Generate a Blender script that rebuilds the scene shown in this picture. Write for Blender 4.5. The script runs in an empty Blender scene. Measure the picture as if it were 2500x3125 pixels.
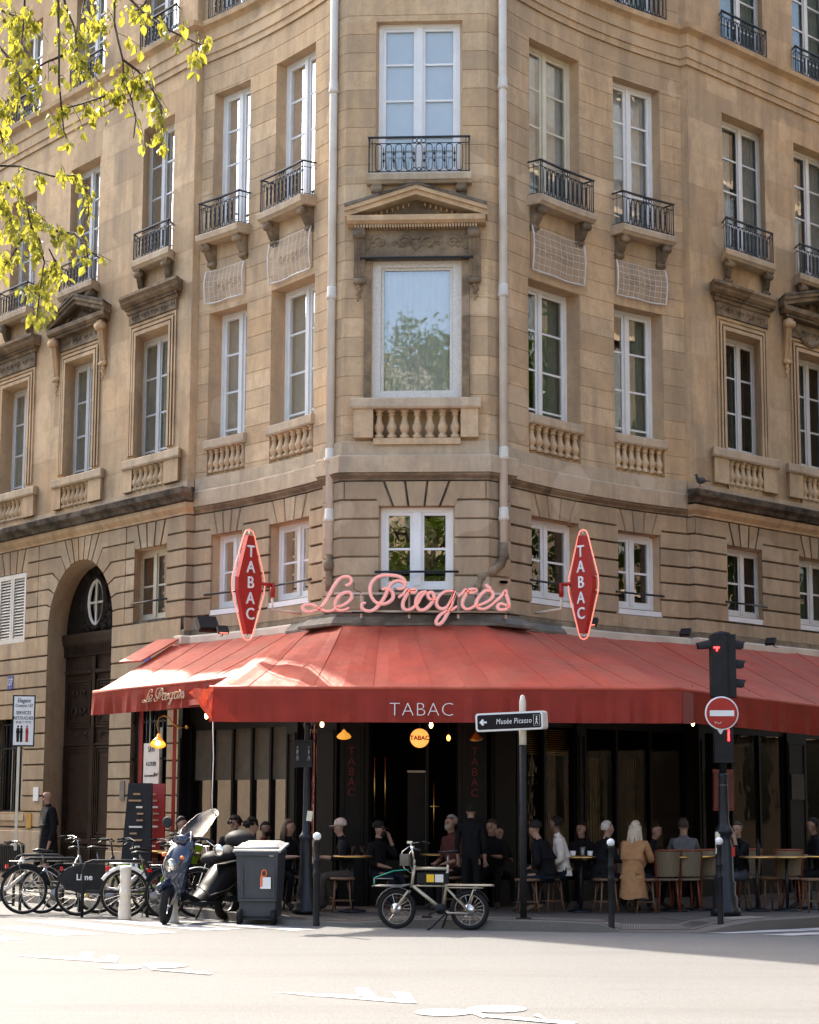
import bpy, math, random
from mathutils import Vector, Matrix
random.seed(7)
C = bpy.context.scene.collection
R = math.radians
sc = bpy.context.scene

# ---------------------------------------------------------------- camera, sky, sun, exposure
CAM_H = 1.6
PITCH, ROLL, FPX = 8.5168, 0.25, 6000.0
cd = bpy.data.cameras.new('camera'); cam = bpy.data.objects.new('camera', cd); C.objects.link(cam)
cd.sensor_fit = 'HORIZONTAL'; cd.sensor_width = 36.0; cd.lens = FPX / 2500 * 36.0
cd.clip_start = 0.1; cd.clip_end = 500
cam.matrix_world = Matrix.Translation((0, 0, CAM_H)) @ Matrix.Rotation(R(90 + PITCH), 4, 'X') @ Matrix.Rotation(R(ROLL), 4, 'Z')
sc.camera = cam
w = bpy.data.worlds.new('World'); sc.world = w; w.use_nodes = True
SUN_EL = 46.0
_a = R(128.0 - 4.0)                 # horizontal angle towards the sun, a little behind the left street front
SUN = Vector((math.cos(_a) * math.cos(R(SUN_EL)), math.sin(_a) * math.cos(R(SUN_EL)), math.sin(R(SUN_EL))))
nt = w.node_tree; bg = nt.nodes['Background']
sk = nt.nodes.new('ShaderNodeTexSky'); sk.sky_type = 'NISHITA'; sk.sun_disc = False
sk.sun_elevation = R(SUN_EL); sk.sun_rotation = math.atan2(SUN.x, SUN.y)
sk.air_density = 1.0; sk.dust_density = 5.0; sk.ozone_density = 0.3; sk.altitude = 50
nt.links.new(sk.outputs[0], bg.inputs[0]); bg.inputs[1].default_value = 0.15
sl = bpy.data.lights.new('sun', 'SUN'); so = bpy.data.objects.new('sun', sl); C.objects.link(so)
sl.energy = 3.1; sl.angle = R(0.55); sl.color = (1.0, 0.93, 0.82)
sl.color = (1.0, 0.93, 0.82); so.rotation_euler = SUN.to_track_quat('Z', 'Y').to_euler(); so.location = SUN * 80
sc.view_settings.view_transform = 'Standard'; sc.view_settings.look = 'None'
sc.view_settings.exposure = 2.1; sc.view_settings.gamma = 1.0
sc.cycles.max_bounces = 7; sc.cycles.diffuse_bounces = 4; sc.cycles.glossy_bounces = 3
sc.cycles.transparent_max_bounces = 10; sc.cycles.transmission_bounces = 4
sc.cycles.sample_clamp_indirect = 6.0; sc.cycles.caustics_reflective = False; sc.cycles.caustics_refractive = False

def at(px, py, Y):
    """world point seen at photo position (px, py) at distance Y"""
    u = (px - 1250) / FPX; v = (1562.5 - py) / FPX
    c, s = math.cos(R(ROLL)), math.sin(R(ROLL)); u, v = u * c - v * s, u * s + v * c
    cp, sp = math.cos(R(PITCH)), math.sin(R(PITCH))
    d = (u, cp - v * sp, sp + v * cp); k = Y / d[1]
    return Vector((d[0] * k, Y, CAM_H + d[2] * k))
def onz(px, py, z=0.0):
    p = at(px, py, 10); k = (z - CAM_H) / (p.z - CAM_H)
    return Vector((p.x * k, 10 * k, z))

# ---------------------------------------------------------------- materials
def _nodes(name):
    m = bpy.data.materials.new(name); m.use_nodes = True
    return m, m.node_tree, m.node_tree.nodes['Principled BSDF'], m.node_tree.nodes, m.node_tree.links
def _set(b, **k):
    for a, v in k.items():
        a = a.replace('_', ' ')
        if a in b.inputs: b.inputs[a].default_value = v
def noise(n, l, scale, detail=4, vec=None, rough=.55):
    t = n.new('ShaderNodeTexNoise'); t.inputs['Scale'].default_value = scale; t.inputs['Detail'].default_value = detail
    t.inputs['Roughness'].default_value = rough
    if vec is not None: l.new(vec, t.inputs['Vector'])
    return t.outputs['Fac']
def ramp(n, l, src, a, b, ca, cb):
    t = n.new('ShaderNodeValToRGB'); e = t.color_ramp.elements
    e[0].position, e[1].position = a, b; e[0].color = (*ca, 1); e[1].color = (*cb, 1); l.new(src, t.inputs[0]); return t.outputs[0]
def mix(n, l, f, a, b, mode='MIX'):
    t = n.new('ShaderNodeMix'); t.data_type = 'RGBA'; t.blend_type = mode
    for i, v in ((0, f), (6, a), (7, b)):
        if hasattr(v, 'links') or hasattr(v, 'is_linked'): l.new(v, t.inputs[i])
        elif i == 0: t.inputs[0].default_value = v
        else: t.inputs[i].default_value = (*v, 1)
    return t.outputs[2]
def bump(n, l, b, h, strength=.3, dist=.02):
    t = n.new('ShaderNodeBump'); t.inputs['Strength'].default_value = strength; t.inputs['Distance'].default_value = dist
    l.new(h, t.inputs['Height']); l.new(t.outputs[0], b.inputs['Normal'])
def sc3(n, l, v, s):
    t = n.new('ShaderNodeVectorMath'); t.operation = 'MULTIPLY'; l.new(v, t.inputs[0]); t.inputs[1].default_value = s; return t.outputs[0]
def mat(name, col, rough=.6, metal=0., var=.15, nscale=6., bumps=0., spec=None, coat=0.):
    if spec is None: spec = .12 if max(col) < .03 and not metal else .35
    m, t, b, n, l = _nodes(name)
    g = n.new('ShaderNodeTexCoord').outputs['Object']
    f = noise(n, l, nscale, 4, g)
    lo = tuple(c * (1 - var) for c in col); hi = tuple(min(1, c * (1 + var)) for c in col)
    l.new(ramp(n, l, f, .3, .7, lo, hi), b.inputs['Base Color'])
    _set(b, Roughness=rough, Metallic=metal, Specular_IOR_Level=spec, Coat_Weight=coat)
    if bumps: bump(n, l, b, noise(n, l, nscale * 8, 3, g), bumps, .01)
    return m
def emis(name, col, st):
    m, t, b, n, l = _nodes(name); _set(b, Base_Color=(*col, 1), Emission_Color=(*col, 1), Emission_Strength=st, Roughness=.4); return m
def stone(name, col, dirt=(.15, .118, .09), amt=.45, tone=.22, black=0.):
    """limestone: every block keeps the tone stored in its mesh; streaks and grime with a shape of their own"""
    m, t, b, n, l = _nodes(name)
    pos = n.new('ShaderNodeNewGeometry').outputs['Position']
    at_ = n.new('ShaderNodeAttribute'); at_.attribute_name = 'tone'
    big = noise(n, l, .55, 5, pos); fine = noise(n, l, 9, 6, pos, .7); streak = noise(n, l, 1.0, 6, sc3(n, l, pos, (2.3, 2.3, .42)), .7)
    c0 = ramp(n, l, at_.outputs['Fac'], 0, 1, tuple(c * (1 - tone) for c in col), tuple(c * (1 + tone) for c in col))
    hue = n.new('ShaderNodeMath'); hue.operation = 'MULTIPLY'; l.new(at_.outputs['Fac'], hue.inputs[0]); hue.inputs[1].default_value = 7.3
    hf = n.new('ShaderNodeMath'); hf.operation = 'FRACT'; l.new(hue.outputs[0], hf.inputs[0])
    c0 = mix(n, l, ramp(n, l, hf.outputs[0], .55, 1., (0, 0, 0), (.45,) * 3), c0, (col[0] * 1.02, col[1] * .84, col[2] * .66))
    c1 = mix(n, l, ramp(n, l, big, .38, .68, (0, 0, 0), (.5, .5, .5)), c0, (col[0] * 1.08, col[1] * .92, col[2] * .74))
    c2 = mix(n, l, ramp(n, l, streak, .44, .70, (0, 0, 0), (amt,) * 3), c1, dirt)
    c3 = mix(n, l, ramp(n, l, fine, .30, .75, (.34,) * 3, (0, 0, 0)), c2, tuple(c * .62 for c in col))
    mt = noise(n, l, 2.7, 9, pos, .78); c3 = mix(n, l, ramp(n, l, mt, .46, .66, (0, 0, 0), (.42,) * 3), c3, (col[0] * .52, col[1] * .50, col[2] * .50))
    wv_ = noise(n, l, .42, 6, sc3(n, l, pos, (1, 1, 1.8)), .8); c3 = mix(n, l, ramp(n, l, wv_, .50, .66, (0, 0, 0), (.36,) * 3), c3, (col[0] * .55, col[1] * .53, col[2] * .56))
    pits = noise(n, l, 34, 2, pos); c3 = mix(n, l, ramp(n, l, pits, .64, .72, (0, 0, 0), (.42,) * 3), c3, dirt)
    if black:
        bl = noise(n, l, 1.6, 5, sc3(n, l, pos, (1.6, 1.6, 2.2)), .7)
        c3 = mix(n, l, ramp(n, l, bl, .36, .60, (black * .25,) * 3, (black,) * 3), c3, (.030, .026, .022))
    pt = noise(n, l, .9, 2, pos, .3); c3 = mix(n, l, ramp(n, l, pt, .66, .675, (0, 0, 0), (.32,) * 3), c3, (min(1, col[0] * 1.25), col[1] * 1.28, col[2] * 1.35))
    l.new(c3, b.inputs['Base Color']); _set(b, Roughness=.9, Specular_IOR_Level=.25)
    bump(n, l, b, fine, .35, .012)
    return m
def glass(name, refl, tint=(.9, .93, .92), rough=.01, wav=.06, fw=.9):
    m, t, b, n, l = _nodes(name); out = n['Material Output']
    tr = n.new('ShaderNodeBsdfTransparent'); tr.inputs[0].default_value = (*tint, 1)
    gl = n.new('ShaderNodeBsdfGlossy'); gl.inputs['Roughness'].default_value = rough; gl.inputs['Color'].default_value = (1, 1, 1, 1)
    pos = n.new('ShaderNodeNewGeometry').outputs['Position']
    bp = n.new('ShaderNodeBump'); bp.inputs['Strength'].default_value = wav; bp.inputs['Distance'].default_value = .03
    l.new(noise(n, l, 2.6, 2, pos), bp.inputs['Height']); l.new(bp.outputs[0], gl.inputs['Normal'])
    lw = n.new('ShaderNodeLayerWeight'); lw.inputs[0].default_value = .25
    mm = n.new('ShaderNodeMath'); mm.operation = 'MULTIPLY_ADD'; l.new(lw.outputs['Fresnel'], mm.inputs[0]); mm.inputs[1].default_value = fw; mm.inputs[2].default_value = refl
    mx = n.new('ShaderNodeMixShader'); l.new(mm.outputs[0], mx.inputs[0]); l.new(tr.outputs[0], mx.inputs[1]); l.new(gl.outputs[0], mx.inputs[2])
    l.new(mx.outputs[0], out.inputs[0]); n.remove(b); return m
def cloth(name, col, trans=.25, var=.12, rough=.85, scale=3., sheen=0.):
    m, t, b, n, l = _nodes(name); out = n['Material Output']
    g = n.new('ShaderNodeNewGeometry').outputs['Position']
    c = ramp(n, l, noise(n, l, scale, 5, g), .3, .7, tuple(x * (1 - var) for x in col), tuple(min(1, x * (1 + var)) for x in col))
    if sheen:      # sun-faded and rain-marked canvas
        fd = noise(n, l, .55, 5, sc3(n, l, g, (1.6, 1.6, .8)), .7); c = mix(n, l, ramp(n, l, fd, .42, .68, (0, 0, 0), (.5,) * 3), c, (col[0] * .95, col[1] * 2.2, col[2] * 2.6))
        sp = noise(n, l, 4.5, 6, sc3(n, l, g, (3, 3, .6)), .75); c = mix(n, l, ramp(n, l, sp, .55, .75, (0, 0, 0), (.5,) * 3), c, (col[0] * .4, col[1] * .5, col[2] * .6))
        bump(n, l, b, noise(n, l, 1.7, 5, sc3(n, l, g, (2.5, 2.5, .9))), .45, .05)
    l.new(c, b.inputs['Base Color']); _set(b, Roughness=rough, Specular_IOR_Level=.5 if sheen else .3, Sheen_Weight=sheen)
    if trans:
        tl = n.new('ShaderNodeBsdfTranslucent'); l.new(c, tl.inputs[0])
        mx = n.new('ShaderNodeMixShader'); mx.inputs[0].default_value = trans
        l.new(b.outputs[0], mx.inputs[1]); l.new(tl.outputs[0], mx.inputs[2]); l.new(mx.outputs[0], out.inputs[0])
    return m
def leafm(name, a, b_, t_):
    m, t, b, n, l = _nodes(name); out = n['Material Output']
    at_ = n.new('ShaderNodeAttribute'); at_.attribute_name = 'tone'
    l.new(ramp(n, l, at_.outputs['Fac'], 0, 1, a, b_), b.inputs['Base Color']); _set(b, Roughness=.45, Specular_IOR_Level=.35)
    tl = n.new('ShaderNodeBsdfTranslucent'); l.new(ramp(n, l, at_.outputs['Fac'], 0, 1, tuple(x * .8 for x in t_), t_), tl.inputs[0])
    mx = n.new('ShaderNodeMixShader'); mx.inputs[0].default_value = .5
    l.new(b.outputs[0], mx.inputs[1]); l.new(tl.outputs[0], mx.inputs[2]); l.new(mx.outputs[0], out.inputs[0]); return m

ST = (.60, .44, .27)
M = dict(
    stone=stone('limestone', ST, tone=.24, amt=.58), stone_up=stone('limestone_smooth', (.61, .45, .28), amt=.5, tone=.12),
    stone_low=stone('limestone_rusticated', (.47, .36, .235), amt=.6, tone=.2),
    stone_pale=stone('limestone_band', (.55, .44, .31), amt=.55, tone=.14),
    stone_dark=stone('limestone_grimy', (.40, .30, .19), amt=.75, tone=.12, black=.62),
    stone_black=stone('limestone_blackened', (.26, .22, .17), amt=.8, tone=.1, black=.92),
    reveal=stone('limestone_reveal', (.62, .47, .31), amt=.35, tone=.1), house=stone('low_bounce_stone', (.14, .105, .07)), house2=stone('dull_tan_stone', (.30, .235, .16)),  # house: brown kept dark so the unseen front bounces little light
    white=mat('white_window_paint', (.74, .74, .72), .45, var=.06, nscale=3, bumps=.05),
    cream=mat('cream_window_paint', (.62, .57, .44), .5, var=.08, nscale=3),
    iron=mat('black_wrought_iron', (.012, .014, .018), .38, .2, var=.3, nscale=20),
    pipe=mat('beige_pipe_paint', (.60, .55, .47), .5, var=.12, nscale=2.5, bumps=.1),
    pane_shop=glass('shop_glass', .0, (.45, .45, .4), fw=.5), pane=glass('window_glass', .05, fw=.5), pane_dark=glass('dark_window_glass', .14, (.6, .64, .58), fw=.7), pane_big=glass('mirror_window_glass', .20, (.84, .84, .80), wav=.12),
    pane_up=glass('bright_window_glass', .12, fw=.7),
    curtain=cloth('net_curtain', (.44, .56, .50), .3, .14, scale=9), curtain_up=cloth('white_curtain', (.74, .74, .70), .3, .08, scale=9), shade=cloth('pale_blue_blind', (.78, .82, .84), .2, .04, scale=4),
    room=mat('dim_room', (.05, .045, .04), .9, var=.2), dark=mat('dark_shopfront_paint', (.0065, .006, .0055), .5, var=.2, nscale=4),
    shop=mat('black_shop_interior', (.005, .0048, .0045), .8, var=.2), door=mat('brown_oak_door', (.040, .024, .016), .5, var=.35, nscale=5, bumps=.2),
    oculus=mat('carved_dark_oak', (.022, .017, .014), .6, var=.4, nscale=8, bumps=.6),
    shutter=mat('white_shutter_paint', (.66, .62, .55), .55, var=.1, nscale=5),
    red=cloth('red_awning_canvas', (.50, .066, .030), .18, .22, rough=.55, scale=1.6, sheen=.08), red2=cloth('red_valance_canvas', (.25, .022, .011), .10, .16, rough=.6, scale=3), redpole=mat('red_painted_post', (.28, .02, .015), .4, var=.15),  # valance red darker: less faded cloth, and its shade put into the colour
    fascia=mat('cream_awning_cassette', (.60, .52, .41), .6, var=.18, nscale=2), tarp=mat('grey_weathered_zinc', (.13, .115, .09), .6, var=.4, nscale=5, bumps=.4),
    brass=mat('brass', (.55, .36, .10), .28, 1.0, var=.15), chrome=mat('chrome', (.72, .70, .66), .18, 1.0, var=.06), steel=mat('grey_steel', (.20, .195, .185), .4, .8, var=.15),
    rubber=mat('black_rubber', (.016, .016, .016), .75, var=.2), black=mat('black_paint', (.014, .014, .015), .35, var=.2), matt=mat('matt_black_plastic', (.022, .022, .023), .6, var=.2),
    bin=mat('anthracite_bin_plastic', (.045, .050, .055), .55, var=.12, nscale=9, bumps=.15), binlid=mat('grey_bin_lid', (.42, .40, .38), .5, var=.12),
    rattan=mat('rattan_cane', (.13, .07, .035), .5, var=.3, nscale=14), weave=mat('cream_wicker_weave', (.17, .135, .085), .6, var=.25, nscale=60, bumps=.4),
    signwhite=mat('white_sign_face', (.74, .74, .72), .5, var=.06), signblack=mat('black_sign_face', (.012, .012, .014), .4, var=.1), signred=mat('red_sign_enamel', (.34, .016, .011), .4, var=.08),
    signblue=mat('blue_enamel', (.06, .09, .30), .35, var=.1), navy=mat('navy_scooter_paint', (.012, .020, .045), .14, var=.1, coat=.8), lime=mat('lime_green_plastic', (.24, .40, .02), .4, var=.08),
    cord=mat('white_net_cord', (.62, .59, .54), .8, var=.12), paper=mat('paper_poster', (.64, .60, .54), .8, var=.08), kraft=mat('tan_poster_strip', (.38, .22, .12), .8, var=.1),
    bulb=emis('lit_bulb', (1., .55, .18), 6), orange=emis('orange_lamp', (1., .25, .03), 4), globe=emis('yellow_globe_sign', (1., .42, .09), .26), neon=emis('pink_neon', (1., .27, .19), .22),
    redlight=emis('red_signal_light', (1., .02, .02), 3.), goldglow=emis('brass_shade_lit', (.75, .33, .04), .22), neonbody=mat('pale_pink_letter_body', (.70, .52, .48), .5, var=.1),
    skin=mat('skin', (.27, .155, .105), .55, var=.08), skin2=mat('tanned_skin', (.15, .08, .05), .55, var=.08), eye=mat('dark_eye', (.02, .015, .012), .3),
    bark=mat('brown_bark', (.07, .05, .035), .9, var=.35, nscale=10, bumps=.6),
    leaf=leafm('spring_leaves', (.05, .08, .012), (.25, .26, .035), (.46, .42, .05)), leaf2=leafm('tree_leaves', (.035, .06, .012), (.09, .13, .02), (.22, .30, .03)),
    clear=glass('clear_windscreen', .015, (.62, .62, .60), wav=.3, fw=.03), orangeband=mat('orange_tag', (.75, .16, .04), .5), redlens=mat('red_lens', (.5, .01, .01), .2), yellow=mat('yellow_reflector', (.75, .45, .02), .3),
)

# ---------------------------------------------------------------- mesh builder
class B:
    def __init__(s): s.v = []; s.f = []; s.t = []; s.tone = .5; s.sm = []; s.smooth = False; s.mi = []; s.m = 0
    def add(s, vs, fs, tone=None, smooth=None):
        o = len(s.v); s.v += [tuple(p) for p in vs]
        for q in fs:
            s.f.append([i + o for i in q]); s.t.append(s.tone if tone is None else tone)
            s.sm.append(s.smooth if smooth is None else smooth); s.mi.append(s.m)
        return s
    def quad(s, a, b, c, d, **k): return s.add([a, b, c, d], [(0, 1, 2, 3)], **k)
    def box(s, c, d, rot=0, M_=None, taper=1.):
        x, y, z = d[0] / 2, d[1] / 2, d[2] / 2
        vs = [Vector((i * x * (taper if k > 0 else 1), j * y * (taper if k > 0 else 1), k * z)) for k in (-1, 1) for j in (-1, 1) for i in (-1, 1)]
        m = M_ or Matrix.Rotation(rot, 3, 'Z')
        vs = [m @ p + Vector(c) for p in vs]
        return s.add(vs, [(0, 2, 3, 1), (4, 5, 7, 6), (0, 1, 5, 4), (2, 6, 7, 3), (0, 4, 6, 2), (1, 3, 7, 5)], smooth=False)
    def tube(s, pts, r, n=6, closed=False, cap=True, flat=1.):
        pts = [Vector(p) for p in pts]; N = len(pts); rs = r if isinstance(r, (list, tuple)) else [r] * N
        vs = []; up = None
        for i, p in enumerate(pts):
            if closed: d = pts[(i + 1) % N] - pts[i - 1]
            else: d = pts[min(i + 1, N - 1)] - pts[max(i - 1, 0)]
            if d.length < 1e-9: d = Vector((0, 0, 1))
            d.normalize()
            if up is None: up = Vector((0, 0, 1)) if abs(d.z) < .9 else Vector((0, 1, 0))
            a = d.cross(up)
            if a.length < 1e-4: a = d.cross(Vector((1, .3, 0)))
            a.normalize(); b = a.cross(d); up = b
            for k in range(n):
                t = 2 * math.pi * k / n + math.pi / n
                vs.append(p + (a * math.cos(t) + b * math.sin(t) * flat) * rs[i])
        fs = []
        for i in range(N if closed else N - 1):
            j = (i + 1) % N
            for k in range(n): fs.append((i * n + k, i * n + (k + 1) % n, j * n + (k + 1) % n, j * n + k))
        if cap and not closed: fs += [tuple(range(n))[::-1], tuple((N - 1) * n + k for k in range(n))]
        return s.add(vs, fs, smooth=(n > 4))
    def lathe(s, prof, c=(0, 0, 0), n=12, M_=None, sx=1., sy=1.):
        vs = []; c = Vector(c)
        for (r, z) in prof:
            for k in range(n):
                t = 2 * math.pi * k / n; p = Vector((r * math.cos(t) * sx, r * math.sin(t) * sy, z))
                vs.append((M_ @ p if M_ else p) + c)
        fs = []
        for i in range(len(prof) - 1):
            for k in range(n): fs.append((i * n + k, i * n + (k + 1) % n, (i + 1) * n + (k + 1) % n, (i + 1) * n + k))
        fs += [tuple(range(n))[::-1], tuple((len(prof) - 1) * n + k for k in range(n))]
        return s.add(vs, fs, smooth=True)
    def ball(s, c, r, n=10, sc_=(1, 1, 1)):
        prof = [(max(1e-4, math.sin(math.pi * i / (n - 1))) * r, -math.cos(math.pi * i / (n - 1)) * r * sc_[2]) for i in range(n)]
        return s.lathe(prof, c, n + 2, sx=sc_[0], sy=sc_[1])
    def prism(s, poly, f0, f1):
        """poly: 2-D points; f0/f1 map a 2-D point to the near and far 3-D surface"""
        n = len(poly); vs = [f0(*p) for p in poly] + [f1(*p) for p in poly]
        return s.add(vs, [tuple(range(n)), tuple(range(2 * n - 1, n - 1, -1))] + [(i, (i + 1) % n, n + (i + 1) % n, n + i) for i in range(n)], smooth=False)
    def build(s, name, m, parent=None, org=None):
        me = bpy.data.meshes.new(name)
        v = s.v if org is None else [(p[0] - org[0], p[1] - org[1], p[2] - org[2]) for p in s.v]
        me.from_pydata(v, [], s.f)
        for mm in (m if isinstance(m, (list, tuple)) else [m]): me.materials.append(mm)
        me.polygons.foreach_set('use_smooth', s.sm); me.polygons.foreach_set('material_index', s.mi)
        a = me.attributes.new('tone', 'FLOAT', 'FACE'); a.data.foreach_set('value', s.t)
        me.update(); o = bpy.data.objects.new(name, me); C.objects.link(o)
        if parent is not None: o.parent = parent
        return o
def tag(o, label, cat, group=None, kind=None):
    if label: o['label'] = label
    if cat: o['category'] = cat
    if group: o['group'] = group
    if kind: o['kind'] = kind
    return o
def thing(name, loc, label, cat, rz=0., group=None):
    o = bpy.data.objects.new(name, None); C.objects.link(o); o.location = loc; o.rotation_euler = (0, 0, rz); o.empty_display_size = .2
    return tag(o, label, cat, group)
def struct(name, b, m): return tag(b.build(name, m), None, None, kind='structure')
def kids(o): return [c for c in bpy.data.objects if c.parent == o]
def dup(o, loc, rz, label, sc_=None):
    r = o.copy(); C.objects.link(r); r.location = loc; r.rotation_euler = (0, 0, rz); r['label'] = label
    if sc_: r.scale = (sc_,) * 3
    for c in kids(o):
        d = c.copy(); C.objects.link(d); d.parent = r
        for g in kids(c):
            e = g.copy(); C.objects.link(e); e.parent = d
    return r
def text(body, size, m, name='lettering', parent=None, M_=None, shear=0., ext=.004, sx=1., thick=0., spacing=1., warp=None, align='CENTER'):
    cu = bpy.data.curves.new(name, 'FONT'); cu.body = body; cu.size = size; cu.align_x = align; cu.align_y = 'CENTER'
    cu.shear = shear; cu.extrude = ext; cu.offset = thick; cu.space_character = spacing; cu.resolution_u = 3
    ob = bpy.data.objects.new(name, cu); me = bpy.data.meshes.new_from_object(ob); bpy.data.objects.remove(ob); bpy.data.curves.remove(cu)
    me.materials.clear(); me.materials.append(m)
    for v in me.vertices:
        p = Vector((v.co.x * sx, v.co.y, v.co.z))
        v.co = warp(p) if warp else (M_ @ p if M_ else p)
    me.update(); o = bpy.data.objects.new(name, me); C.objects.link(o)
    if parent is not None: o.parent = parent
    return o
def up_M(loc, yaw=0.):   # text plane: x right, y up, facing -Y when yaw=0
    return Matrix.Translation(loc) @ Matrix.Rotation(yaw, 4, 'Z') @ Matrix.Rotation(R(90), 4, 'X')

# ---------------------------------------------------------------- plan of the corner building
O2 = Vector((0.085, 30.0)); AX = R(-3.5); UX = Vector((math.cos(AX), math.sin(AX))); VX = Vector((-math.sin(AX), math.cos(AX)))
TH = R(48.5); STD = Vector((math.cos(TH), math.sin(TH))); INN = Vector((-math.sin(TH), math.cos(TH)))
KP = Vector((1.42, .34)); W0 = Vector((4.33, 3.62))
def arc(Pa, Q, sag, n=22):
    c = (Pa + Q) / 2; L = (Q - Pa).length; d = (Q - Pa) / L; nr = Vector((-d.y, d.x)); rr = (L * L / 4 + sag * sag) / (2 * sag); h = math.asin(L / 2 / rr)
    return [c + d * rr * math.sin(-h + 2 * h * i / n) + nr * (rr * math.cos(-h + 2 * h * i / n) - rr + sag) for i in range(n + 1)]
class Seg:
    plain = False; mit = False
    def __init__(s, loc_pts, s_at, flip):
        s.p = [O2 + UX * (p.x * flip) + VX * p.y for p in loc_pts]; s.s = [0.]
        for a, b in zip(s.p[:-1], s.p[1:]): s.s.append(s.s[-1] + (b - a).length)
        off = s.s[s_at]; s.s = [x - off for x in s.s]
        N = len(s.p); dirs = [(s.p[i + 1] - s.p[i]).normalized() for i in range(N - 1)]
        s.m = []
        for i in range(N):
            a = dirs[max(i - 1, 0)]; b = dirs[min(i, N - 2)]
            na = Vector((a.y, -a.x)) * flip; nb = Vector((b.y, -b.x)) * flip; h = (na + nb)
            s.m.append(h / max(.3, h.dot(na)))
        s.n0 = [Vector((d.y, -d.x)) * flip for d in dirs]
    def idx(s, q):
        for i in range(len(s.s) - 1):
            if q < s.s[i + 1] - 1e-6: return i
        return len(s.s) - 2
    def P(s, q, o, z):
        i = s.idx(q)
        if s.plain and o > .055 and not s.mit and -.01 <= q <= 2.25:
            n_ = s.n0[2]; p = s.p[2] + (s.p[3] - s.p[2]) * (q / 2.24) + n_ * o; return Vector((p.x, p.y, z))
        t = (q - s.s[i]) / (s.s[i + 1] - s.s[i]); a = s.p[i] + s.m[i] * o; b = s.p[i + 1] + s.m[i + 1] * o
        if t < 0: n_ = s.n0[i]; p = s.p[i] + n_ * o + (s.p[i + 1] - s.p[i]) * t
        elif t > 1: p = s.p[i + 1] + s.n0[i] * o + (s.p[i + 1] - s.p[i]) * (t - 1)
        else: p = a.lerp(b, t)
        return Vector((p.x, p.y, z))
    def cuts(s, a, b): return [a] + [x for x in s.s if a + 1e-4 < x < b - 1e-4] + [b]
    def out(s, q):
        n_ = s.n0[s.idx(q)]; return Vector((n_.x, n_.y, 0))
def side(W, sag, flip):
    cr = arc(KP + INN * .14, W + INN * .14, sag); n = len(cr)
    g = Seg(cr + [W, W + STD * 16], 0, flip); g.z = g.s[n]; return g
SR = side(W0 + STD * .42, .24, 1); SL = side(W0 - STD * .29, .15, -1)
kp = KP + INN * .14
SC = Seg([Vector((-kp.x, kp.y)), Vector((-KP.x, KP.y)), Vector((-1.12, 0)), Vector((1.12, 0)), KP.copy(), kp], 2, 1)
CE0, CE1 = SC.s[0], SC.s[-1]; SC.plain = True
ORG = Vector((0.085, 30.0, 0.))
BLD = thing('corner_building', ORG, 'large cream limestone corner building above the red awnings, with balconies and tall white windows', 'building')

def fprof(b, g, a, c, prof, cap=True):
    """sweep a closed (out, z) profile along the facade from a to c"""
    cs = g.cuts(a, c); n = len(prof); vs = []; g.mit = a < -.05 or c > 2.3
    for q in cs: vs += [g.P(q, o, z) for o, z in prof]
    g.mit = False
    fs = []
    for i in range(len(cs) - 1):
        for k in range(n): fs.append((i * n + k, i * n + (k + 1) % n, (i + 1) * n + (k + 1) % n, (i + 1) * n + k))
    if cap: fs += [tuple(range(n)), tuple((len(cs) - 1) * n + k for k in range(n))]
    b.add(vs, fs)
def fbox(b, g, a, c, o0, o1, z0, z1): fprof(b, g, a, c, [(o0, z0), (o1, z0), (o1, z1), (o0, z1)])
def block(b, g, poly, h=.035, bev=.022, tone=None):
    """one raised ashlar with sloping edges; poly in (s, z)"""
    n = len(poly); A = sum(poly[i][0] * poly[(i + 1) % n][1] - poly[(i + 1) % n][0] * poly[i][1] for i in range(n))
    if A < 0: poly = poly[::-1]
    ins = []
    for i in range(n):
        p0, p1, p2 = Vector(poly[i - 1]), Vector(poly[i]), Vector(poly[(i + 1) % n])
        d0 = (p1 - p0).normalized(); d1 = (p2 - p1).normalized(); n0 = Vector((-d0.y, d0.x)); n1 = Vector((-d1.y, d1.x)); hh = n0 + n1
        hh = hh / max(.35, hh.dot(n0)); ins.append((p1 + hh * (bev * .35), p1 + hh * bev))
    base = [g.P(q[0].x, 0.002, q[0].y) for q in ins]; top = [g.P(q[1].x, h, q[1].y) for q in ins]
    t = random.random() if tone is None else tone
    b.add(base + top, [tuple(range(n, 2 * n))] + [(i, (i + 1) % n, n + (i + 1) % n, n + i) for i in range(n)], tone=t)
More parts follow.
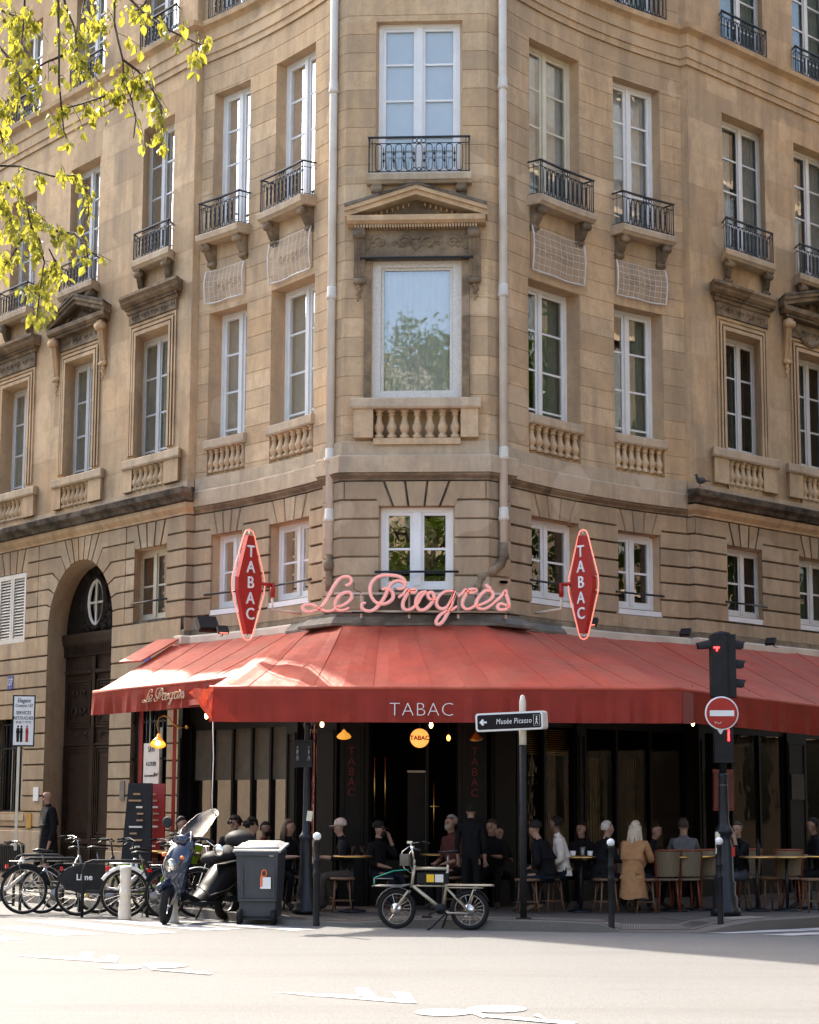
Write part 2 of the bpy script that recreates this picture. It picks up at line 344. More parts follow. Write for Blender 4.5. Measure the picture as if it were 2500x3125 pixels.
def course(b, g, a, c, z0, z1, h=.035, bev=.022, L=.75, z=0):
    """a course of blocks between two openings, split by real vertical joints now and then"""
    w_ = c - a
    if w_ < .06: return
    n = max(1, round(w_ / L)); cs = [a + w_ * i / n for i in range(n + 1)]
    if n > 1 and z % 2: cs = [a] + [x + (w_ / n) * .28 for x in cs[1:-1]] + [c]
    for p, q in zip(cs[:-1], cs[1:]):
        cc = g.cuts(p, q)
        if len(cc) > 2 and any((g.s[i] > p + .02 and g.s[i] < q - .02 and (g.m[i] - g.n0[max(i - 1, 0)]).length > .12) for i in range(1, len(g.s) - 1)):
            vs = []
            for x in cc: vs += [g.P(x, .002, z0 + .004), g.P(x, h, z0 + bev), g.P(x, h, z1 - bev), g.P(x, .002, z1 - .004)]
            k = len(cc); fs = [(i * 4 + j, i * 4 + j + 1, i * 4 + j + 5, i * 4 + j + 4) for i in range(k - 1) for j in range(3)] + [(0, 1, 2, 3), (4 * k - 4, 4 * k - 3, 4 * k - 2, 4 * k - 1)]
            b.add(vs, fs, tone=random.random())
        else:
            e = .003; p_, q_ = p + e, q - e; hh = h + .008; vs = []
            for x in (p_, q_): vs += [g.P(x, .002, z0 + .010), g.P(x, hh, z0 + bev), g.P(x, hh, z1 - bev), g.P(x, .002, z1 - .010)]
            b.add(vs, [(0, 1, 5, 4), (1, 2, 6, 5), (2, 3, 7, 6), (0, 1, 2, 3), (4, 5, 6, 7)], tone=random.random())
def sheet(b, g, a, c, z0, z1, holes, depth=.30, rv=None, tone_rows=None):
    """wall face with openings and their reveals"""
    ss = sorted(set([round(x, 4) for x in g.cuts(a, c)] + [round(h[i], 4) for h in holes for i in (0, 1)]))
    zs = sorted(set([z0, z1] + [h[i] for h in holes for i in (2, 3)] + [z for z in (tone_rows or []) if z0 < z < z1]))
    for p, q in zip(ss[:-1], ss[1:]):
        for u, v in zip(zs[:-1], zs[1:]):
            m1, m2 = (p + q) / 2, (u + v) / 2
            if any(h[0] < m1 < h[1] and h[2] < m2 < h[3] for h in holes): continue
            b.quad(g.P(p, 0, u), g.P(q, 0, u), g.P(q, 0, v), g.P(p, 0, v), tone=.5)
    for h in holes:
        s0, s1, u, v = h[:4]; r = rv or b; d = h[4] if len(h) > 4 else depth
        for (A_, B_) in (((s0, u), (s0, v)), ((s1, u), (s1, v)), ((s0, v), (s1, v)), ((s0, u), (s1, u))):
            r.quad(g.P(A_[0], 0, A_[1]), g.P(B_[0], 0, B_[1]), g.P(B_[0], -d, B_[1]), g.P(A_[0], -d, A_[1]), tone=.4)
    return b

# openings: (s0, s1, z0, z1)
LS0, RS0 = SL.z, SR.z
Wc = dict(mz=(.57, 1.73, 4.89, 6.17), ff=(.43, 1.84, 7.87, 10.13), f2=(.47, 1.85, 11.47, 14.05), f3=(.47, 1.85, 15.5, 17.9))
Wr = [dict(mz=(.84, 2.13, 4.90, 6.19), ff=(.82, 2.24, 7.80, 10.10), f2=(.88, 2.27, 11.47, 14.22), f3=(.88, 2.27, 15.45, 17.9)),
      dict(mz=(3.13, 4.16, 4.90, 6.19), ff=(3.12, 4.31, 7.80, 10.12), f2=(3.16, 4.32, 11.47, 14.20), f3=(3.12, 4.36, 15.45, 17.9))]
Wl = [dict(mz=(.72, 1.95, 4.90, 6.17), ff=(.67, 2.03, 7.80, 10.18), f2=(.73, 1.97, 11.47, 14.16), f3=(.73, 1.97, 15.45, 17.9)),
      dict(mz=(2.74, 3.60, 4.90, 6.17), ff=(2.74, 3.80, 7.80, 10.12), f2=(2.75, 3.78, 11.47, 14.12), f3=(2.7, 3.8, 15.45, 17.9))]
Wrs = [dict(mz=(.93, 1.98, 4.93, 6.16), ff=(1.00, 2.06, 7.80, 10.05), f2=(1.04, 2.36, 11.44, 14.15), f3=(1.05, 2.4, 15.42, 17.9)),
       dict(mz=(3.15, 4.2, 4.93, 6.16), ff=(3.28, 4.34, 7.80, 10.05), f2=(3.33, 4.6, 11.44, 14.15), f3=(3.39, 4.7, 15.42, 17.9)),
       dict(mz=(5.5, 6.5, 4.93, 6.16), ff=(5.6, 6.66, 7.80, 10.05), f2=(5.65, 6.9, 11.44, 14.15), f3=(5.7, 7., 15.42, 17.9))]
Wls = [dict(mz=(.65, 1.75, 4.84, 6.12), ff=(.75, 1.89, 7.72, 10.08), f2=(.73, 1.82, 11.4, 14.02), f3=(.68, 1.9, 15.3, 17.7)),
       dict(ff=(3.46, 4.56, 7.70, 10.05), f2=(3.46, 4.62, 11.36, 13.95), f3=(3.4, 4.6, 15.3, 17.7)),
       dict(mz=(5.90, 7.08, 4.74, 6.10), ff=(6.10, 7.22, 7.66, 9.98), f2=(6.05, 7.15, 11.34, 13.9), f3=(6.05, 7.4, 15.3, 17.6)),
       dict(mz=(8.7, 9.85, 4.74, 6.10), ff=(8.8, 9.9, 7.66, 9.98), f2=(8.8, 9.9, 11.34, 13.9), f3=(8.8, 10., 15.3, 17.6))]
def sh(d, off): return {k: (v[0] + off, v[1] + off, v[2], v[3]) for k, v in d.items()}
Wrs = [sh(d, RS0) for d in Wrs]; Wls = [sh(d, LS0) for d in Wls]
ARCH = (LS0 + 2.50, LS0 + 4.95)      # carriage door
AC, AR_ = sum(ARCH) / 2, (ARCH[1] - ARCH[0]) / 2
ASP = 6.13 - AR_                     # springing of the arch
GW = [(LS0 + .50, LS0 + 1.73, .95, 3.25), (LS0 + 5.80, LS0 + 7.05, 1.42, 3.35)]   # barred ground-floor windows
SHOPTOP = 4.15

TOPZ = 19.4
facades = [(SC, CE0, CE1, [Wc]), (SR, 0, RS0 + 14, Wr + Wrs), (SL, 0, LS0 + 14, Wl + Wls)]
wall = B(); rev = B(); low = B()
for g, a, c, ws in facades:
    holes = [((x[0], x[1], 7.22, x[3]) if k == 'ff' else x) for d in ws for k, x in d.items()]
    ups = [h for h in holes if h[2] > 7]; mz = [h for h in holes if h[2] < 7]
    sheet(wall, g, a, c, 7.0, TOPZ, ups, .30, rev)
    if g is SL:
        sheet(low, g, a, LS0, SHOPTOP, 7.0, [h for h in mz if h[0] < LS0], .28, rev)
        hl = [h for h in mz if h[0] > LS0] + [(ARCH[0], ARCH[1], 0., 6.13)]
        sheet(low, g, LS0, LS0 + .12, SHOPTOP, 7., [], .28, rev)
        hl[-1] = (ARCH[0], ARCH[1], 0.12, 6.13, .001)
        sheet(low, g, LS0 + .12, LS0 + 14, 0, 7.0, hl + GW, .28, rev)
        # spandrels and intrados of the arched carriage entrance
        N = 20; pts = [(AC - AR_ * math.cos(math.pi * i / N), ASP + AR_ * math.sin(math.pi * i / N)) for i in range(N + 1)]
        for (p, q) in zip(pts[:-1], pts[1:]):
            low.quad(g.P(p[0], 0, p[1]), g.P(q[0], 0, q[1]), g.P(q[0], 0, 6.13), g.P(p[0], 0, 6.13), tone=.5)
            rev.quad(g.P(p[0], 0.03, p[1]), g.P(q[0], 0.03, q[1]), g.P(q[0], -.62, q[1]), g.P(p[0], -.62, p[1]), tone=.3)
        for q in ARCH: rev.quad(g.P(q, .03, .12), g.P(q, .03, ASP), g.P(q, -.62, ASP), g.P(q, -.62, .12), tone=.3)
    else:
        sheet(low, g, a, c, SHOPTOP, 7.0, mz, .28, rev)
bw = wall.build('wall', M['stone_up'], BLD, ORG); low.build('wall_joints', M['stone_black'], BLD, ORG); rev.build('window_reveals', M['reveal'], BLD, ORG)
# rusticated ashlar of the ground and mezzanine storeys
rb = B(); JZ = [6.58, 6.28] + [6.28 - .295 * i for i in range(1, 22)]
def mezz_head(g, s0, s1, zt, jz1, jz0):
    """five voussoirs over a window; returns the two joints that bound them"""
    w_ = s1 - s0; top = [.06, .34, .64, .93]; bot = [.19, .39, .60, .80]; ex = .05
    jt = [s0 + w_ * x for x in top]; jb = [s0 + w_ * x for x in bot]
    for i in range(3): block(rb, g, [(jb[i] + .006, zt), (jb[i + 1] - .006, zt), (jt[i + 1] - .006, jz1), (jt[i] + .006, jz1)], .045, .016)
    return [(jt[0] - .006, jz1), (jb[0] - .006, zt), (s0, zt), (s0 - ex, jz0)], [(s1 + ex, jz0), (s1, zt), (jb[3] + .006, zt), (jt[3] + .006, jz1)]
def rust(g, a, c, wins, zmin, arch=None, gws=()):
    items = sorted(wins); edges = []
    cur = a; zt, z0 = JZ[0], JZ[1]
    for h in items:
        Lp, Rp = mezz_head(g, h[0], h[1], h[3], zt, z0)
        block(rb, g, [(cur, z0), *[Lp[3]], Lp[2], Lp[1], Lp[0], (cur, zt)], .04, .018) if not isinstance(cur, list) else block(rb, g, [*cur, Lp[3], Lp[2], Lp[1], Lp[0]], .04, .018)
        cur = [Rp[3], Rp[2], Rp[1], Rp[0]]
    def endcap(cur, c):
        if isinstance(cur, list):
            if g is SL and c > LS0 + .1 or g is SR: block(rb, g, [*cur, (c, z0), (c, zt)], .04, .018)
            else: block(rb, g, [*cur, (c, z0), (c, zt)], .04, .018)
        elif c - cur > .05: course(rb, g, cur, c, z0, zt, .04, .02)
    endcap(cur, c)
    for k in range(1, len(JZ) - 1):
        t_, b_ = JZ[k], JZ[k + 1]
        if t_ <= zmin + .05: break
        b_ = max(b_, zmin)
        obs = [(h[0], h[1]) for h in items if h[2] < (t_ + b_) / 2 < h[3] + .04] + [(h[0], h[1]) for h in gws if h[2] < (t_ + b_) / 2 < h[3]]
        x = a
        for o0, o1 in sorted(obs) + [(c, c)]:
            if o0 - x > .05: course(rb, g, x, o0 - .001, b_, t_, .035, .02, .85, k)
            x = o1 + .001
for seg_, a_, c_, ws_, zm in ((SC, CE0 + .03, CE1 - .03, [Wc], 4.56),):
    # the centre: corner blocks turn round the two returns
    h = Wc['mz']; Lp, Rp = mezz_head(SC, h[0], h[1], h[3], JZ[0], JZ[1])
    block(rb, SC, [(0.03, JZ[1]), Lp[3], Lp[2], Lp[1], Lp[0], (0.03, JZ[0])], .04, .018)
    block(rb, SC, [Rp[3], Rp[2], Rp[1], Rp[0], (2.21, JZ[1]), (2.21, JZ[0])], .04, .018)
    for k in range(0, 7):
        t_, b_ = JZ[k], max(JZ[k + 1], zm)
        if t_ <= zm: break
        e0, e1 = (0.03, 2.21) if k == 0 else (h[0] - .001, h[1] + .001)
        for p, q in ((a_, e0), (e1, c_)):
            cc = SC.cuts(p, q); vs = []
            for x in cc: vs += [SC.P(x, .002, b_ + .004), SC.P(x, .036, b_ + .02), SC.P(x, .036, t_ - .02), SC.P(x, .002, t_ - .004)]
            kk = len(cc); rb.add(vs, [(i * 4 + j, i * 4 + j + 1, i * 4 + j + 5, i * 4 + j + 4) for i in range(kk - 1) for j in range(3)] + [(0, 1, 2, 3), (4 * kk - 4, 4 * kk - 3, 4 * kk - 2, 4 * kk - 1)], tone=random.random())
rust(SR, .03, SR.z - .16, [d['mz'] for d in Wr], 4.56)
rust(SR, SR.z + .01, SR.z + 7.5, [d['mz'] for d in Wrs], 4.56)
rust(SL, .03, SL.z - .16, [d['mz'] for d in Wl], 4.56)
# left street front: window, arch, window
rust(SL, LS0 + .01, LS0 + 2.06, [Wls[0]['mz']], 4.805)
rust(SL, LS0 + 5.42, LS0 + 11, [Wls[2]['mz'], Wls[3]['mz']], 4.805)
for g in (SR, SL):          # quoins on the narrow return of the projecting fronts
    for k in range(0, 7 if g is SR else 8):
        t_, b_ = JZ[k], max(JZ[k + 1], 4.45)
        if t_ - b_ > .05:
            cc = [g.z - .165] + [x for x in g.s if g.z - .164 < x < g.z + .012] + [g.z + .014]; vs = []
            for x in cc: vs += [g.P(x, .002, b_ + .010), g.P(x, .043, b_ + .02), g.P(x, .043, t_ - .02), g.P(x, .002, t_ - .010)]
            kk = len(cc); rb.add(vs, [(i * 4 + j, i * 4 + j + 1, i * 4 + j + 5, i * 4 + j + 4) for i in range(kk - 1) for j in range(3)] + [(0, 1, 2, 3), (4 * kk - 4, 4 * kk - 3, 4 * kk - 2, 4 * kk - 1)], tone=random.random())
LV = [4.80, 4.42] + [4.42 - .295 * i for i in range(1, 15)]
for k in range(len(LV) - 1):     # courses beside door and barred windows
    t_, b_ = LV[k], max(LV[k + 1], .13)
    for a_, c_ in ((LS0 + .13, ARCH[0]), (ARCH[1], LS0 + 11)):
        x = a_
        for o0, o1 in [(h[0], h[1]) for h in GW if h[2] < (b_ + t_) / 2 < h[3] and a_ < h[0] < c_] + [(c_, c_)]:
            if o0 - x > .05: course(rb, SL, x, o0, b_, t_, .035, .02, .8 if k else 1.1, k)
            x = o1
def apt(t): return (AC - AR_ * math.cos(t), ASP + AR_ * math.sin(t))
ang = [0, .143, .354, .583, .82, 1.07]
for sgn in (0, 1):
    for i in range(5):
        z0_, z1_ = JZ[6 - i], JZ[5 - i]
        kn0 = .06 + .05 * i; kn1 = .06 + .05 * (i + 1)
        A0, A1 = apt(ang[i]), apt(ang[i + 1]); xa = LS0 + 2.06 if sgn else LS0 + 5.42
        f = (lambda p: p) if sgn else (lambda p: (2 * AC - p[0], p[1]))
        # mirrored: work on the low-s side then reflect
        edge = xa if sgn else 2 * AC - xa
        k0 = (A0[0] - .10 - .045 * i, z0_); k1 = (A1[0] - .16 - .05 * i, z1_)
        if i == 4: k1 = (A1[0] - .20, z1_); 
        poly = [(edge, z0_), k0 if i else (A0[0], z0_), A0 if i else (A0[0], z0_ + .02), A1, k1, (edge, z1_)]
        block(rb, SL, [f(p) for p in poly], .04, .016)
tops = [AC - .66, AC - .40, AC - .13, AC + .13, AC + .40, AC + .66]
th = [math.pi / 2 + x for x in (-.33, -.20, -.067, .067, .20, .33)]
for i in range(5):
    p0, p1 = apt(th[i]), apt(th[i + 1]); block(rb, SL, [(p0[0] + .004, p0[1]), (p1[0] - .004, p1[1]), (tops[i + 1] - .005, 6.58), (tops[i] + .005, 6.58)], .045, .014)
for sgn in (-1, 1):
    A1 = apt(math.pi / 2 + sgn * .33)
    # outermost block of the top row
    A0 = apt(math.pi / 2 + sgn * .50); e = (LS0 + 2.06 - .0) if sgn < 0 else (LS0 + 5.42)
    block(rb, SL, [(e, 6.28), (A0[0] + sgn * .22, 6.28), A0, A1, (AC + sgn * .665, 6.58), (e, 6.58)], .04, .016)
rb.build('ashlar_courses', M['stone_low'], BLD, ORG)

# smooth banded ashlar of the upper storeys on the centre and the two hollow curves
ub = B()
def banded(g, a, c, ws, z0, z1, st=.311):
    z = z0; k = 0
    hs = [((x[0], x[1], 7.22, x[3]) if k_ == 'ff' else x) for d in ws for k_, x in d.items()]
    while z < z1 - .05:
        t_ = min(z + st, z1); mid = (z + t_) / 2
        cutsz = sorted(set([z, t_] + [h[i] for h in hs for i in (2, 3) if z + .03 < h[i] < t_ - .03]))
        for u, v in zip(cutsz[:-1], cutsz[1:]):
            m = (u + v) / 2; x = a
            for h in sorted([h for h in hs if h[2] < m < h[3]]) + [(c, c, 0, 0)]:
                if h[0] - x > .05:
                    tn = random.random(); q0 = x
                    L = h[0] - x; n = 1 if L < 1. else 2
                    for i in range(n):
                        pa, pb = x + L * i / n, x + L * (i + 1) / n
                        jo = .012 if v == t_ else 0; cs = g.cuts(pa, pb); vs = []
                        for q in cs: vs += [g.P(q, .002, u + .002), g.P(q, .010, u + (.005 if u == z else 0)), g.P(q, .010, v - (.006 if v == t_ else 0)), g.P(q, .002, v - (.003 if v == t_ else 0))]
                        kk = len(cs); ub.add(vs, [(r_ * 4 + j, r_ * 4 + j + 1, r_ * 4 + j + 5, r_ * 4 + j + 4) for r_ in range(kk - 1) for j in range(3)] + [(0, 1, 2, 3), (4 * kk - 4, 4 * kk - 3, 4 * kk - 2, 4 * kk - 1)], tone=random.random())
                x = h[1]
        z = t_; k += 1
banded(SC, CE0 + .02, CE1 - .02, [Wc], 7.0, 14.75)
banded(SR, .02, SR.z - .15, Wr, 7.0, 14.75); banded(SL, .02, SL.z - .15, Wl, 7.0, 14.75)
banded(SC, CE0 + .02, CE1 - .02, [Wc], 15.45, TOPZ); banded(SR, .02, SR.z - .15, Wr, 15.45, TOPZ); banded(SL, .02, SL.z - .15, Wl, 15.45, TOPZ)
# big smooth blocks with faint joints on the straight fronts
for g, z_, ws in ((SR, RS0, Wrs), (SL, LS0, Wls)):
    hs = [((x[0], x[1], 7.18, x[3]) if k_ == 'ff' else x) for d in ws for k_, x in d.items() if x[2] > 7]; z = 7.0; k = 0
    while z < TOPZ - .1:
        st = .62; t_ = z + st
        if 14.6 < t_ < 15.5: t_ = 15.45
        x = z_ + .02 + (.5 if k % 2 else 0) - .5
        while x < z_ + 12:
            q = x + random.uniform(.9, 1.5); a_ = max(x, z_ + .01)
            if q - a_ > .1:
                tn = random.random()
                # clip by windows
                parts_ = [(a_, q, z, t_)]
                for h in hs:
                    nxt = []
                    for p0, p1, u, v in parts_:
                        if h[1] <= p0 or h[0] >= p1 or h[3] <= u or h[2] >= v: nxt.append((p0, p1, u, v)); continue
                        if p0 < h[0]: nxt.append((p0, h[0], u, v))
                        if p1 > h[1]: nxt.append((h[1], p1, u, v))
                        m0, m1 = max(p0, h[0]), min(p1, h[1])
                        if u < h[2]: nxt.append((m0, m1, u, h[2]))
                        if v > h[3]: nxt.append((m0, m1, h[3], v))
                    parts_ = nxt
                for p0, p1, u, v in parts_:
                    if p1 - p0 > .01 and v - u > .01: ub.quad(g.P(p0, .005, u), g.P(p1 - (.004 if p1 == q else 0), .005, u), g.P(p1 - (.004 if p1 == q else 0), .005, v - (.004 if v == t_ else 0)), g.P(p0, .005, v - (.004 if v == t_ else 0)), tone=tn)
            x = q
        z = t_; k += 1
ub.build('upper_ashlar', M['stone'], BLD, ORG)

# string courses and cornices
for g, a, c in ((SC, CE0, CE1), (SR, 0, RS0 - .14), (SL, 0, LS0 - .14)):
    b = B(); fprof(b, g, a, c, [(0, 6.70), (.13, 6.70), (.13, 6.95), (.10, 6.98), (0, 6.98)]); b.tone = .8; b.build('string_course', M['stone_pale'], BLD, ORG)
    b = B(); fprof(b, g, a, c, [(0, 6.585), (.045, 6.585), (.05, 6.61), (.10, 6.66), (.11, 6.697), (0, 6.697)]); b.build('moulding', M['stone_dark'], BLD, ORG)
    b = B(); fprof(b, g, a, c, [(0.0, 6.985), (.05, 6.985), (.045, 7.20), (0.0, 7.22)]); b.tone = .75; b.build('plinth_course', M['stone_pale'], BLD, ORG)
for g, z_ in ((SR, RS0), (SL, LS0)):
    b = B(); fprof(b, g, z_ - .14, z_ + 13, [(0, 6.78), (.20, 6.80), (.22, 6.86), (.33, 6.90), (.36, 6.99), (.30, 7.02), (0, 7.06)]); b.build('cornice', M['stone_black'], BLD, ORG)
    b = B(); fprof(b, g, z_ - .14, z_ + 13, [(0, 6.585), (.05, 6.585), (.06, 6.62), (.13, 6.69), (.14, 6.72), (.14, 6.777), (0, 6.777)]); b.tone = .3; b.build('moulding', M['stone'], BLD, ORG)
    b = B(); fprof(b, g, z_ - .13, z_ + 13, [(0.006, 7.06), (.06, 7.06), (.055, 7.17), (0.006, 7.18)]); b.tone = .8; b.build('plinth_course', M['stone_pale'], BLD, ORG)
for g, a, c in ((SC, CE0, CE1), (SR, 0, RS0 + 13), (SL, 0, LS0 + 13)):
    b = B(); fprof(b, g, a, c, [(.014, 14.755), (.045, 14.755), (.045, 14.87), (.075, 14.875), (.075, 15.08), (.105, 15.085), (.105, 15.30), (.15, 15.33), (.22, 15.36), (.24, 15.44), (.02, 15.46)]); b.tone = .6; b.build('cornice', M['stone'], BLD, ORG)
    b = B(); fprof(b, g, a, c, [(0.02, 18.9), (.10, 18.95), (.2, 19.25), (.3, 19.4), (.3, 19.6), (0.02, 19.75)]); b.build('cornice', M['stone'], BLD, ORG)
# body of the house behind the fronts: floors, inner walls, roof
b = B()
ring = [SL.P(LS0 + 14, 0, 0), SL.P(LS0, 0, 0), SL.P(0, 0, 0), SC.P(0, 0, 0), SC.P(2.24, 0, 0), SR.P(0, 0, 0), SR.P(RS0, 0, 0), SR.P(RS0 + 14, 0, 0)]
far = [Vector((3., 55, 0)), Vector((-3., 55, 0))]
pl = [Vector((p.x, p.y + .02, 0)) for p in ring] + far
rf = B()
for z0_, z1_ in ((19.7, 20.0),):
    rf.add([(p.x, p.y, z0_) for p in pl] + [(p.x, p.y, z1_) for p in pl], [tuple(range(len(pl))), tuple(range(len(pl), 2 * len(pl)))] + [(i, (i + 1) % len(pl), len(pl) + (i + 1) % len(pl), len(pl) + i) for i in range(len(pl))])
rf.build('roof', M['tarp'], BLD, ORG)
pin = [SL.P(LS0 + 14, -1.3, 0), SL.P(LS0 + .8, -1.3, 0), SL.P(LS0 - .8, -.5, 0), SL.P(1.2, -.5, 0), SC.P(.3, -.5, 0), SC.P(1.9, -.5, 0), SR.P(1.2, -.5, 0), SR.P(RS0 - .8, -.5, 0), SR.P(RS0 + 14, -.5, 0)] + far
for z_ in (4.50, 6.75, 11.0, 14.9): b.add([(p.x, p.y, z_) for p in pin], [tuple(range(len(pin)))])
for g, a, c in ((SC, CE0, CE1), (SR, .1, RS0 + 13.5), (SL, .1, LS0 + 13.5)):
    if g is SC: a, c = .05, 2.19
    cs = g.cuts(a, c)
    for p, q in zip(cs[:-1], cs[1:]): b.quad(g.P(p, -1.5, 4.5), g.P(q, -1.5, 4.5), g.P(q, -1.5, 19.7), g.P(p, -1.5, 19.7))
for g, L in ((SR, RS0 + 14), (SL, LS0 + 14)): b.quad(g.P(L, 0, 0), g.P(L, -14, 0), g.P(L, -14, 19.8), g.P(L, 0, 19.8))
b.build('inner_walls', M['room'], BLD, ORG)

# ---------------------------------------------------------------- windows
def window(g, h, rows, d=.24, fm='white', pane='pane', back=('curtain', .12), low=None, mid=.09, sill=None, cz=None):
    """double casement: outer frame, two leaves, glazing bars; glass and curtain are its sub-parts"""
    s0, s1, z0, z1 = h[:4]; f = B(); cx = (s0 + s1) / 2; fr = .065; st = .05
    def bar(a, c, u, v, o0, o1): fbox(f, g, a, c, o0, o1, u, v)
    bar(s0 - .02, s0 + fr, z0, z1, -d - .06, -d + .02); bar(s1 - fr, s1 + .02, z0, z1, -d - .06, -d + .02)
    bar(s0 + fr, s1 - fr, z1 - fr, z1 + .02, -d - .06, -d + .02); bar(s0 + fr, s1 - fr, z0 - .01, z0 + .07, -d - .06, -d + .02)
    bar(cx - mid / 2, cx + mid / 2, z0 + .07, z1 - fr, -d - .05, -d + .035)
    za, zb = z0 + .07, z1 - fr
    ed = [za] + ([low] if low else []); top0 = ed[-1]
    ed += [top0 + (zb - top0) * i / rows for i in range(1, rows + 1)]
    for a, c in ((s0 + fr, cx - mid / 2), (cx + mid / 2, s1 - fr)):
        bar(a, a + st, za, zb, -d - .05, -d); bar(c - st, c, za, zb, -d - .05, -d)
        bar(a + st, c - st, zb - st, zb, -d - .05, -d + .001); bar(a + st, c - st, za, za + st + .02, -d - .05, -d + .001)
        for e in ed[1:-1]: bar(a + st, c - st, e - .017, e + .017, -d - .045, -d - .008)
    if sill: fbox(f, g, s0 - .03, s1 + .03, -d - .02, .03, z0 - .10, z0 - .012)
    o = f.build('window', M[fm], BLD, ORG)
    p = B(); p.quad(g.P(s0, -d - .03, z0), g.P(s1, -d - .03, z0), g.P(s1, -d - .03, z1), g.P(s0, -d - .03, z1)); p.build('pane', M[pane], o, ORG)
    if back:
        c = B(); n = 26; w_ = (s1 - s0)
        cv = [(0, 1)] if back[0] == 'shade' else (cz or [(0, .47), (.53, 1)])
        for q0, q1 in cv:
            k = max(4, int(n * (q1 - q0)))
            for i in range(k):
                u0 = s0 + w_ * (q0 + (q1 - q0) * i / k); u1 = s0 + w_ * (q0 + (q1 - q0) * (i + 1) / k)
                amp = 0 if back[0] == 'shade' else .022; o0 = -d - back[1] + (amp if i % 2 else -amp); o1 = -d - back[1] + (amp if (i + 1) % 2 else -amp)
                c.quad(g.P(u0, o0, z0), g.P(u1, o1, z0), g.P(u1, o1, z1), g.P(u0, o0, z1), smooth=True)
        c.build('curtain', M[back[0]], o, ORG)
    return o
window(SC, (Wc['f2'][0], Wc['f2'][1], 11.5, 14.05), 4, .16, back=('shade', .07), pane='pane_up', mid=.10)
window(SC, Wc['f3'], 3, .2)
# the big single-sheet shop window on the first floor
h = Wc['ff']; f = B()
for a, c, u, v in ((h[0], h[0] + .13, h[2], h[3]), (h[1] - .13, h[1], h[2], h[3]), (h[0] + .13, h[1] - .13, h[3] - .14, h[3]), (h[0] + .13, h[1] - .13, h[2], h[2] + .12)):
    fbox(f, SC, a, c, -.13, -.03, u, v)
for a, c, u, v in ((h[0] + .13, h[0] + .17, h[2] + .12, h[3] - .14), (h[1] - .17, h[1] - .13, h[2] + .12, h[3] - .14), (h[0] + .17, h[1] - .17, h[3] - .18, h[3] - .14), (h[0] + .17, h[1] - .17, h[2] + .12, h[2] + .15)):
    fbox(f, SC, a, c, -.13, -.07, u, v)
wo = f.build('window', mat('flaking_white_paint', (.62, .59, .53), .7, var=.14, nscale=30, bumps=.3), BLD, ORG); tag(wo, 'undivided big window in a flaking white frame', None)
p = B(); p.quad(*[SC.P(x, -.10, z) for x, z in ((h[0], h[2]), (h[1], h[2]), (h[1], h[3]), (h[0], h[3]))]); p.build('pane', M['pane_big'], wo, ORG)
p = B()
for i in range(30):
    a_, c_ = h[0] + 1.41 * i / 30, h[0] + 1.41 * (i + 1) / 30; p.quad(SC.P(a_, -.19 - .02 * (i % 2), h[2]), SC.P(c_, -.19 - .02 * ((i + 1) % 2), h[2]), SC.P(c_, -.19 - .02 * ((i + 1) % 2), h[3]), SC.P(a_, -.19 - .02 * (i % 2), h[3]), smooth=True)
p.build('curtain', M['shade'], wo, ORG)
window(SC, Wc['mz'], 2, .12, pane='pane_dark', back=None, mid=.13)
for i, d in enumerate(Wr):
    window(SR, (d['f2'][0], d['f2'][1], 11.5, d['f2'][3]), 4, .22, back=('curtain_up', .1), pane='pane_up', fm='cream' if i == 0 else 'white', cz=[(0, 1)])
    window(SR, (d['ff'][0], d['ff'][1], d['ff'][2], d['ff'][3]), 3, .30, low=8.05, back=('curtain', .14), pane='pane_dark', cz=[(.05, .42), (.62, 1)] if i == 0 else [(0, .35), (.7, 1)])
    window(SR, (*d['mz'][:3], d['mz'][3] - .02), 2, .18, pane='pane_dark', back=None, sill=1); window(SR, d['f3'], 4, .24)
for i, d in enumerate(Wl):
    window(SL, (d['f2'][0], d['f2'][1], 11.5, d['f2'][3]), 4, .22, back=('curtain_up', .1), pane='pane_up', cz=[(0, 1)])
    window(SL, d['ff'], 3, .30, low=8.05, back=('curtain', .14), cz=[(0, .46), (.56, 1)])
    window(SL, d['mz'], 2, .18, pane='pane_dark', back=('curtain', .3) if i else None, sill=1); window(SL, d['f3'], 4, .24)
for i, d in enumerate(Wrs):
    window(SR, (d['f2'][0], d['f2'][1], 11.5, d['f2'][3]), 4, .28, pane='pane_up', back=('curtain_up', .12), cz=[(0, .3), (.45, 1)]); window(SR, d['ff'], 3, .32, low=8.02, pane='pane_dark', back=('curtain', .5), cz=[(.3, .95)])
    window(SR, d['mz'], 2, .22, pane='pane_dark', back=None if i == 0 else ('curtain', .2), sill=1); window(SR, d['f3'], 4, .26, pane='pane_up')
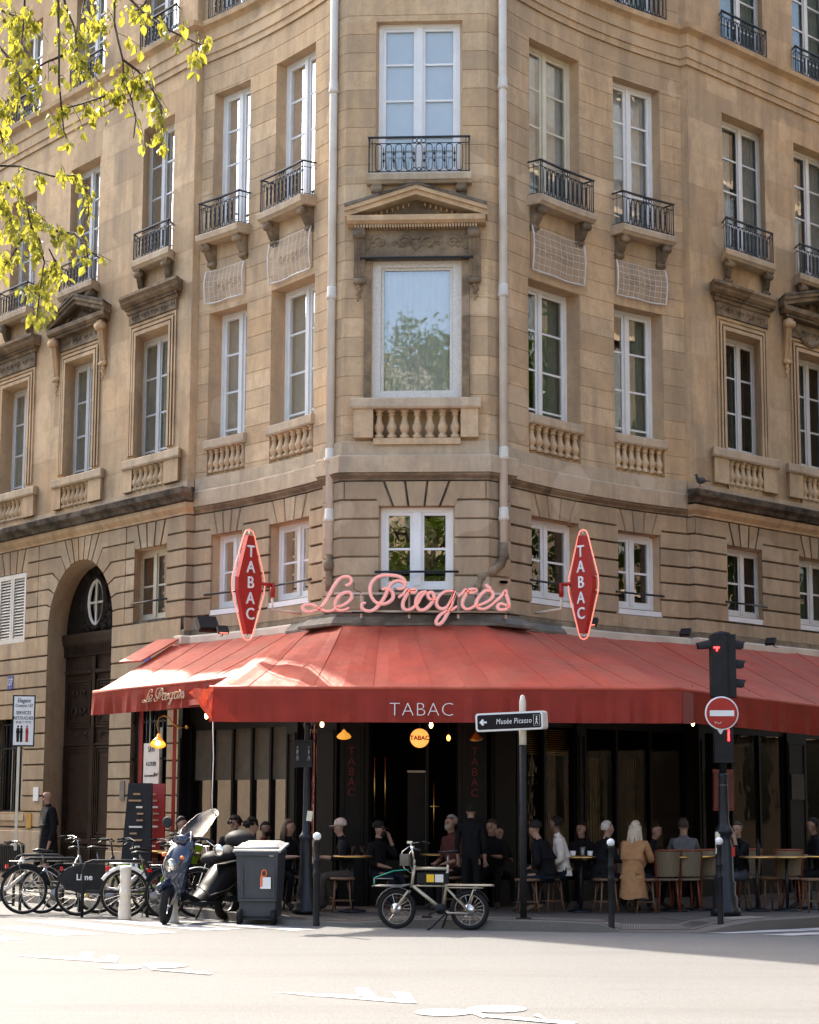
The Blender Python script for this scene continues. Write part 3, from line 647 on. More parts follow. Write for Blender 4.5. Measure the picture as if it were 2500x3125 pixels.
for i, d in enumerate(Wls):
    window(SL, (d['f2'][0], d['f2'][1], 11.45, d['f2'][3]), 4, .28, pane='pane_up', back=('curtain_up', .12), cz=[(0, .42), (.5, 1)]); window(SL, d['ff'], 3, .32, low=7.98, back=('curtain', .12)); window(SL, d['f3'], 4, .26, pane='pane_up')
    if i == 0: window(SL, d['mz'], 2, .24, fm='cream', pane='pane', back=('curtain', .2), cz=[(0, .2)])
    if i >= 2:      # closed louvred shutters
        a, c, u, v = d['mz']; mid = (a + c) / 2
        for x0, x1 in ((a + .01, mid - .005), (mid + .005, c - .01)):
            s_ = B()
            for q in ((x0, x0 + .07, u, v), (x1 - .07, x1, u, v), (x0 + .07, x1 - .07, v - .09, v), (x0 + .07, x1 - .07, u, u + .09)): fbox(s_, SL, q[0], q[1], -.02, .045, q[2], q[3])
            n = 20
            for k in range(n):
                z = u + .09 + (v - u - .18) * k / n; dz = (v - u - .18) / n
                fprof(s_, SL, x0 + .07, x1 - .07, [(-.015, z + dz * .9), (.03, z + .005), (.036, z + .012), (-.008, z + dz * .98)])
            s_.build('shutter', M['shutter'], BLD, ORG)
        fz = B(); fbox(fz, SL, a, c, -.06, -.03, u, v); fz.build('shutter_backing', M['dark'], BLD, ORG)

# ---------------------------------------------------------------- balconies with wrought iron
def ring2(b, f, cx, cz, rx, rz, n=10, r=.0085): b.tube([f(cx + rx * math.cos(2 * math.pi * k / n), cz + (rz - rx) * (1 if math.sin(2 * math.pi * k / n) > 0 else -1) * (0 if rz <= rx else 1) * (abs(math.sin(2 * math.pi * k / n)) > .01) + rx * math.sin(2 * math.pi * k / n)) for k in range(n)], r, 4, closed=True)
def balcony(g, a, c, z0, z1, out=.27, slab=True, consoles=True, n=None, org_z=None):
    o = None
    if slab:
        s_ = B(); s_.tone = .55
        fprof(s_, g, a - .04, c + .04, [(0, z0 - .16), (out - .02, z0 - .16), (out + .01, z0 - .13), (out + .04, z0 - .11), (out + .05, z0 - .02), (out + .03, z0), (0, z0 + .01)])
        o = s_.build('balcony', M['stone_pale'], BLD, ORG)
        if consoles:
            for q in (a + .12, c - .12):
                k = B(); k.tone = .3; W_ = .075
                prof = [(0, z0 - .16), (out - .03, z0 - .16), (out - .03, z0 - .20), (out - .06, z0 - .25), (out - .10, z0 - .33), (out - .15, z0 - .42), (.05, z0 - .50), (.05, z0 - .56), (0, z0 - .58)]
                fprof(k, g, q - W_, q + W_, prof)
                for dz, oo, r in ((z0 - .235, out - .075, .062), (z0 - .50, .055, .045)):
                    k.tube([g.P(q - W_ - .012, oo, dz), g.P(q + W_ + .012, oo, dz)], r, 10)
                for dd in (-.045, 0, .045): fprof(k, g, q + dd - .012, q + dd + .012, [(p + .014, zz) for p, zz in prof[2:7]] + [(0.01, z0 - .5), (0.01, z0 - .2)])
                k.build('console', M['stone_dark'], o, ORG)
    r = B(); F = lambda x, z: g.P(x, out - .01, z); h = z1 - z0
    fbox(r, g, a - .02, c + .02, out - .035, out + .015, z1 - .022, z1)
    for z in (z0 + .03, z1 - .11): fbox(r, g, a, c, out - .018, out - .004, z - .006, z + .006)
    for q in (a, c):
        for k, x in enumerate((q, q + (.05 if q == a else -.05))): r.tube([F(x, z0), F(x, z1)], .014 if k == 0 else .008, 4)
        fbox(r, g, q - .012, q + .012, 0, out, z1 - .022, z1 - .001)
        for z in (z0 + .03, z1 - .11): r.tube([g.P(q, 0, z), g.P(q, out, z)], .006, 4)
        r.tube([g.P(q, out * .45, z0 + .01), g.P(q, out * .45, z1 - .02)], .006, 4)
    w_ = c - a - .14; n = n or max(7, round(w_ / .118)); p = w_ / n
    for i in range(n):
        x = a + .07 + p * (i + .5); zc = (z0 + .03 + z1 - .11) / 2; rz = (h - .14) / 2 - .012
        ring2(r, F, x, zc, p * .33, rz, 12)
        if i:
            xx = x - p / 2
            r.tube([F(xx, zc - rz * .75), F(xx, zc + rz * .75)], .008, 4)
            for dz in (-rz * .25, rz * .28): r.ball(F(xx, zc + dz), .019, 5, (1, 1, 1.7))
    xm = (a + c) / 2
    for dx in (-.07, 0, .07): ring2(r, F, xm + dx, z1 - .066, .034, .034, 8); ring2(r, F, xm + dx, z0 + .06, .03, .03, 8)
    r.build('railing', M['iron'], o or BLD, ORG)
    return o
balcony(SC, .38, 1.96, 11.47, 12.07, .17, n=9)
for g, L in ((SR, Wr), (SR, Wrs), (SL, Wl), (SL, Wls)):
    for i, d in enumerate(L):
        a, c = d['f2'][0], d['f2'][1]; e = .05
        balcony(g, a - e, c + e, 11.47 if g is SR or L is Wl else 11.40, 12.06 if L is not Wls else 11.93)
        if not (L is Wr and i == 0) and not (L is Wl and i == 0): balcony(g, d['f3'][0] - .02, d['f3'][1] + .02, 15.48, 16.02, .16, slab=False)

# ---------------------------------------------------------------- balustrades under the first-floor windows
BPROF = [(.062, 0), (.062, .05), (.045, .055), (.035, .075), (.05, .10), (.068, .15), (.066, .185), (.045, .235), (.034, .30), (.037, .345), (.05, .35), (.05, .365), (.036, .372), (.05, .40), (.062, .405), (.062, .43)]
bal_src = None
def balustrade(g, a, c, x0, x1, n, zb, zt, out=.03, rail=(.0, .14), rail_h=.17, piers=True):
    global bal_src
    r = B(); r.tone = .85
    fprof(r, g, a, c, [(-.20, zt), (out + .09, zt), (out + .11, zt + .03), (out + .11, zt + rail_h - .02), (out + .08, zt + rail_h), (-.20, zt + rail_h)])
    o = r.build('balustrade', M['stone_pale'], BLD, ORG)
    k = B(); k.tone = .6
    if piers:
        for p, q in ((a + .04, x0), (x1, c - .04)):
            if q - p > .05: fbox(k, g, p, q, 0.0, out + .06, zb, zt)
    fbox(k, g, x0, x1, -.26, -.17, zb - .1, zt); fbox(k, g, x0, x1, -.34, -.17, zt, zt + rail_h + .01); fbox(k, g, x0, x1, -.17, out - .0, zb - .1, zb - .002)
    if k.v: k.build('pedestal', M['stone'], o, ORG)
    st = (x1 - x0) / n
    for i in range(n):
        q = x0 + st * (i + .5)
        if bal_src is None:
            b = B(); b.tone = .7; b.lathe([(rr, zz) for rr, zz in BPROF], n=12); bo = b.build('baluster', M['stone'], o); bal_src = bo
        else: bo = bal_src.copy(); C.objects.link(bo); bo.parent = o
        bo.location = g.P(q, min(out, .03) + .005, zb) - ORG; bo.scale = (min(1.15, st / .155), min(1.15, st / .155), (zt - zb) / .43)
balustrade(SC, .13, 2.14, .47, 1.83, 7, 7.24, 7.69, .10)
balustrade(SR, .80, 2.27, .84, 2.22, 7, 7.27, 7.70, -.03, piers=False); balustrade(SR, 3.09, 4.33, 3.13, 4.29, 7, 7.27, 7.70, -.03, piers=False)
balustrade(SL, .63, 2.05, .68, 2.02, 7, 7.27, 7.68, -.03, piers=False); balustrade(SL, 2.70, 3.83, 2.75, 3.79, 7, 7.27, 7.68, -.03, piers=False)
for d in Wrs: a, c = d['ff'][:2]; balustrade(SR, a - .46, c + .48, a + .01, c - .01, 6, 7.24, 7.69, .06)
for d in Wls: a, c = d['ff'][:2]; balustrade(SL, a - .50, c + .32, a + .02, c - .02, 6, 7.19, 7.60, .06)

# ---------------------------------------------------------------- window surrounds, hoods, pediments, carving
def dent(b, g, a, c, o0, o1, z0, z1, st=.045):
    n = int((c - a) / st)
    for i in range(n): fbox(b, g, a + st * i + .008, a + st * i + st - .008, o0, o1, z0, z1)
def scrolls(b, g, a, c, zc, o, r, n):
    for i in range(n):
        x = a + (c - a) * (i + .5) / n; sg = 1 if i % 2 else -1
        pts = [g.P(x + sg * r * (1 - .11 * t) * math.cos(t * .85), o, zc + r * (1 - .11 * t) * math.sin(t * .85)) for t in range(9)]
        b.tube(pts, [(.014 - .001 * t) * max(1, r / .06) for t in range(9)], 5)
        b.tube([g.P(x + sg * r, o, zc), g.P(x + sg * r * 1.5, o, zc - r * .9), g.P(x + sg * r * 2.1, o, zc - r * .6)], [.014, .012, .005], 5)
        b.ball(g.P(x + sg * r * 1.3, o, zc + r * .5), .02, 5)
def surround(g, h, zt, wide=.24, o=.07):
    b = B(); b.tone = .45; a, c = h[0], h[1]
    for i, (w_, oo) in enumerate(((wide, o * .55), (wide * .62, o * .85), (wide * .28, o))):
        for p, q in ((a - w_, a - w_ + .05 if i < 2 else a), (c + (w_ - .05 if i < 2 else 0), c + w_)): fbox(b, g, p, q, .004, oo, 7.87, h[3] + w_)
        fbox(b, g, a - w_ + (.05 if i < 2 else wide * .28), c + w_ - (.05 if i < 2 else wide * .28), .004, oo - .001, h[3] + (w_ - .05 if i < 2 else 0), h[3] + w_)
    b.build('window_surround', M['stone'], BLD, ORG)
def hood(g, h, top, over=.42, dark='stone_dark'):
    a, c = h[0] - over, h[1] + over; z = top - .26
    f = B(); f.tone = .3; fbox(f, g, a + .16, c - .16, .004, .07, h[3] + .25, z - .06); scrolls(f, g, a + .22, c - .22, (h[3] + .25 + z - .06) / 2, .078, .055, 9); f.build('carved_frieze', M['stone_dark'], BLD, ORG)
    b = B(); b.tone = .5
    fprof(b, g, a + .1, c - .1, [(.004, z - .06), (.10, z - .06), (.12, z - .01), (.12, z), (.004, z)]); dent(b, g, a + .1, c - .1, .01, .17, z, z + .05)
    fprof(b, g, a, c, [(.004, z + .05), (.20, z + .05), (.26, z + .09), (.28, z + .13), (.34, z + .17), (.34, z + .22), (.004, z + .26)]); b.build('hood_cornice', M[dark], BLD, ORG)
def bracket(b, g, q, w_, z1, z0, o=.22):
    pr = [(.004, z1)] + [(o - (o - .05) * ((z1 - z) / (z1 - z0)) ** .8, z) for z in [z1 - (z1 - z0) * k / 8 for k in range(9)]] + [(.004, z0)]
    fprof(b, g, q - w_, q + w_, pr)
    b.tube([g.P(q - w_ - .015, o - .05, z1 - .09), g.P(q + w_ + .015, o - .05, z1 - .09)], .075, 10); b.tube([g.P(q - w_ - .01, .07, z0 + .03), g.P(q + w_ + .01, .07, z0 + .03)], .05, 10)
    for dd in (-.55, 0, .55): b.tube([g.P(q + w_ * dd, p + .006, z) for p, z in pr[2:-1]], .011, 5)
    for k in range(5): b.ball(g.P(q + (.012 if k % 2 else -.012), .05, z0 - .05 - .055 * k), .045 - .006 * k, 6, (1, .8, 1.1))
def pediment(g, a, c, zb, zt, o=.34):
    """a..c outer width, zb cornice bottom, zt apex"""
    te_ = []; b = B(); b.tone = .5; m = (a + c) / 2; zc = zb + .12
    fprof(b, g, a + .03, c - .03, [(.004, zb), (o - .12, zb), (o - .06, zb + .04), (o - .05, zc), (.004, zc)])
    dent(b, g, a + .14, c - .14, .01, o - .14, zb - .055, zb - .005)
    for sg, (p, q) in ((1, (a, m)), (-1, (c, m))):
        def bar(t0, t1, o0, o1):
            b.prism([(p, zc + t0 - .02), (q, zt - .17 + t0), (q, zt - .17 + t1), (p, zc + t1 - .02)], lambda x, z: g.P(x, o0, z), lambda x, z: g.P(x, o1, z))
        bar(0, .075, .004, o - .05); bar(.075, .14, .004, o); te_.append((p, q))
        n = 12
        for k in range(1, n):
            x = p + (q - p) * (k + .5) / (n + 1) ; z = zc + (zt - .17 - zc) * (k + .5) / (n + 1) - .02
            if z > zc + .05: fbox(b, g, x - .012, x + .012, .01, .10, z - .065, z - .012)
    o_ = b.build('pediment', M['stone'] if o > .36 else M['stone_dark'], BLD, ORG); e_ = B()
    for p, q in te_: e_.prism([(p, zc + .12), (q, zt - .17 + .14), (q, zt - .17 + .18), (p, zc + .17)], lambda x, z: g.P(x, .004, z), lambda x, z: g.P(x, o + .025, z))
    e_.build('weathered_edge', M['stone_black'], o_, ORG)
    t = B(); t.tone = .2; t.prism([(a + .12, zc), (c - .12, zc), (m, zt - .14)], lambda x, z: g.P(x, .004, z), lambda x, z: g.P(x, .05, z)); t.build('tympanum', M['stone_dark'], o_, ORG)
    return o_
# centre
pediment(SC, 0.02, 2.25, 10.62, 11.24, .40)
b = B(); b.tone = .3; fbox(b, SC, .27, 1.98, .016, .12, 10.12, 10.56); scrolls(b, SC, .36, 1.90, 10.35, .13, .125, 4); scrolls(b, SC, .45, 1.8, 10.33, .13, .06, 6); b.build('carved_frieze', M['stone_dark'], BLD, ORG)
b = B(); fprof(b, SC, .25, 2.02, [(.016, 10.085), (.16, 10.085), (.17, 10.10), (.17, 10.115), (.016, 10.12)]); b.build('metal_drip', M['iron'], BLD, ORG)
for q in (.24, 2.04):
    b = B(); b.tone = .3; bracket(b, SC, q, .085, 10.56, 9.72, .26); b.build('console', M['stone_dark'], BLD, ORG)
b = B(); b.tone = .4
for p, q in ((.31, .42), (1.85, 1.96)): fbox(b, SC, p, q, .01, .07, 7.87, 10.08)
fbox(b, SC, .42, 1.85, .01, .069, 10.14, 10.08); b.build('window_surround', M['stone_dark'], BLD, ORG)
for L, g in ((Wls, SL), (Wrs, SR)):
    for i, d in enumerate(L):
        h = d['ff']; surround(g, h, 10.5)
        if (g is SL and i in (1, 3)) or (g is SR and i == 1):
            pediment(g, h[0] - .58, h[1] + .58, 10.60 if g is SL else 10.66, 11.22)
            f = B(); f.tone = .3; fbox(f, g, h[0] - .22, h[1] + .22, .004, .07, h[3] + .25, 10.55); scrolls(f, g, h[0] - .2, h[1] + .2, h[3] + .37, .08, .06, 7); f.build('carved_frieze', M['stone_dark'], BLD, ORG)
            for q in (h[0] - .36, h[1] + .36):
                k = B(); k.tone = .4; bracket(k, g, q, .085, 10.55, 9.75, .26); k.build('console', M['stone'], BLD, ORG)
        else: hood(g, h, 10.83 if g is SL else 10.86)
# carved swags on the right street front beside the second window
k = B(); k.tone = .3
for i in range(14):
    t = i / 13; x = Wrs[1]['ff'][0] - .05 + .9 * t; z = 10.45 - .22 * math.sin(math.pi * t); k.ball(SR.P(x, .07, z), .05 + .02 * math.sin(math.pi * t), 6)
k.build('carved_swag', M['stone_dark'], BLD, ORG)

# ---------------------------------------------------------------- carriage entrance
D0 = -.60
d = B(); d.m = 0
fbox(d, SL, ARCH[0], ARCH[1], D0 - .12, D0, .12, 4.62)
do = d.build('carriage_door', M['door'], BLD, ORG); tag(do, 'tall dark brown double carriage door with carved panels', None)
p = B()
def panel(x0, x1, z0, z1, o=.05, w_=.05):
    for k in range(3):
        e = w_ * k; oo = D0 + o * (1 - k * .28)
        for q in ((x0 + e, x0 + e + w_ * .6, z0 + e, z1 - e), (x1 - e - w_ * .6, x1 - e, z0 + e, z1 - e), (x0 + e + w_ * .6, x1 - e - w_ * .6, z1 - e - w_ * .6, z1 - e), (x0 + e + w_ * .6, x1 - e - w_ * .6, z0 + e, z0 + e + w_ * .6)): fbox(p, SL, q[0], q[1], D0 - .01, oo, q[2], q[3])
for x0, x1 in ((ARCH[0] + .08, AC - .07), (AC + .07, ARCH[1] - .08)):
    panel(x0 + .05, x1 - .05, 3.05, 3.95); panel(x0, x1, .95, 2.75, .06, .06); panel(x0 + .02, x1 - .02, .2, .85)
    scrolls(p, SL, x0 + .25, x1 - .25, 3.35, D0 + .03, .13, 2); scrolls(p, SL, x0 + .3, x1 - .3, 3.7, D0 + .03, .09, 2); scrolls(p, SL, x0 + .2, x1 - .2, 2.92, D0 + .02, .06, 4)
    fprof(p, SL, x0, x1, [(D0, 4.05), (D0 + .08, 4.08), (D0 + .10, 4.14), (D0, 4.16)]); fprof(p, SL, x0, x1, [(D0, .86), (D0 + .08, .88), (D0 + .05, .97), (D0, 1.0)])
fbox(p, SL, AC - .06, AC + .06, D0, D0 + .07, .12, 4.4)
p.build('door_panel', M['door'], do, ORG)
p = B(); fprof(p, SL, ARCH[0], ARCH[1], [(D0, 4.42), (D0 + .07, 4.42), (D0 + .08, 4.60), (D0 + .13, 4.66), (D0 + .17, 4.78), (D0 + .17, 4.84), (D0, 4.86)])
for i in range(34): x = ARCH[0] + .1 + (ARCH[1] - ARCH[0] - .2) * i / 33; fbox(p, SL, x - .014, x + .014, D0 + .06, D0 + .10, 4.45, 4.60)
p.build('transom', M['door'], do, ORG)
p = B(); N = 28; orx, orz, ocz = .36, .47, 5.42
for i in range(N):
    t0, t1 = 2 * math.pi * i / N, 2 * math.pi * (i + 1) / N
    def rim(t):
        c_, s_ = math.cos(t), math.sin(t)
        k = 1e9
        if abs(c_) > 1e-6: k = min(k, AR_ / abs(c_))
        if s_ < 0: k = min(k, (ocz - 4.8) / -s_)
        else:
            bq = (ocz - ASP) * s_; k = min(k, -bq + math.sqrt(max(0, bq * bq - (ocz - ASP) ** 2 + AR_ ** 2)))
        return AC + k * c_, ocz + k * s_
    e0, e1 = (AC + orx * math.cos(t0), ocz + orz * math.sin(t0)), (AC + orx * math.cos(t1), ocz + orz * math.sin(t1)); r0, r1 = rim(t0), rim(t1)
    p.quad(SL.P(e0[0], D0, e0[1]), SL.P(e1[0], D0, e1[1]), SL.P(r1[0], D0, r1[1]), SL.P(r0[0], D0, r0[1]))
random.seed(3)
for i in range(60):
    t = random.uniform(0, 2 * math.pi); k = random.uniform(1.25, 2.0); x, z = AC + orx * k * math.cos(t), ocz + orz * k * math.sin(t)
    if z < 4.9 or (x - AC) ** 2 + (z - ASP) ** 2 > (AR_ - .12) ** 2: continue
    q = random.uniform(.04, .09); p.ball(SL.P(x, D0 + .02, z), q, 6, (1, .8, random.uniform(.7, 1.6)))
    if i % 3 == 0: p.tube([SL.P(x + .12 * math.cos(j), D0 + .05, z + .1 * math.sin(j)) for j in range(4)], .02, 5)
p.build('carved_tympanum', M['oculus'], do, ORG)
p = B(); p.tube([SL.P(AC + (orx + .03) * math.cos(t * .3142), D0 + .04, ocz + (orz + .03) * math.sin(t * .3142)) for t in range(20)], .06, 6, closed=True); p.build('oculus_ring', M['oculus'], do, ORG)
p = B(); p.tube([SL.P(AC + (orx - .05) * math.cos(t * .3142), D0 + .02, ocz + (orz - .05) * math.sin(t * .3142)) for t in range(20)], .035, 6, closed=True)
fbox(p, SL, AC - .035, AC + .035, D0 - .02, D0 + .05, ocz - orz, ocz + orz); fbox(p, SL, AC - orx, AC + orx, D0 - .02, D0 + .03, ocz - .02, ocz + .02)
po = p.build('oculus_window', M['shutter'], do, ORG)
p = B(); p.prism([(AC + orx * math.cos(t * .3142), ocz + orz * math.sin(t * .3142)) for t in range(20)], lambda x, z: SL.P(x, D0 - .03, z), lambda x, z: SL.P(x, D0 - .04, z)); p.build('oculus_glass', M['pane_dark'], do, ORG)
bk = B(); fbox(bk, SL, ARCH[0] - .3, ARCH[1] + .3, D0 - .6, D0 - .5, .1, 6.4); bk.build('passage_wall', M['room'], BLD, ORG)
# barred ground-floor windows
for i, h in enumerate(GW):
    b = B(); b.quad(*[SL.P(x, -.27, z) for x, z in ((h[0], h[2]), (h[1], h[2]), (h[1], h[3]), (h[0], h[3]))]); fo = b.build('street_window', M['dark'], BLD, ORG)
    b = B(); n = 8 if i else 9
    for k in range(n): x = h[0] + .06 + (h[1] - h[0] - .12) * k / (n - 1); b.tube([SL.P(x, -.06, h[2] + .02), SL.P(x, -.06, h[3] - .02)], .014, 6)
    for z in (h[2] + .06, (h[2] + h[3]) / 2 + .3, h[3] - .2): fbox(b, SL, h[0], h[1], -.075, -.045, z - .015, z + .015)
    b.build('window_bars', M['iron'] if i == 0 else M['matt'], fo, ORG)
    b = B(); fbox(b, SL, h[0] + .32, h[0] + .42, -.25, -.20, h[2], h[3] - .3); fbox(b, SL, h[1] - .52, h[1] - .45, -.25, -.20, h[2], h[3]); b.build('window_frame', M['cream'], fo, ORG)
    b = B(); b.tone = .7; fprof(b, SL, h[0] - .1, h[1] + .1, [(-.2, h[2] - .12), (.06, h[2] - .12), (.06, h[2] - .01), (-.2, h[2] + .01)]); b.build('sill', M['stone_pale'], BLD, ORG)
b = B(); fbox(b, SL, LS0 + 5.6, LS0 + 6.7, .02, .06, .3, .85)
for k in range(14): x = LS0 + 5.65 + k * .077; fbox(b, SL, x, x + .02, .06, .075, .33, .82)
b.build('cellar_grille', M['iron'], BLD, ORG)
b = B(); fprof(b, SL, LS0 + .13, LS0 + 2.5, [(.004, .12), (.06, .12), (.06, .78), (.004, .82)]); b.tone = .6; b.build('wall_base', M['stone_pale'], BLD, ORG); b = B(); fprof(b, SL, LS0 + 4.97, LS0 + 11, [(.004, .12), (.055, .12), (.055, 1.10), (.004, 1.14)]); b.tone = .6; b.build('wall_base', M['stone_pale'], BLD, ORG)
# wires across the mezzanine windows
for g, a, c in ((SC, Wc['mz'][0] - .05, Wc['mz'][1] + .05), (SR, .78, 2.2), (SR, 3.05, 4.22), (SL, .6, 2.1), (SL, 2.6, 3.75), (SR, RS0 + .85, RS0 + 2.1), (SL, LS0 + .6, LS0 + 1.85)):
    b = B(); z = 5.16; b.tube([g.P(q, .05, z) for q in g.cuts(a, c)], .018, 6); b.build('window_guard_bar', M['iron'], BLD, ORG)

# ---------------------------------------------------------------- ground
def flat(name, m, polys, z):
    b = B()
    for k, p in enumerate(polys): b.add([(q[0], q[1], z + .0005 * k) for q in p], [tuple(range(len(p)))])
    return struct(name, b, m)
def asphalt():
    m, t, b, n, l = _nodes('sun_bleached_asphalt'); pos = n.new('ShaderNodeNewGeometry').outputs['Position']
    f = noise(n, l, 38, 5, pos, .95); g = noise(n, l, .35, 4, sc3(n, l, pos, (1, .4, 1))); h = noise(n, l, 2.2, 5, pos, .7)
    c = ramp(n, l, f, .30, .66, (.02, .0195, .018), (.215, .21, .20)); c = mix(n, l, ramp(n, l, g, .35, .65, (0, 0, 0), (.55,) * 3), c, (.14, .136, .128))
    c = mix(n, l, ramp(n, l, h, .55, .75, (0, 0, 0), (.35,) * 3), c, (.11, .102, .09))
    k1 = noise(n, l, 11, 4, pos, .9); c = mix(n, l, ramp(n, l, k1, .50, .66, (0, 0, 0), (.5,) * 3), c, (.085, .082, .076))
    k2 = noise(n, l, .22, 7, sc3(n, l, pos, (.35, 2.2, 1)), .75); c = mix(n, l, ramp(n, l, k2, .50, .64, (0, 0, 0), (.38,) * 3), c, (.085, .08, .073))
    k3 = noise(n, l, 90, 1, pos); c = mix(n, l, ramp(n, l, k3, .70, .74, (0, 0, 0), (.7,) * 3), c, (.36, .35, .33))
    l.new(c, b.inputs['Base Color']); _set(b, Roughness=.88, Specular_IOR_Level=.3); bump(n, l, b, f, .7, .006); return m
M['road'] = asphalt()
def worn():
    m, t, b, n, l = _nodes('worn_white_road_paint'); pos = n.new('ShaderNodeNewGeometry').outputs['Position']
    f = noise(n, l, 26, 6, pos, .9); g = noise(n, l, 2.5, 4, pos)
    mm = n.new('ShaderNodeMath'); mm.operation = 'ADD'; l.new(f, mm.inputs[0]); l.new(g, mm.inputs[1])
    l.new(ramp(n, l, mm.outputs[0], .82, 1.02, (.17, .165, .155), (.42, .41, .40)), b.inputs['Base Color']); _set(b, Roughness=.75); return m
def granite(name, col, sc_=30):
    m, t, b, n, l = _nodes(name); pos = n.new('ShaderNodeNewGeometry').outputs['Position']; f = noise(n, l, sc_, 4, pos, .8); g = noise(n, l, .9, 5, pos)
    c = ramp(n, l, f, .3, .7, tuple(x * .75 for x in col), tuple(x * 1.2 for x in col)); c = mix(n, l, ramp(n, l, g, .42, .7, (0, 0, 0), (.45,) * 3), c, tuple(x * .6 for x in col))
    l.new(c, b.inputs['Base Color']); _set(b, Roughness=.85); bump(n, l, b, f, .4, .005); return m
M['pave'] = granite('grey_pavement_asphalt', (.062, .054, .044)); M['kerb'] = granite('granite_kerb', (.115, .103, .086), 50)
M['paint'] = worn(); M['tactile'] = granite('pale_tactile_slab', (.22, .195, .155), 20)
b = B(); NX = 40
b.quad((-160, -60, 0), (160, -60, 0), (160, 160, 0), (-160, 160, 0)); struct('road', b, M['road'])
off = lambda g, s_, o: (g.P(s_, 0, 0) + g.out(s_) * o)
LP = [off(SL, LS0 + 60, 2.3), off(SL, LS0 + 5, 2.3), off(SL, LS0 + .2, 2.3)]
KE = [(*p[:2], .12) for p in LP] + [(-2.62, 28.3, .12), (-2.05, 27.55, .10), (-1.55, 27.1, .06), (-.8, 26.86, .05), (0., 26.68, .11), (.9, 26.25, .13), (1.9, 25.98, .13), (2.45, 25.9, .11), (2.75, 25.84, .02), (3.3, 25.78, .02), (3.80, 25.82, .02), (4.2, 26.02, .09), (4.6, 26.35, .13), (5.2, 26.9, .13), (6.2, 27.85, .13), (12, 33.6, .13), (40, 61.6, .13)]
KI = []
for i, p in enumerate(KE):
    a_, c_ = Vector(KE[max(0, i - 1)][:2]), Vector(KE[min(len(KE) - 1, i + 1)][:2]); d_ = (c_ - a_).normalized(); KI.append(Vector((-d_.y, d_.x)))
def ringp(i, o, z): return (KE[i][0] + KI[i].x * o, KE[i][1] + KI[i].y * o, z)
kb = B(); pv = B(); tc = B()
for i in range(len(KE) - 1):
    j = i + 1; z0_, z1_ = KE[i][2], KE[j][2]
    kb.quad(ringp(i, 0, 0), ringp(j, 0, 0), ringp(j, .015, z1_), ringp(i, .015, z0_)); kb.quad(ringp(i, .015, z0_), ringp(j, .015, z1_), ringp(j, .28, z1_ + .003), ringp(i, .28, z0_ + .003))
    pv.quad(ringp(i, .28, z0_ + .003), ringp(j, .28, z1_ + .003), ringp(j, 1.5, .12), ringp(i, 1.5, .12))
    if 5 <= i <= 15:
        l1 = lambda k, o: KE[k][2] + (.12 - KE[k][2]) * (o - .28) / 1.22 + .008
        tc.quad(ringp(i, .34, l1(i, .34)), ringp(j, .34, l1(j, .34)), ringp(j, .80, l1(j, .80)), ringp(i, .80, l1(i, .80)))
inner = [ringp(i, 1.5, .12) for i in range(len(KE))]
pv.add([*inner, (30, 90, .12), (-30, 90, .12)], [tuple(range(len(inner) + 2))])
struct('kerb', kb, M['kerb']); struct('pavement', pv, M['pave']); struct('tactile_paving', tc, M['tactile'])
# ribs of the tactile strip
rb_ = B()
for i in range(5, 15):
    for k in range(14):
        t = k / 14
        a_ = Vector(ringp(i, .38, 0)).lerp(Vector(ringp(i + 1, .38, 0)), t); c_ = Vector(ringp(i, .76, 0)).lerp(Vector(ringp(i + 1, .76, 0)), t)
        za = KE[i][2] + (KE[i + 1][2] - KE[i][2]) * t; f1 = lambda o: za + (.12 - za) * (o - .28) / 1.22 + .012
        a_.z = f1(.38); c_.z = f1(.76); d_ = (Vector(ringp(i + 1, 0, 0)) - Vector(ringp(i, 0, 0))).normalized() * .012
        rb_.quad(a_ - d_, a_ + d_, c_ + d_, c_ - d_)
struct('tactile_ribs', rb_, M['kerb'])
W = lambda L: [onz(*p) for p in L]
flat('zebra_crossing', M['paint'], [W(L) for L in ([(-60, 2853), (0, 2858), (70, 2868), (-60, 2874)], [(-40, 2829), (60, 2826), (320, 2851), (170, 2857)], [(50, 2809), (190, 2810), (540, 2846), (420, 2853)], [(270, 2809), (400, 2811), (745, 2836), (620, 2841)], [(520, 2812), (640, 2815), (970, 2838), (890, 2842)],
    [(2100, 2848), (2560, 2832), (2560, 2839), (2230, 2850)], [(2320, 2855), (2560, 2843), (2560, 2851), (2420, 2857)])], .004)
z7 = lambda L: [onz(x / 1.38, 2350 + y / 1.38) for x, y in L]
z8 = lambda L: [onz(1250 + x / 1.38, 2350 + y / 1.38) for x, y in L]
ell = lambda x, y, a, c: [(x + a * math.cos(k * .2618), y + c * math.sin(k * .2618)) for k in range(24)]
flat('cycle_lane_marking', M['paint'], [z7([(50, 780), (328, 791), (330, 797), (160, 792)]), z7([(328, 791), (345, 768), (395, 770), (385, 799)]), z7([(160, 792), (385, 797), (440, 805), (437, 811)]), z7([(437, 811), (455, 782), (505, 785), (490, 813)]),
    z7(ell(510, 833, 86, 10)), z7(ell(695, 826, 92, 10)), z7([(600, 818), (625, 817), (660, 843), (640, 848)]), z7([(640, 845), (660, 842), (892, 858), (885, 865)]), z7([(782, 848), (808, 839), (815, 853)])], .005)
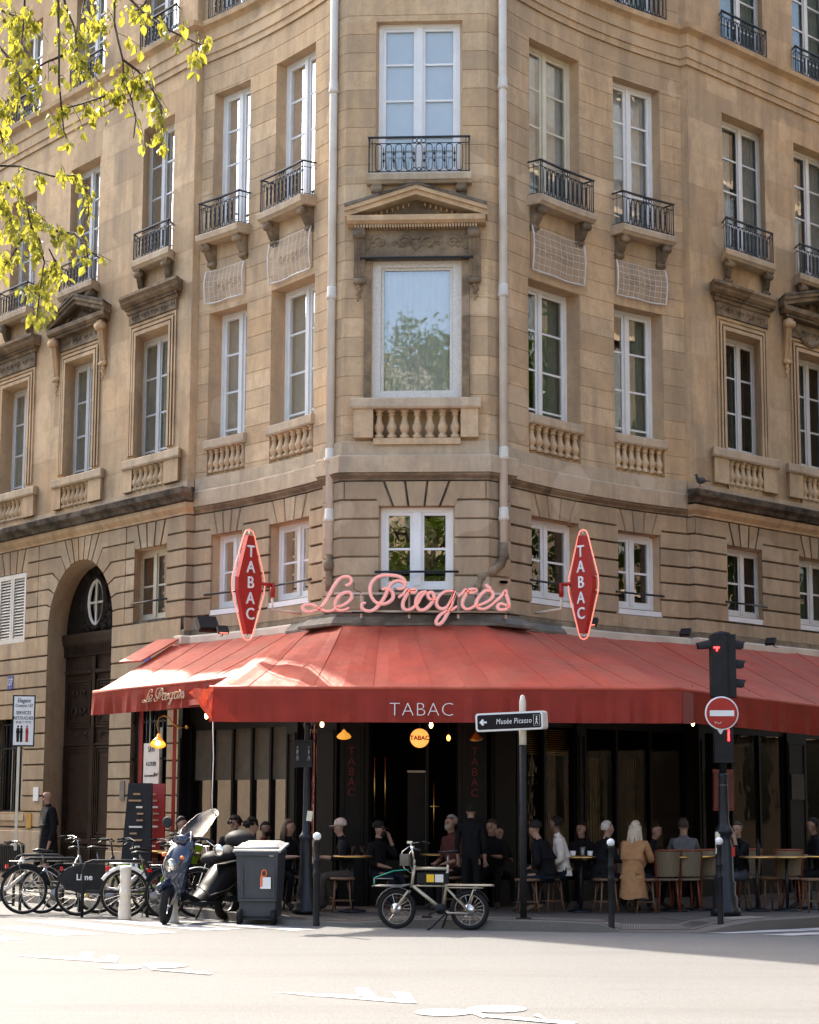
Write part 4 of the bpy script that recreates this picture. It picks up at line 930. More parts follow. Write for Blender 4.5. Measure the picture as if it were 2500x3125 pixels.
flat('cycle_lane_marking', M['paint'], [z7([(1160, 938), (1505, 950), (1510, 958), (1330, 956)]), z7([(1505, 952), (1497, 918), (1548, 921), (1596, 966)]), z7([(1330, 954), (1600, 962), (1725, 975), (1730, 986)]), z7([(1690, 980), (1648, 937), (1726, 941), (1756, 986)]),
    z8(ell(142, 1024, 122, 15)), z8(ell(368, 1010, 126, 15)), z8([(225, 1016), (260, 1014), (345, 1040), (310, 1048)]), z8([(310, 1044), (345, 1036), (705, 1066), (690, 1078)]), z8([(520, 1038), (545, 1030), (580, 1058)])], .0052)

# ---------------------------------------------------------------- buildings across the streets (seen in the window glass)
def block_house(name, loc, rz, L, H, label, col):
    t = thing(name, loc, label, 'building', rz)
    b = B(); b.box((L / 2, 5, H / 2), (L, 10, H)); b.build('wall', col, t)
    b = B(); b.box((L / 2, 5, H + 1.4), (L - 1, 9, 2.8), taper=.85); b.build('roof', M['tarp'], t)
    src = None
    for i in range(int(L / 3.2)):
        for k in range(int(H / 3.6)):
            if src is None:
                b = B(); b.box((0, 0, 0), (1.3, .06, 2.3)); src = b.build('window', M['pane_dark'], t)
                b = B(); b.quad((-.8, .03, -1.3), (.8, .03, -1.3), (.8, .03, 1.3), (-.8, .03, 1.3)); b.build('blind', M['curtain'], src); w2 = src
            else:
                w2 = src.copy(); C.objects.link(w2); w2.parent = t
            w2.location = (1.8 + 3.2 * i, -.06, 2.4 + 3.6 * k)
    b = B()
    for k in range(1, int(H / 3.6) + 1): b.box((L / 2, -.1, 3.6 * k + .35), (L, .25, .22))
    b.build('string_course', M['stone_pale'], t); return t
n_out = SL.out(LS0 + 3)
block_house('street_building', (-15, -16, 0), 0, 0.1 + 34, 17, 'pale sunlit stone house across the road behind the viewpoint', M['stone_pale']).rotation_euler = (0, 0, math.pi)
bpy.data.objects['street_building'].location = (19, -16, 0)
lb = block_house('street_building', SL.P(LS0 + 45, 0, 0) + n_out * 20, math.atan2(-.788, .616), 40, 13, 'warm stone house along the far side of the left street', M['house2'])
rb2 = block_house('street_building', SR.P(RS0 - 6, 0, 0) + SR.out(RS0 + 3) * 19, math.atan2(.707, .707), 40, 24, 'dark brown unseen house across the right street, raised to block sky light', M['house'])
rb2.rotation_euler = (0, 0, math.atan2(.707, .707) + math.pi); rb2.location = SR.P(RS0 + 36, 0, 0) + SR.out(RS0 + 3) * 16  # unseen house made tall and near to cut sky light on the right front

# ---------------------------------------------------------------- drainpipes
for sg, g, lab in ((-1, SL, 'cream drainpipe left of the central bay, ending above the sign'), (1, SR, 'cream drainpipe right of the central bay, bending left above the sign')):
    q = g.P(.14, .11, 0); t = thing('drainpipe', (-1.245, 30.22, 5.0) if sg < 0 else (1.455, 30.0, 5.0), lab, 'drainpipe'); zt = 14.3
    b = B(); b.tube([(0, 0, .45 if sg < 0 else .55), (0, 0, zt)], .066, 12); b.build('pipe', M['pipe'], t)
    for z in (1.05, 2.0, 4.6, 8.0, 11.2):
        b = B(); b.lathe([(.068, -.09), (.085, -.085), (.085, -.03), (.076, -.01), (.074, .11), (.068, .12)], (0, 0, z), 12); b.build('collar', M['pipe'], t)
        b = B(); b.box((0, .08, .02), (.12, .12, .03)); b.build('clamp', M['pipe'], t)
    b = B()
    if sg < 0: b.tube([(0, 0, .5), (0, 0, .2), (.01, -.03, .05), (.0, 0, -.12)], .058, 10); b.lathe([(.07, .1), (.085, .16), (.085, .22), (.07, .26)], (0, 0, .1), 10)
    else:
        pts = [(0, 0, .62), (0, -.01, .42), (-.04, -.02, .28), (-.20, -.04, .17), (-.34, -.05, .08), (-.40, -.05, -.08), (-.40, -.05, -.25)]
        b.tube(pts, .07, 10)
        for k in (1, 3, 4, 5): b.ball(pts[k], .088, 8)
    b.build('elbow', M['stone_dark'] if sg > 0 else M['stone_dark'], t)

# ---------------------------------------------------------------- awnings
fb = thing('awning_cassette', (ORG.x, ORG.y - .5, 4.3), 'long cream metal box that runs along the front just above the red awnings', 'awning box'); FO = fb.location.copy()
for g, a, c, m in ((SL, 1.0, LS0 + .24, 'fascia'), (SR, 1.45, RS0 + 9, 'fascia')):
    b = B(); fprof(b, g, a, c, [(0, 4.30), (.20, 4.31), (.21, 4.34), (.21, 4.44), (.16, 4.47), (0, 4.48)]); b.build('box', M[m], fb, FO)
    b = B(); fprof(b, g, a, c, [(0, 4.27), (.17, 4.27), (.17, 4.297), (0, 4.297)]); b.build('slot', M['black'], fb, FO)
    b = B(); b.tone = .3; fprof(b, g, a - 1.0, c + (.1 if g is SR else -.1), [(0, 4.485), (.07, 4.485), (.06, 4.56), (0, 4.60)]); b.build('ledge', M['stone_dark'], fb, FO)
b = B(); fprof(b, SC, CE0, CE1, [(0, 4.30), (.30, 4.31), (.30, 4.35), (.22, 4.43), (.18, 4.46), (.18, 4.50), (0, 4.52)]); b.build('zinc_cover', M['tarp'], fb, FO)
for g, a, c in ((SL, 0, 1.05), (SR, 0, 1.5)):
    b = B(); fprof(b, g, a, c, [(0, 4.30), (.26, 4.31), (.26, 4.35), (.20, 4.43), (.17, 4.46), (.17, 4.50), (0, 4.52)]); b.build('zinc_cover', M['tarp'], fb, FO)
def awning(name, top, bot, vh, label, n=6, sag=.035, org=None, dips=None, seams=True):
    """canvas stretched between the cassette line and the front bar, with a hanging valance"""
    o = thing(name, org or bot[0], label, 'awning'); OG = o.location.copy(); N = len(top) - 1
    b = B(); b.smooth = True; rows = 9
    def S(i, u, v):
        a, c = top[i].lerp(top[i + 1], u), bot[i].lerp(bot[i + 1], u); p = a.lerp(c, v)
        p.z -= sag * math.sin(math.pi * v) * (1 - .35 * math.sin(math.pi * u)) + (.010 - .030 * v) * math.sin(math.pi * u) - .008 * math.sin(9 * (i + u) + 5 * v) - .006 * math.sin(23 * (i + u) - 9 * v); return p
    for i in range(N):
        for a in range(4):
            for r in range(rows):
                b.quad(S(i, a / 4, r / rows), S(i, (a + 1) / 4, r / rows), S(i, (a + 1) / 4, (r + 1) / rows), S(i, a / 4, (r + 1) / rows))
    b.build('canvas', M['red'], o, OG)
    if seams:
        b = B()
        for i in range(1, N): b.tube([S(i, 0, r / rows) + Vector((0, 0, .004)) for r in range(rows + 1)], .007, 4)
        b.build('seam', M['red'], o, OG)
    b = B(); b.tube([p + Vector((0, 0, -.005)) for p in bot], .032, 8); b.build('front_bar', M['red'], o, OG)
    b = B(); b.smooth = True
    pts = []
    for i in range(N):
        for a in range(8): pts.append(bot[i].lerp(bot[i + 1], a / 8))
    pts.append(bot[-1]); d = (bot[-1] - bot[0]); nrm = Vector((d.y, -d.x, 0)).normalized()
    if nrm.y > 0: nrm = -nrm
    for k in range(4):
        for i in range(len(pts) - 1):
            def V(i, k): return pts[i] + Vector((0, 0, -.03 - vh * k / 4)) + nrm * (.028 + .016 * math.sin(i * 1.9) * k / 4 + .024 * math.sin(i * .53 + 1) * k / 4 + .01 * math.sin(i * 3.1) * k / 4)
            b.quad(V(i, k), V(i + 1, k), V(i + 1, k + 1), V(i, k + 1))
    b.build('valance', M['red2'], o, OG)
    return o, OG
zf = at(1267, 2099, 27.4).z
topC = [SL.P(1.02, .2, 4.33), SL.P(.35, .22, 4.32), SC.P(.05, .28, 4.315), SC.P(.6, .28, 4.315), SC.P(1.12, .28, 4.315), SC.P(1.65, .28, 4.315), SC.P(2.2, .28, 4.315), SR.P(.35, .22, 4.32), SR.P(.9, .2, 4.33), SR.P(1.5, .2, 4.34)]
botC = [Vector((x, 27.45 - .02 * x, zf)) for x in (-2.78, -2.25, -1.35, -.5, .35, 1.2, 2.05, 2.75, 3.25, 3.79)]
aC, aCo = awning('awning', topC, botC, .45, 'wide faded red canvas awning in front of the central bay, with TABAC on its valance')
for i in (-1,):     # right-hand side flap
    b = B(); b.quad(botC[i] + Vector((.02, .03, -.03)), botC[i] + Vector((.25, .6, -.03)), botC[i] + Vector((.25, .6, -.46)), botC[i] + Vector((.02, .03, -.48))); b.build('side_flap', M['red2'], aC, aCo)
pl0, pl1 = Vector((-5.22, 32.68, 0)), Vector((-2.60, 29.33, 0)); pl0.z = at(290, 2113, 32.8).z; pl1.z = at(600, 2080, 30.28).z
topL = [SL.P(LS0 + .22 - (LS0 + .1) * k / 5, .2, 4.34) for k in range(6)]; botL = [pl0.lerp(pl1, k / 5) for k in range(6)]
aL, aLo = awning('awning', topL, botL, .36, 'red awning over the left street front, lettered in cream script on its valance')
b = B(); a0, a1 = topL[0] + Vector((.05, .02, .02)), botL[0]; e = (topL[1] - topL[0]).normalized()
b.prism([(0, 0), (.62, 0), (.62, 1), (0, 1)], lambda x, t: topL[0].lerp(botL[0], t * .46 + .02) - e * (.30 - x * .75 + .05 * t) + Vector((-.02, -.02, .06)), lambda x, t: topL[0].lerp(botL[0], t * .46 + .02) - e * (.30 - x * .75 + .05 * t) + Vector((-.02, -.02, .09)))
b.build('side_arm_cover', M['red'], aL, aLo)
pr0, pr1 = Vector((3.62, 28.27, 0)), Vector((9.4, 34.05, 0)); z0_, z1_ = at(2090, 2105, 28.7).z, at(2500, 2156, 31.3).z
pr0.z = z0_ + .01; pr1.z = z0_ + (z1_ - z0_) * 2.2
topR = [SR.P(1.2 + (RS0 + 4.2 - 1.2) * k / 6, .2, 4.35) for k in range(7)]; botR = [pr0.lerp(pr1, k / 6) for k in range(7)]
awning('awning', topR, botR, .44, 'dark red awning in shade over the right street front, without lettering')
# crumpled corner of canvas where the left and the central awning meet
b = B(); b.smooth = True; c0 = botC[0] + Vector((.02, -.06, .0))
for i in range(12):
    for j in range(8):
        def FP(u, v):
            x = (-.30 + .34 * v) * (1 - u) ** .8 + .03 * u; z = .02 - .46 * u + .10 * (1 - u) * (1 - v) * -1
            return c0 + Vector((x, -.04 - .10 * math.sin(math.pi * v) * (1 - u * .7) + .035 * math.sin(9 * u + 7 * v) + .02 * math.sin(17 * v - 6 * u), z + .03 * math.sin(6 * v + 4 * u)))
        b.quad(FP(i / 12, j / 8), FP(i / 12, (j + 1) / 8), FP((i + 1) / 12, (j + 1) / 8), FP((i + 1) / 12, j / 8))
b.build('crumpled_flap', M['red'], aC, aCo)
text('TABAC', .27, M['signwhite'], 'lettering', aC, up_M(at(1287, 2167, 27.36) - aCo, AX * .35), ext=.003, sx=1.0, thick=-.007, spacing=1.08)

# ---------------------------------------------------------------- script letters, traced stroke by stroke
STROKES = [
 ('L', [(378,212),(400,210),(425,185),(412,155),(375,148),(335,165),(298,210),(268,265),(240,320),(205,370),(160,402),(105,415),(66,402),(60,378),(92,360),(140,366),(190,393),(240,410),(288,402),(312,382)]),
 ('e', [(306,378),(350,370),(395,345),(426,308),(420,274),(388,266),(345,283),(312,322),(300,368),(322,400),(365,404),(410,384)]),
 ('P', [(636,352),(598,332),(570,285),(566,222),(600,165),(660,139),(740,138),(798,153),(828,188),(820,226),(792,240),(766,236)]),
 ('P', [(826,200),(780,178),(730,196),(700,240),(680,290),(650,340),(612,385),(570,408),(525,402),(502,380),(508,352),(535,348)]),
 ('P', [(655,244),(700,238),(735,268),(736,312),(700,345),(655,356),(608,346)]),
 ('r', [(778,306),(815,278),(842,246),(868,262),(895,268),(912,250),(890,246),(862,252),(838,290),(814,340),(815,380),(842,400),(885,386),(925,345),(950,300),(990,258)]),
 ('o', [(990,258),(945,270),(914,315),(912,362),(938,398),(982,392),(1025,350),(1048,305),(1034,268),(1005,272),(1004,302),(1030,322),(1065,322)]),
 ('g', [(1195,256),(1140,256),(1092,285),(1066,332),(1074,374),(1112,390),(1150,370),(1180,320),(1205,258),(1188,320),(1168,385),(1140,440),(1110,488),(1078,508),(1062,488),(1085,445),(1130,412),(1180,398),(1220,370)]),
 ('r', [(1228,298),(1262,268),(1284,244),(1308,262),(1340,268),(1366,248),(1340,240),(1305,250),(1280,290),(1262,335),(1265,372),(1296,392),(1340,376),(1375,340)]),
 ('e', [(1372,366),(1420,348),(1470,318),(1492,280),(1470,250),(1425,258),(1385,300),(1364,345),(1380,382),(1425,390),(1470,366),(1500,340)]),
 ('accent', [(1434,203),(1452,222),(1476,237)]),
 ('s', [(1500,340),(1540,305),(1570,270),(1586,250),(1590,280),(1606,330),(1610,368),(1585,392),(1540,394),(1524,372),(1545,350),(1585,360),(1618,386)])]
def cr(pts, k=4):
    P_ = [Vector(p) for p in pts]; o = []
    for i in range(len(P_) - 1):
        a, b_, c, d = P_[max(0, i - 1)], P_[i], P_[i + 1], P_[min(len(P_) - 1, i + 2)]
        for j in range(k):
            t = j / k; o.append(.5 * ((2 * b_) + (c - a) * t + (2 * a - 5 * b_ + 4 * c - d) * t * t + (3 * b_ - a - 3 * c + d) * t ** 3))
    return o + [P_[-1]]
NS = thing('neon_shop_sign', (-.05, 29.5, 4.45), 'pink neon sign in flowing script above the central awning', 'neon sign')
def nsp(x, y, dy=0.): return Vector((-1.622 + (x / 2.4643) * (3.158 / 640) - (20 / 640) * 3.158 + .05, dy, 5.053 - ((y / 2.4643) - 55) * (.74 / 150) - 4.45))
def ribbon(b, pts, w_, d0, d1):
    """channel letter: a band of width w_ around the stroke, d1 deep"""
    n = len(pts); L = []
    for i, p in enumerate(pts):
        t = (pts[min(i + 1, n - 1)] - pts[max(i - 1, 0)]).normalized(); q = Vector((-t.y, t.x)); ww = w_ * (.55 + .45 * math.sin(math.pi * (i + .5) / n) ** .4) * (1 + .25 * abs(t.y))
        L.append((p + q * ww, p - q * ww))
    vs = []
    for a, c in L: vs += [nsp(a.x, a.y, d0), nsp(c.x, c.y, d0), nsp(a.x, a.y, d1), nsp(c.x, c.y, d1)]
    fs = []
    for i in range(n - 1): o = 4 * i; fs += [(o, o + 1, o + 5, o + 4), (o + 2, o + 6, o + 7, o + 3), (o, o + 4, o + 6, o + 2), (o + 1, o + 3, o + 7, o + 5)]
    fs += [(0, 2, 3, 1), (4 * n - 4, 4 * n - 3, 4 * n - 1, 4 * n - 2)]
    b.add(vs, fs)
for k, (nm, st_) in enumerate(STROKES):
    pts = cr(st_); b = B(); ribbon(b, pts, 12., -.02 - .0013 * k, .07); o = b.build('letter', M['neonbody'], NS)
    b = B(); b.tube([nsp(p.x, p.y, -.045 - .001 * k) for p in pts], .0055, 6); b.build('neon_tube', M['neon'], o)
for z, th_ in ((270, .035), (405, .03)):
    b = B(); a, c = nsp(290, z, .10), nsp(1600, z, .10); b.box(((a.x + c.x) / 2, .10, a.z), (c.x - a.x, .03, th_)); b.build('frame_rail', M['fascia'], NS)
for x in (498, 860, 1230, 1590):
    b = B(); a, c = nsp(x, 270, .10), nsp(x, 425, .10); b.box((a.x, .125, (a.z + c.z) / 2 - .02), (.035, .02, a.z - c.z + .08)); b.box((a.x, .3, c.z - .02), (.03, .4, .02)); b.build('frame_post', M['fascia'], NS)
b = B(); a, c = nsp(520, 285, .2), nsp(1230, 395, .2); b.box(((a.x + c.x) / 2, .2, (a.z + c.z) / 2), (c.x - a.x, .06, a.z - c.z)); b.build('backing', M['tarp'], NS)
b = B(); b.tube([nsp(x, y, .02) for x, y in ((432, 185), (445, 205), (440, 235), (462, 255), (500, 268))], .006, 5); b.tube([nsp(x, y, .05) for x, y in ((740, 232), (800, 240), (842, 246))], .005, 5); b.tube([nsp(x, y, .06) for x, y in ((430, 415), (700, 420), (1000, 428), (1300, 418), (1620, 425))], .012, 5); b.build('cable', M['black'], NS)
# same script in cream on the left valance
dL = (pl1 - pl0).normalized(); nL = Vector((dL.y, -dL.x, 0)).normalized(); nL = nL if nL.y < 0 else -nL
b = B(); A_, Z_ = pl0.lerp(pl1, .395), None
LW = 1.26 / 1560
for k, (nm, st_) in enumerate(STROKES):
    pts = cr(st_, 3)
    q = [A_ + dL * ((p.x - 60) * LW) + nL * (.052 + .0004 * k) + Vector((0, 0, -.045 - (p.y - 130) * LW * .92)) for p in pts]
    b.tube([x - aLo for x in q], [.0095 + .006 * abs(math.sin(i * .35)) for i in range(len(q))], 4, flat=.3)
b.build('lettering', mat('cream_lettering', (.66, .52, .36), .8), aL)

# ---------------------------------------------------------------- lozenge signs
def lozenge(loc, outw, label, arm):
    t = thing('tobacco_sign', loc, label, 'neon sign', math.atan2(-outw.y, -outw.x) if arm > 0 else math.atan2(outw.y, outw.x), 'red lozenge signs on the front')
    poly = [(-.055, .74), (.055, .74), (.235, .10), (.235, -.10), (.055, -.74), (-.055, -.74), (-.235, -.10), (-.235, .10)]
    b = B(); b.prism(poly, lambda x, z: Vector((x, -.05, z)), lambda x, z: Vector((x, .05, z))); b.build('panel', M['signred'], t)
    for k, ch in enumerate('TABAC'):
        z = .49 - .235 * k
        for y, rz in ((-.056, 0), (.056, math.pi)): o = text(ch, .25, M['signwhite'], 'letter', t, up_M((0, y, z), rz), ext=.012, thick=.002)
    n = 40; pts = []
    R1 = [(-.11, .74), (-.07, .81), (0, .835), (.07, .81), (.11, .74), (.325, .12), (.335, 0), (.325, -.12), (.11, -.74), (.07, -.81), (0, -.835), (-.07, -.81), (-.11, -.74), (-.325, -.12), (-.335, 0), (-.325, .12)]
    b = B(); b.tube([(x, 0, z) for x, z in R1], .011, 6, closed=True); b.build('neon_tube', M['neon'], t)
    t.scale = (.88, 1, 1)
    for x, z in ((.235, .1), (.235, -.1), (-.235, .1), (-.235, -.1), (0, .74), (0, -.74)):
        b = B(); b.tube([(x * .9, 0, z), (x * 1.38, 0, z * 1.1)], .007, 5); b.build('tube_clip', M['chrome'], t)
    b = B(); b.tube([(arm * .2, 0, .03), (arm * .52, 0, .03)], .028, 8); b.tube([(arm * .50, 0, .05), (arm * .50, 0, -.16)], .04, 8); b.build('arm', M['signred'], t)
    b = B(); b.tube([(arm * .50, 0, -.15), (arm * .50, 0, -.34), (arm * .80, 0, -.36), (arm * 1.1, 0, -.37)], .022, 8); b.build('bracket', M['fascia'], t)
lozenge((-2.41, 29.3, 4.875), n_out, 'red lozenge tobacco sign with pale neon outline, left of the script sign', 1)
lozenge((2.63, 29.5, 4.925), SR.out(RS0 + 3), 'red lozenge tobacco sign with bright neon outline, right of the script sign', -1)

# ---------------------------------------------------------------- café front under the awnings
SH = thing('cafe_front', (ORG.x, ORG.y, .12), 'black painted café front with glazed bays under the red awnings', 'café front'); SO = SH.location.copy()
def fpart(nm, m, fn): b = B(); fn(b); return b.build(nm, M[m], SH, SO)
def lintel(b):
    for g, a, c in ((SL, 0, LS0 + .12), (SC, CE0, CE1), (SR, 0, RS0 + 9)): fprof(b, g, a, c, [(-.15, 2.95), (.03, 2.95), (.05, 3.05), (.04, 3.5), (.08, 3.6), (.06, 4.3), (-.15, 4.3)])
fpart('lintel', 'dark', lintel)
def pil(g, a, c, z1=2.95, pan=True):
    def f(b):
        fbox(b, g, a, c, -.10, .07, .12, z1)
        if pan and c - a > .2:
            for q in ((a + .05, a + .07, .5, 2.75), (c - .07, c - .05, .5, 2.75), (a + .07, c - .07, 2.73, 2.75), (a + .07, c - .07, .5, .52)): fbox(b, g, q[0], q[1], .07, .085, q[2], q[3])
        fbox(b, g, a - .01, c + .01, .0, .10, .12, .40)
    fpart('pilaster', 'dark', f)
for g, a, c in ((SC, CE0 + .02, -.03), (SC, .0, .36), (SC, 1.86, 2.22), (SC, 2.27, CE1 - .02), (SL, 0.02, .30), (SL, .95, 1.30), (SL, LS0 - .25, LS0 + .11), (SR, .02, .40), (SR, 2.0, 2.25), (SR, RS0 - .3, RS0 + .15), (SR, RS0 + 2.6, RS0 + 3.2)): pil(g, a, c)
bays = [(SL, 1.30, LS0 - .25, 5), (SL, .30, .95, 1), (SR, .40, 2.0, 2), (SR, 2.25, RS0 - .3, 3), (SR, RS0 + .15, RS0 + 2.6, 3), (SR, RS0 + 3.2, RS0 + 6, 3)]
for g, a, c, n in bays:
    def fr(b):
        fbox(b, g, a, c, -.06, .04, .12, .72); fbox(b, g, a, c, -.05, .03, 2.86, 2.95)
        for i in range(n + 1):
            x = a + (c - a) * i / n; w_ = .03 if i in (0, n) else .028
            fbox(b, g, max(a, x - w_), min(c, x + w_), -.05, .03, .72, 2.86)
    bo = fpart('glazed_bay', 'dark', fr)
    b = B(); b.quad(*[g.P(x, -.02, z) for x, z in ((a, .72), (c, .72), (c, 2.86), (a, 2.86))])
    b = B(); cs = g.cuts(a, c)
    for p, q in zip(cs[:-1], cs[1:]): b.quad(g.P(p, -.02, .72), g.P(q, -.02, .72), g.P(q, -.02, 2.86), g.P(p, -.02, 2.86))
    b.build('pane', M['pane_shop'], bo, SO)
    if g is SL and n == 5:
        b = B()
        for p, q in zip(cs[:-1], cs[1:]): b.quad(g.P(p, -.012, 2.02), g.P(q, -.012, 2.02), g.P(q, -.012, 2.86), g.P(p, -.012, 2.86))
        b.build('frosted_film', mat('frosted_film', (.085, .08, .06), .7, var=.15), bo, SO)
    if g is SR and a < 3:
        b = B()
        for q0, q1 in ((.12, .36), (.62, .80)) if a < 1 else ((.05, .22), (.48, .60)): w__ = c - a; [b.quad(*[g.P(a + w__ * (q0 + (q1 - q0) * u), -.09 - (.02 if (k + int(u * 6 + .1)) % 2 else 0), z) for u, z in ((k / 6, .9), ((k + 1) / 6, .9), ((k + 1) / 6, 2.4), (k / 6, 2.4))]) for k in range(6)]
        b.build('amber_reflection', mat('amber_reflection', (.30, .22, .08), .8, var=.5, nscale=4), bo, SO)  # warm reflections in the glass, imitated by coloured strips behind the pane
    if g is SR and a < 1:
        b = B()
        for k in range(12): fbox(b, g, a + .2, c, -.10, -.06, 2.42 + k * .035, 2.435 + k * .035)
        b.build('slatted_blind', M['brass'], bo, SO)
# entrance in the middle
def door(b):
    for q in ((.36, .44), (1.30, 1.34), (1.78, 1.86)): fbox(b, SC, q[0], q[1], -.10, .03, .12, 2.95)
    fbox(b, SC, .44, 1.78, -.10, -.02, 2.86, 2.95); fbox(b, SC, 1.0, 1.32, -.28, -.22, .12, 2.15); fbox(b, SC, .44, 1.0, -.10, -.06, .12, .8)
dr = fpart('entrance_door', 'dark', door)
b = B(); fbox(b, SC, 1.30, 1.325, -.21, -.18, .14, 2.14); fbox(b, SC, 1.0, 1.30, -.21, -.18, 2.11, 2.14); b.build('metal_edge', M['steel'], dr, SO)
b = B()
for x in (.53, .69): b.tube([SC.P(x, .02, 1.42), SC.P(x, .02, 2.34)], .010, 6)
b.tube([SC.P(1.42, .02, 1.05), SC.P(1.42, .02, 1.95)], .008, 6); b.tube([SC.P(1.36, .02, 1.60), SC.P(1.50, .02, 1.60)], .01, 6); b.build('brass_handle', M['brass'], dr, SO)
for x, lab in ((.18, 0), (2.04, 1)):
    for k, ch in enumerate('TABAC'): text(ch, .17, mat('faded_red_lettering', (.09, .012, .009), .7) if not (lab or k) else bpy.data.materials['faded_red_lettering'], 'lettering', SH, Matrix.Translation(SC.P(x, .093, 2.42 - .155 * k) - SO) @ Matrix.Rotation(AX, 4, 'Z') @ Matrix.Rotation(R(90), 4, 'X'))
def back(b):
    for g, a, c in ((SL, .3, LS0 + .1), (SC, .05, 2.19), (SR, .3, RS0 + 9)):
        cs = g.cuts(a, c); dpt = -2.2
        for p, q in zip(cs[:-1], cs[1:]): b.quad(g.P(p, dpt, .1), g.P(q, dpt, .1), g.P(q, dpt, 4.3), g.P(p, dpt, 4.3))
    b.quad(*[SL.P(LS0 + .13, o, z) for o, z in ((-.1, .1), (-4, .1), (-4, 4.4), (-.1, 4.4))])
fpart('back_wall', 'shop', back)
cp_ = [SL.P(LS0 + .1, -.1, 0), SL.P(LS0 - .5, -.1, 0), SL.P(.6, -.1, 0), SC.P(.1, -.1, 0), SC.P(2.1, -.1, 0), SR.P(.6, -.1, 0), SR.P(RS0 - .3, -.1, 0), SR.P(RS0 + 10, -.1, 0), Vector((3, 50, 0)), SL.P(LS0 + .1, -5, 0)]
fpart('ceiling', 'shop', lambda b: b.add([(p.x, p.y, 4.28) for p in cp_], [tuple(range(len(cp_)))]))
b = B(); fbox(b, SR, RS0 + .35, RS0 + .95, .09, .12, 1.55, 2.25); mb = b.build('menu_case', M['redpole'], SH, SO)
b = B(); fbox(b, SR, RS0 + .38, RS0 + .63, .12, .13, 1.60, 2.20); fbox(b, SR, RS0 + .67, RS0 + .92, .12, .13, 1.60, 2.20); b.build('menu_sheet', mat('pink_menu_sheet', (.32, .12, .11), .7), mb, SO)
b = B(); fbox(b, SR, RS0 + 2.7, RS0 + 3.1, .09, .10, 1.75, 2.2); b.build('notice', mat('dim_notice', (.10, .095, .085), .8), SH, SO)

# hanging bulbs, globe sign, brass lamps, gooseneck lamp
def bulb(px, py, Y, lab, col='bulb', top=3.3):
    p = at(px, py, Y); t = thing('hanging_bulb', p, lab, 'light bulb', group='bare bulbs under the awnings')
    b = B(); b.ball((0, 0, 0), .026, 8, (1, 1, 1.7)); b.build('glass_bulb', M[col], t)
    b = B(); b.tube([(0, 0, .04), (0, 0, .10)], .014, 8); b.tube([(0, 0, .09), (0, 0, top - p.z)], .005, 5); b.build('socket', M['black'], t)
bulb(630, 2185, 28.6, 'lit bulb at the left end of the central awning, beside the crumpled flap', top=3.4)
bulb(983, 2211, 28.6, 'lit bulb hanging right of the street lamp, under the central awning'); bulb(1316, 2213, 28.4, 'lit bulb hanging just right above the round yellow sign')
bulb(2115, 2207, 29.2, 'lit bulb hanging left of the no entry sign', top=3.4); bulb(2289, 2189, 30.5, 'lit bulb hanging right of the no entry sign', top=3.4); bulb(1369, 2252, 29.2, 'small orange bulb by the door, right of the yellow globe', 'orange')
p = at(1281, 2253, 28.9); t = thing('globe_sign', p, 'round yellow lit sign reading TABAC over the entrance', 'sign')
b = B(); b.lathe([(.02, -.05), (.11, -.045), (.138, -.02), (.14, 0), (.138, .02), (.11, .045), (.02, .05)], n=28, M_=Matrix.Rotation(R(90), 3, 'X')); b.build('disc', M['globe'], t)
text('TABAC', .088, M['signred'], 'lettering', t, up_M((0, -.055, .0)), thick=.003); b = B(); b.tube([(0, 0, .13), (0, 0, .60)], .008, 6); b.build('hanger', M['black'], t)
for px, py, lab in ((1050, 2245, 'small brass lamp on the dark pilaster left of the door'), (1452, 2251, 'small brass lamp on the dark pilaster right of the door')):
    p = at(px, py, 29.6); t = thing('wall_lamp', p, lab, 'lamp', group='brass wall lamps by the door')
    b = B(); b.lathe([(.02, .09), (.035, .06), (.10, .0), (.11, -.02), (.10, -.025)], n=12, M_=Matrix.Rotation(R(25), 3, 'X')); b.build('shade', M['goldglow'] if px < 1200 else M['brass'], t)
    b = B(); b.tube([(0, 0, .08), (0, .1, .12), (0, .3, .12)], .012, 6); b.build('arm', M['brass'], t)
p = SL.P(LS0 - .1, .45, 2.40); t = thing('gooseneck_lamp', at(482, 2272, 32.2), 'gilded gooseneck lamp with a lit bulb in front of the to let poster', 'lamp')
b = B(); pr = [(.02, .20), (.03, .19), (.035, .14), (.10, .05), (.13, 0), (.125, 0), (.09, .05), (.03, .13)]; b.lathe(pr, n=16, M_=Matrix.Rotation(R(-30), 3, 'X')); b.build('shade', M['goldglow'], t)
b = B(); b.ball((0, -.02, .02), .045, 8); b.build('glass_bulb', M['bulb'], t); b = B(); b.tube([(0, .05, .19), (-.03, .04, .32), (.0, .03, .43), (.08, .03, .47), (.16, .0, .44), (.24, 0, .34), (.33, 0, .27), (.46, 0, .28)], .011, 6); b.ball((.47, 0, .28), .035, 8); b.build('gooseneck', M['brass'], t)

# red posts and the dark return of the terrace shelter on the left
for px, lab in ((427, 'thin red post left of the to let poster'), (530, 'thin red post right of the to let poster')):
    p = at(px, 2400, 32.3); t = tag(B().box((0, 0, 1.6), (.055, .055, 2.95)).build('red_post', M['redpole']), lab, 'post'); t.location = (p.x, p.y, .12)
b = B(); p = at(427, 2178, 32.3); q = at(640, 2150, 29.6); b.box(((p.x + q.x) / 2, (p.y + q.y) / 2, 3.16), ((q - p).xy.length, .06, .09), rot=math.atan2(q.y - p.y, q.x - p.x)); tag(b.build('red_beam', M['redpole']), 'red beam carrying the left awning above the red posts', 'beam')
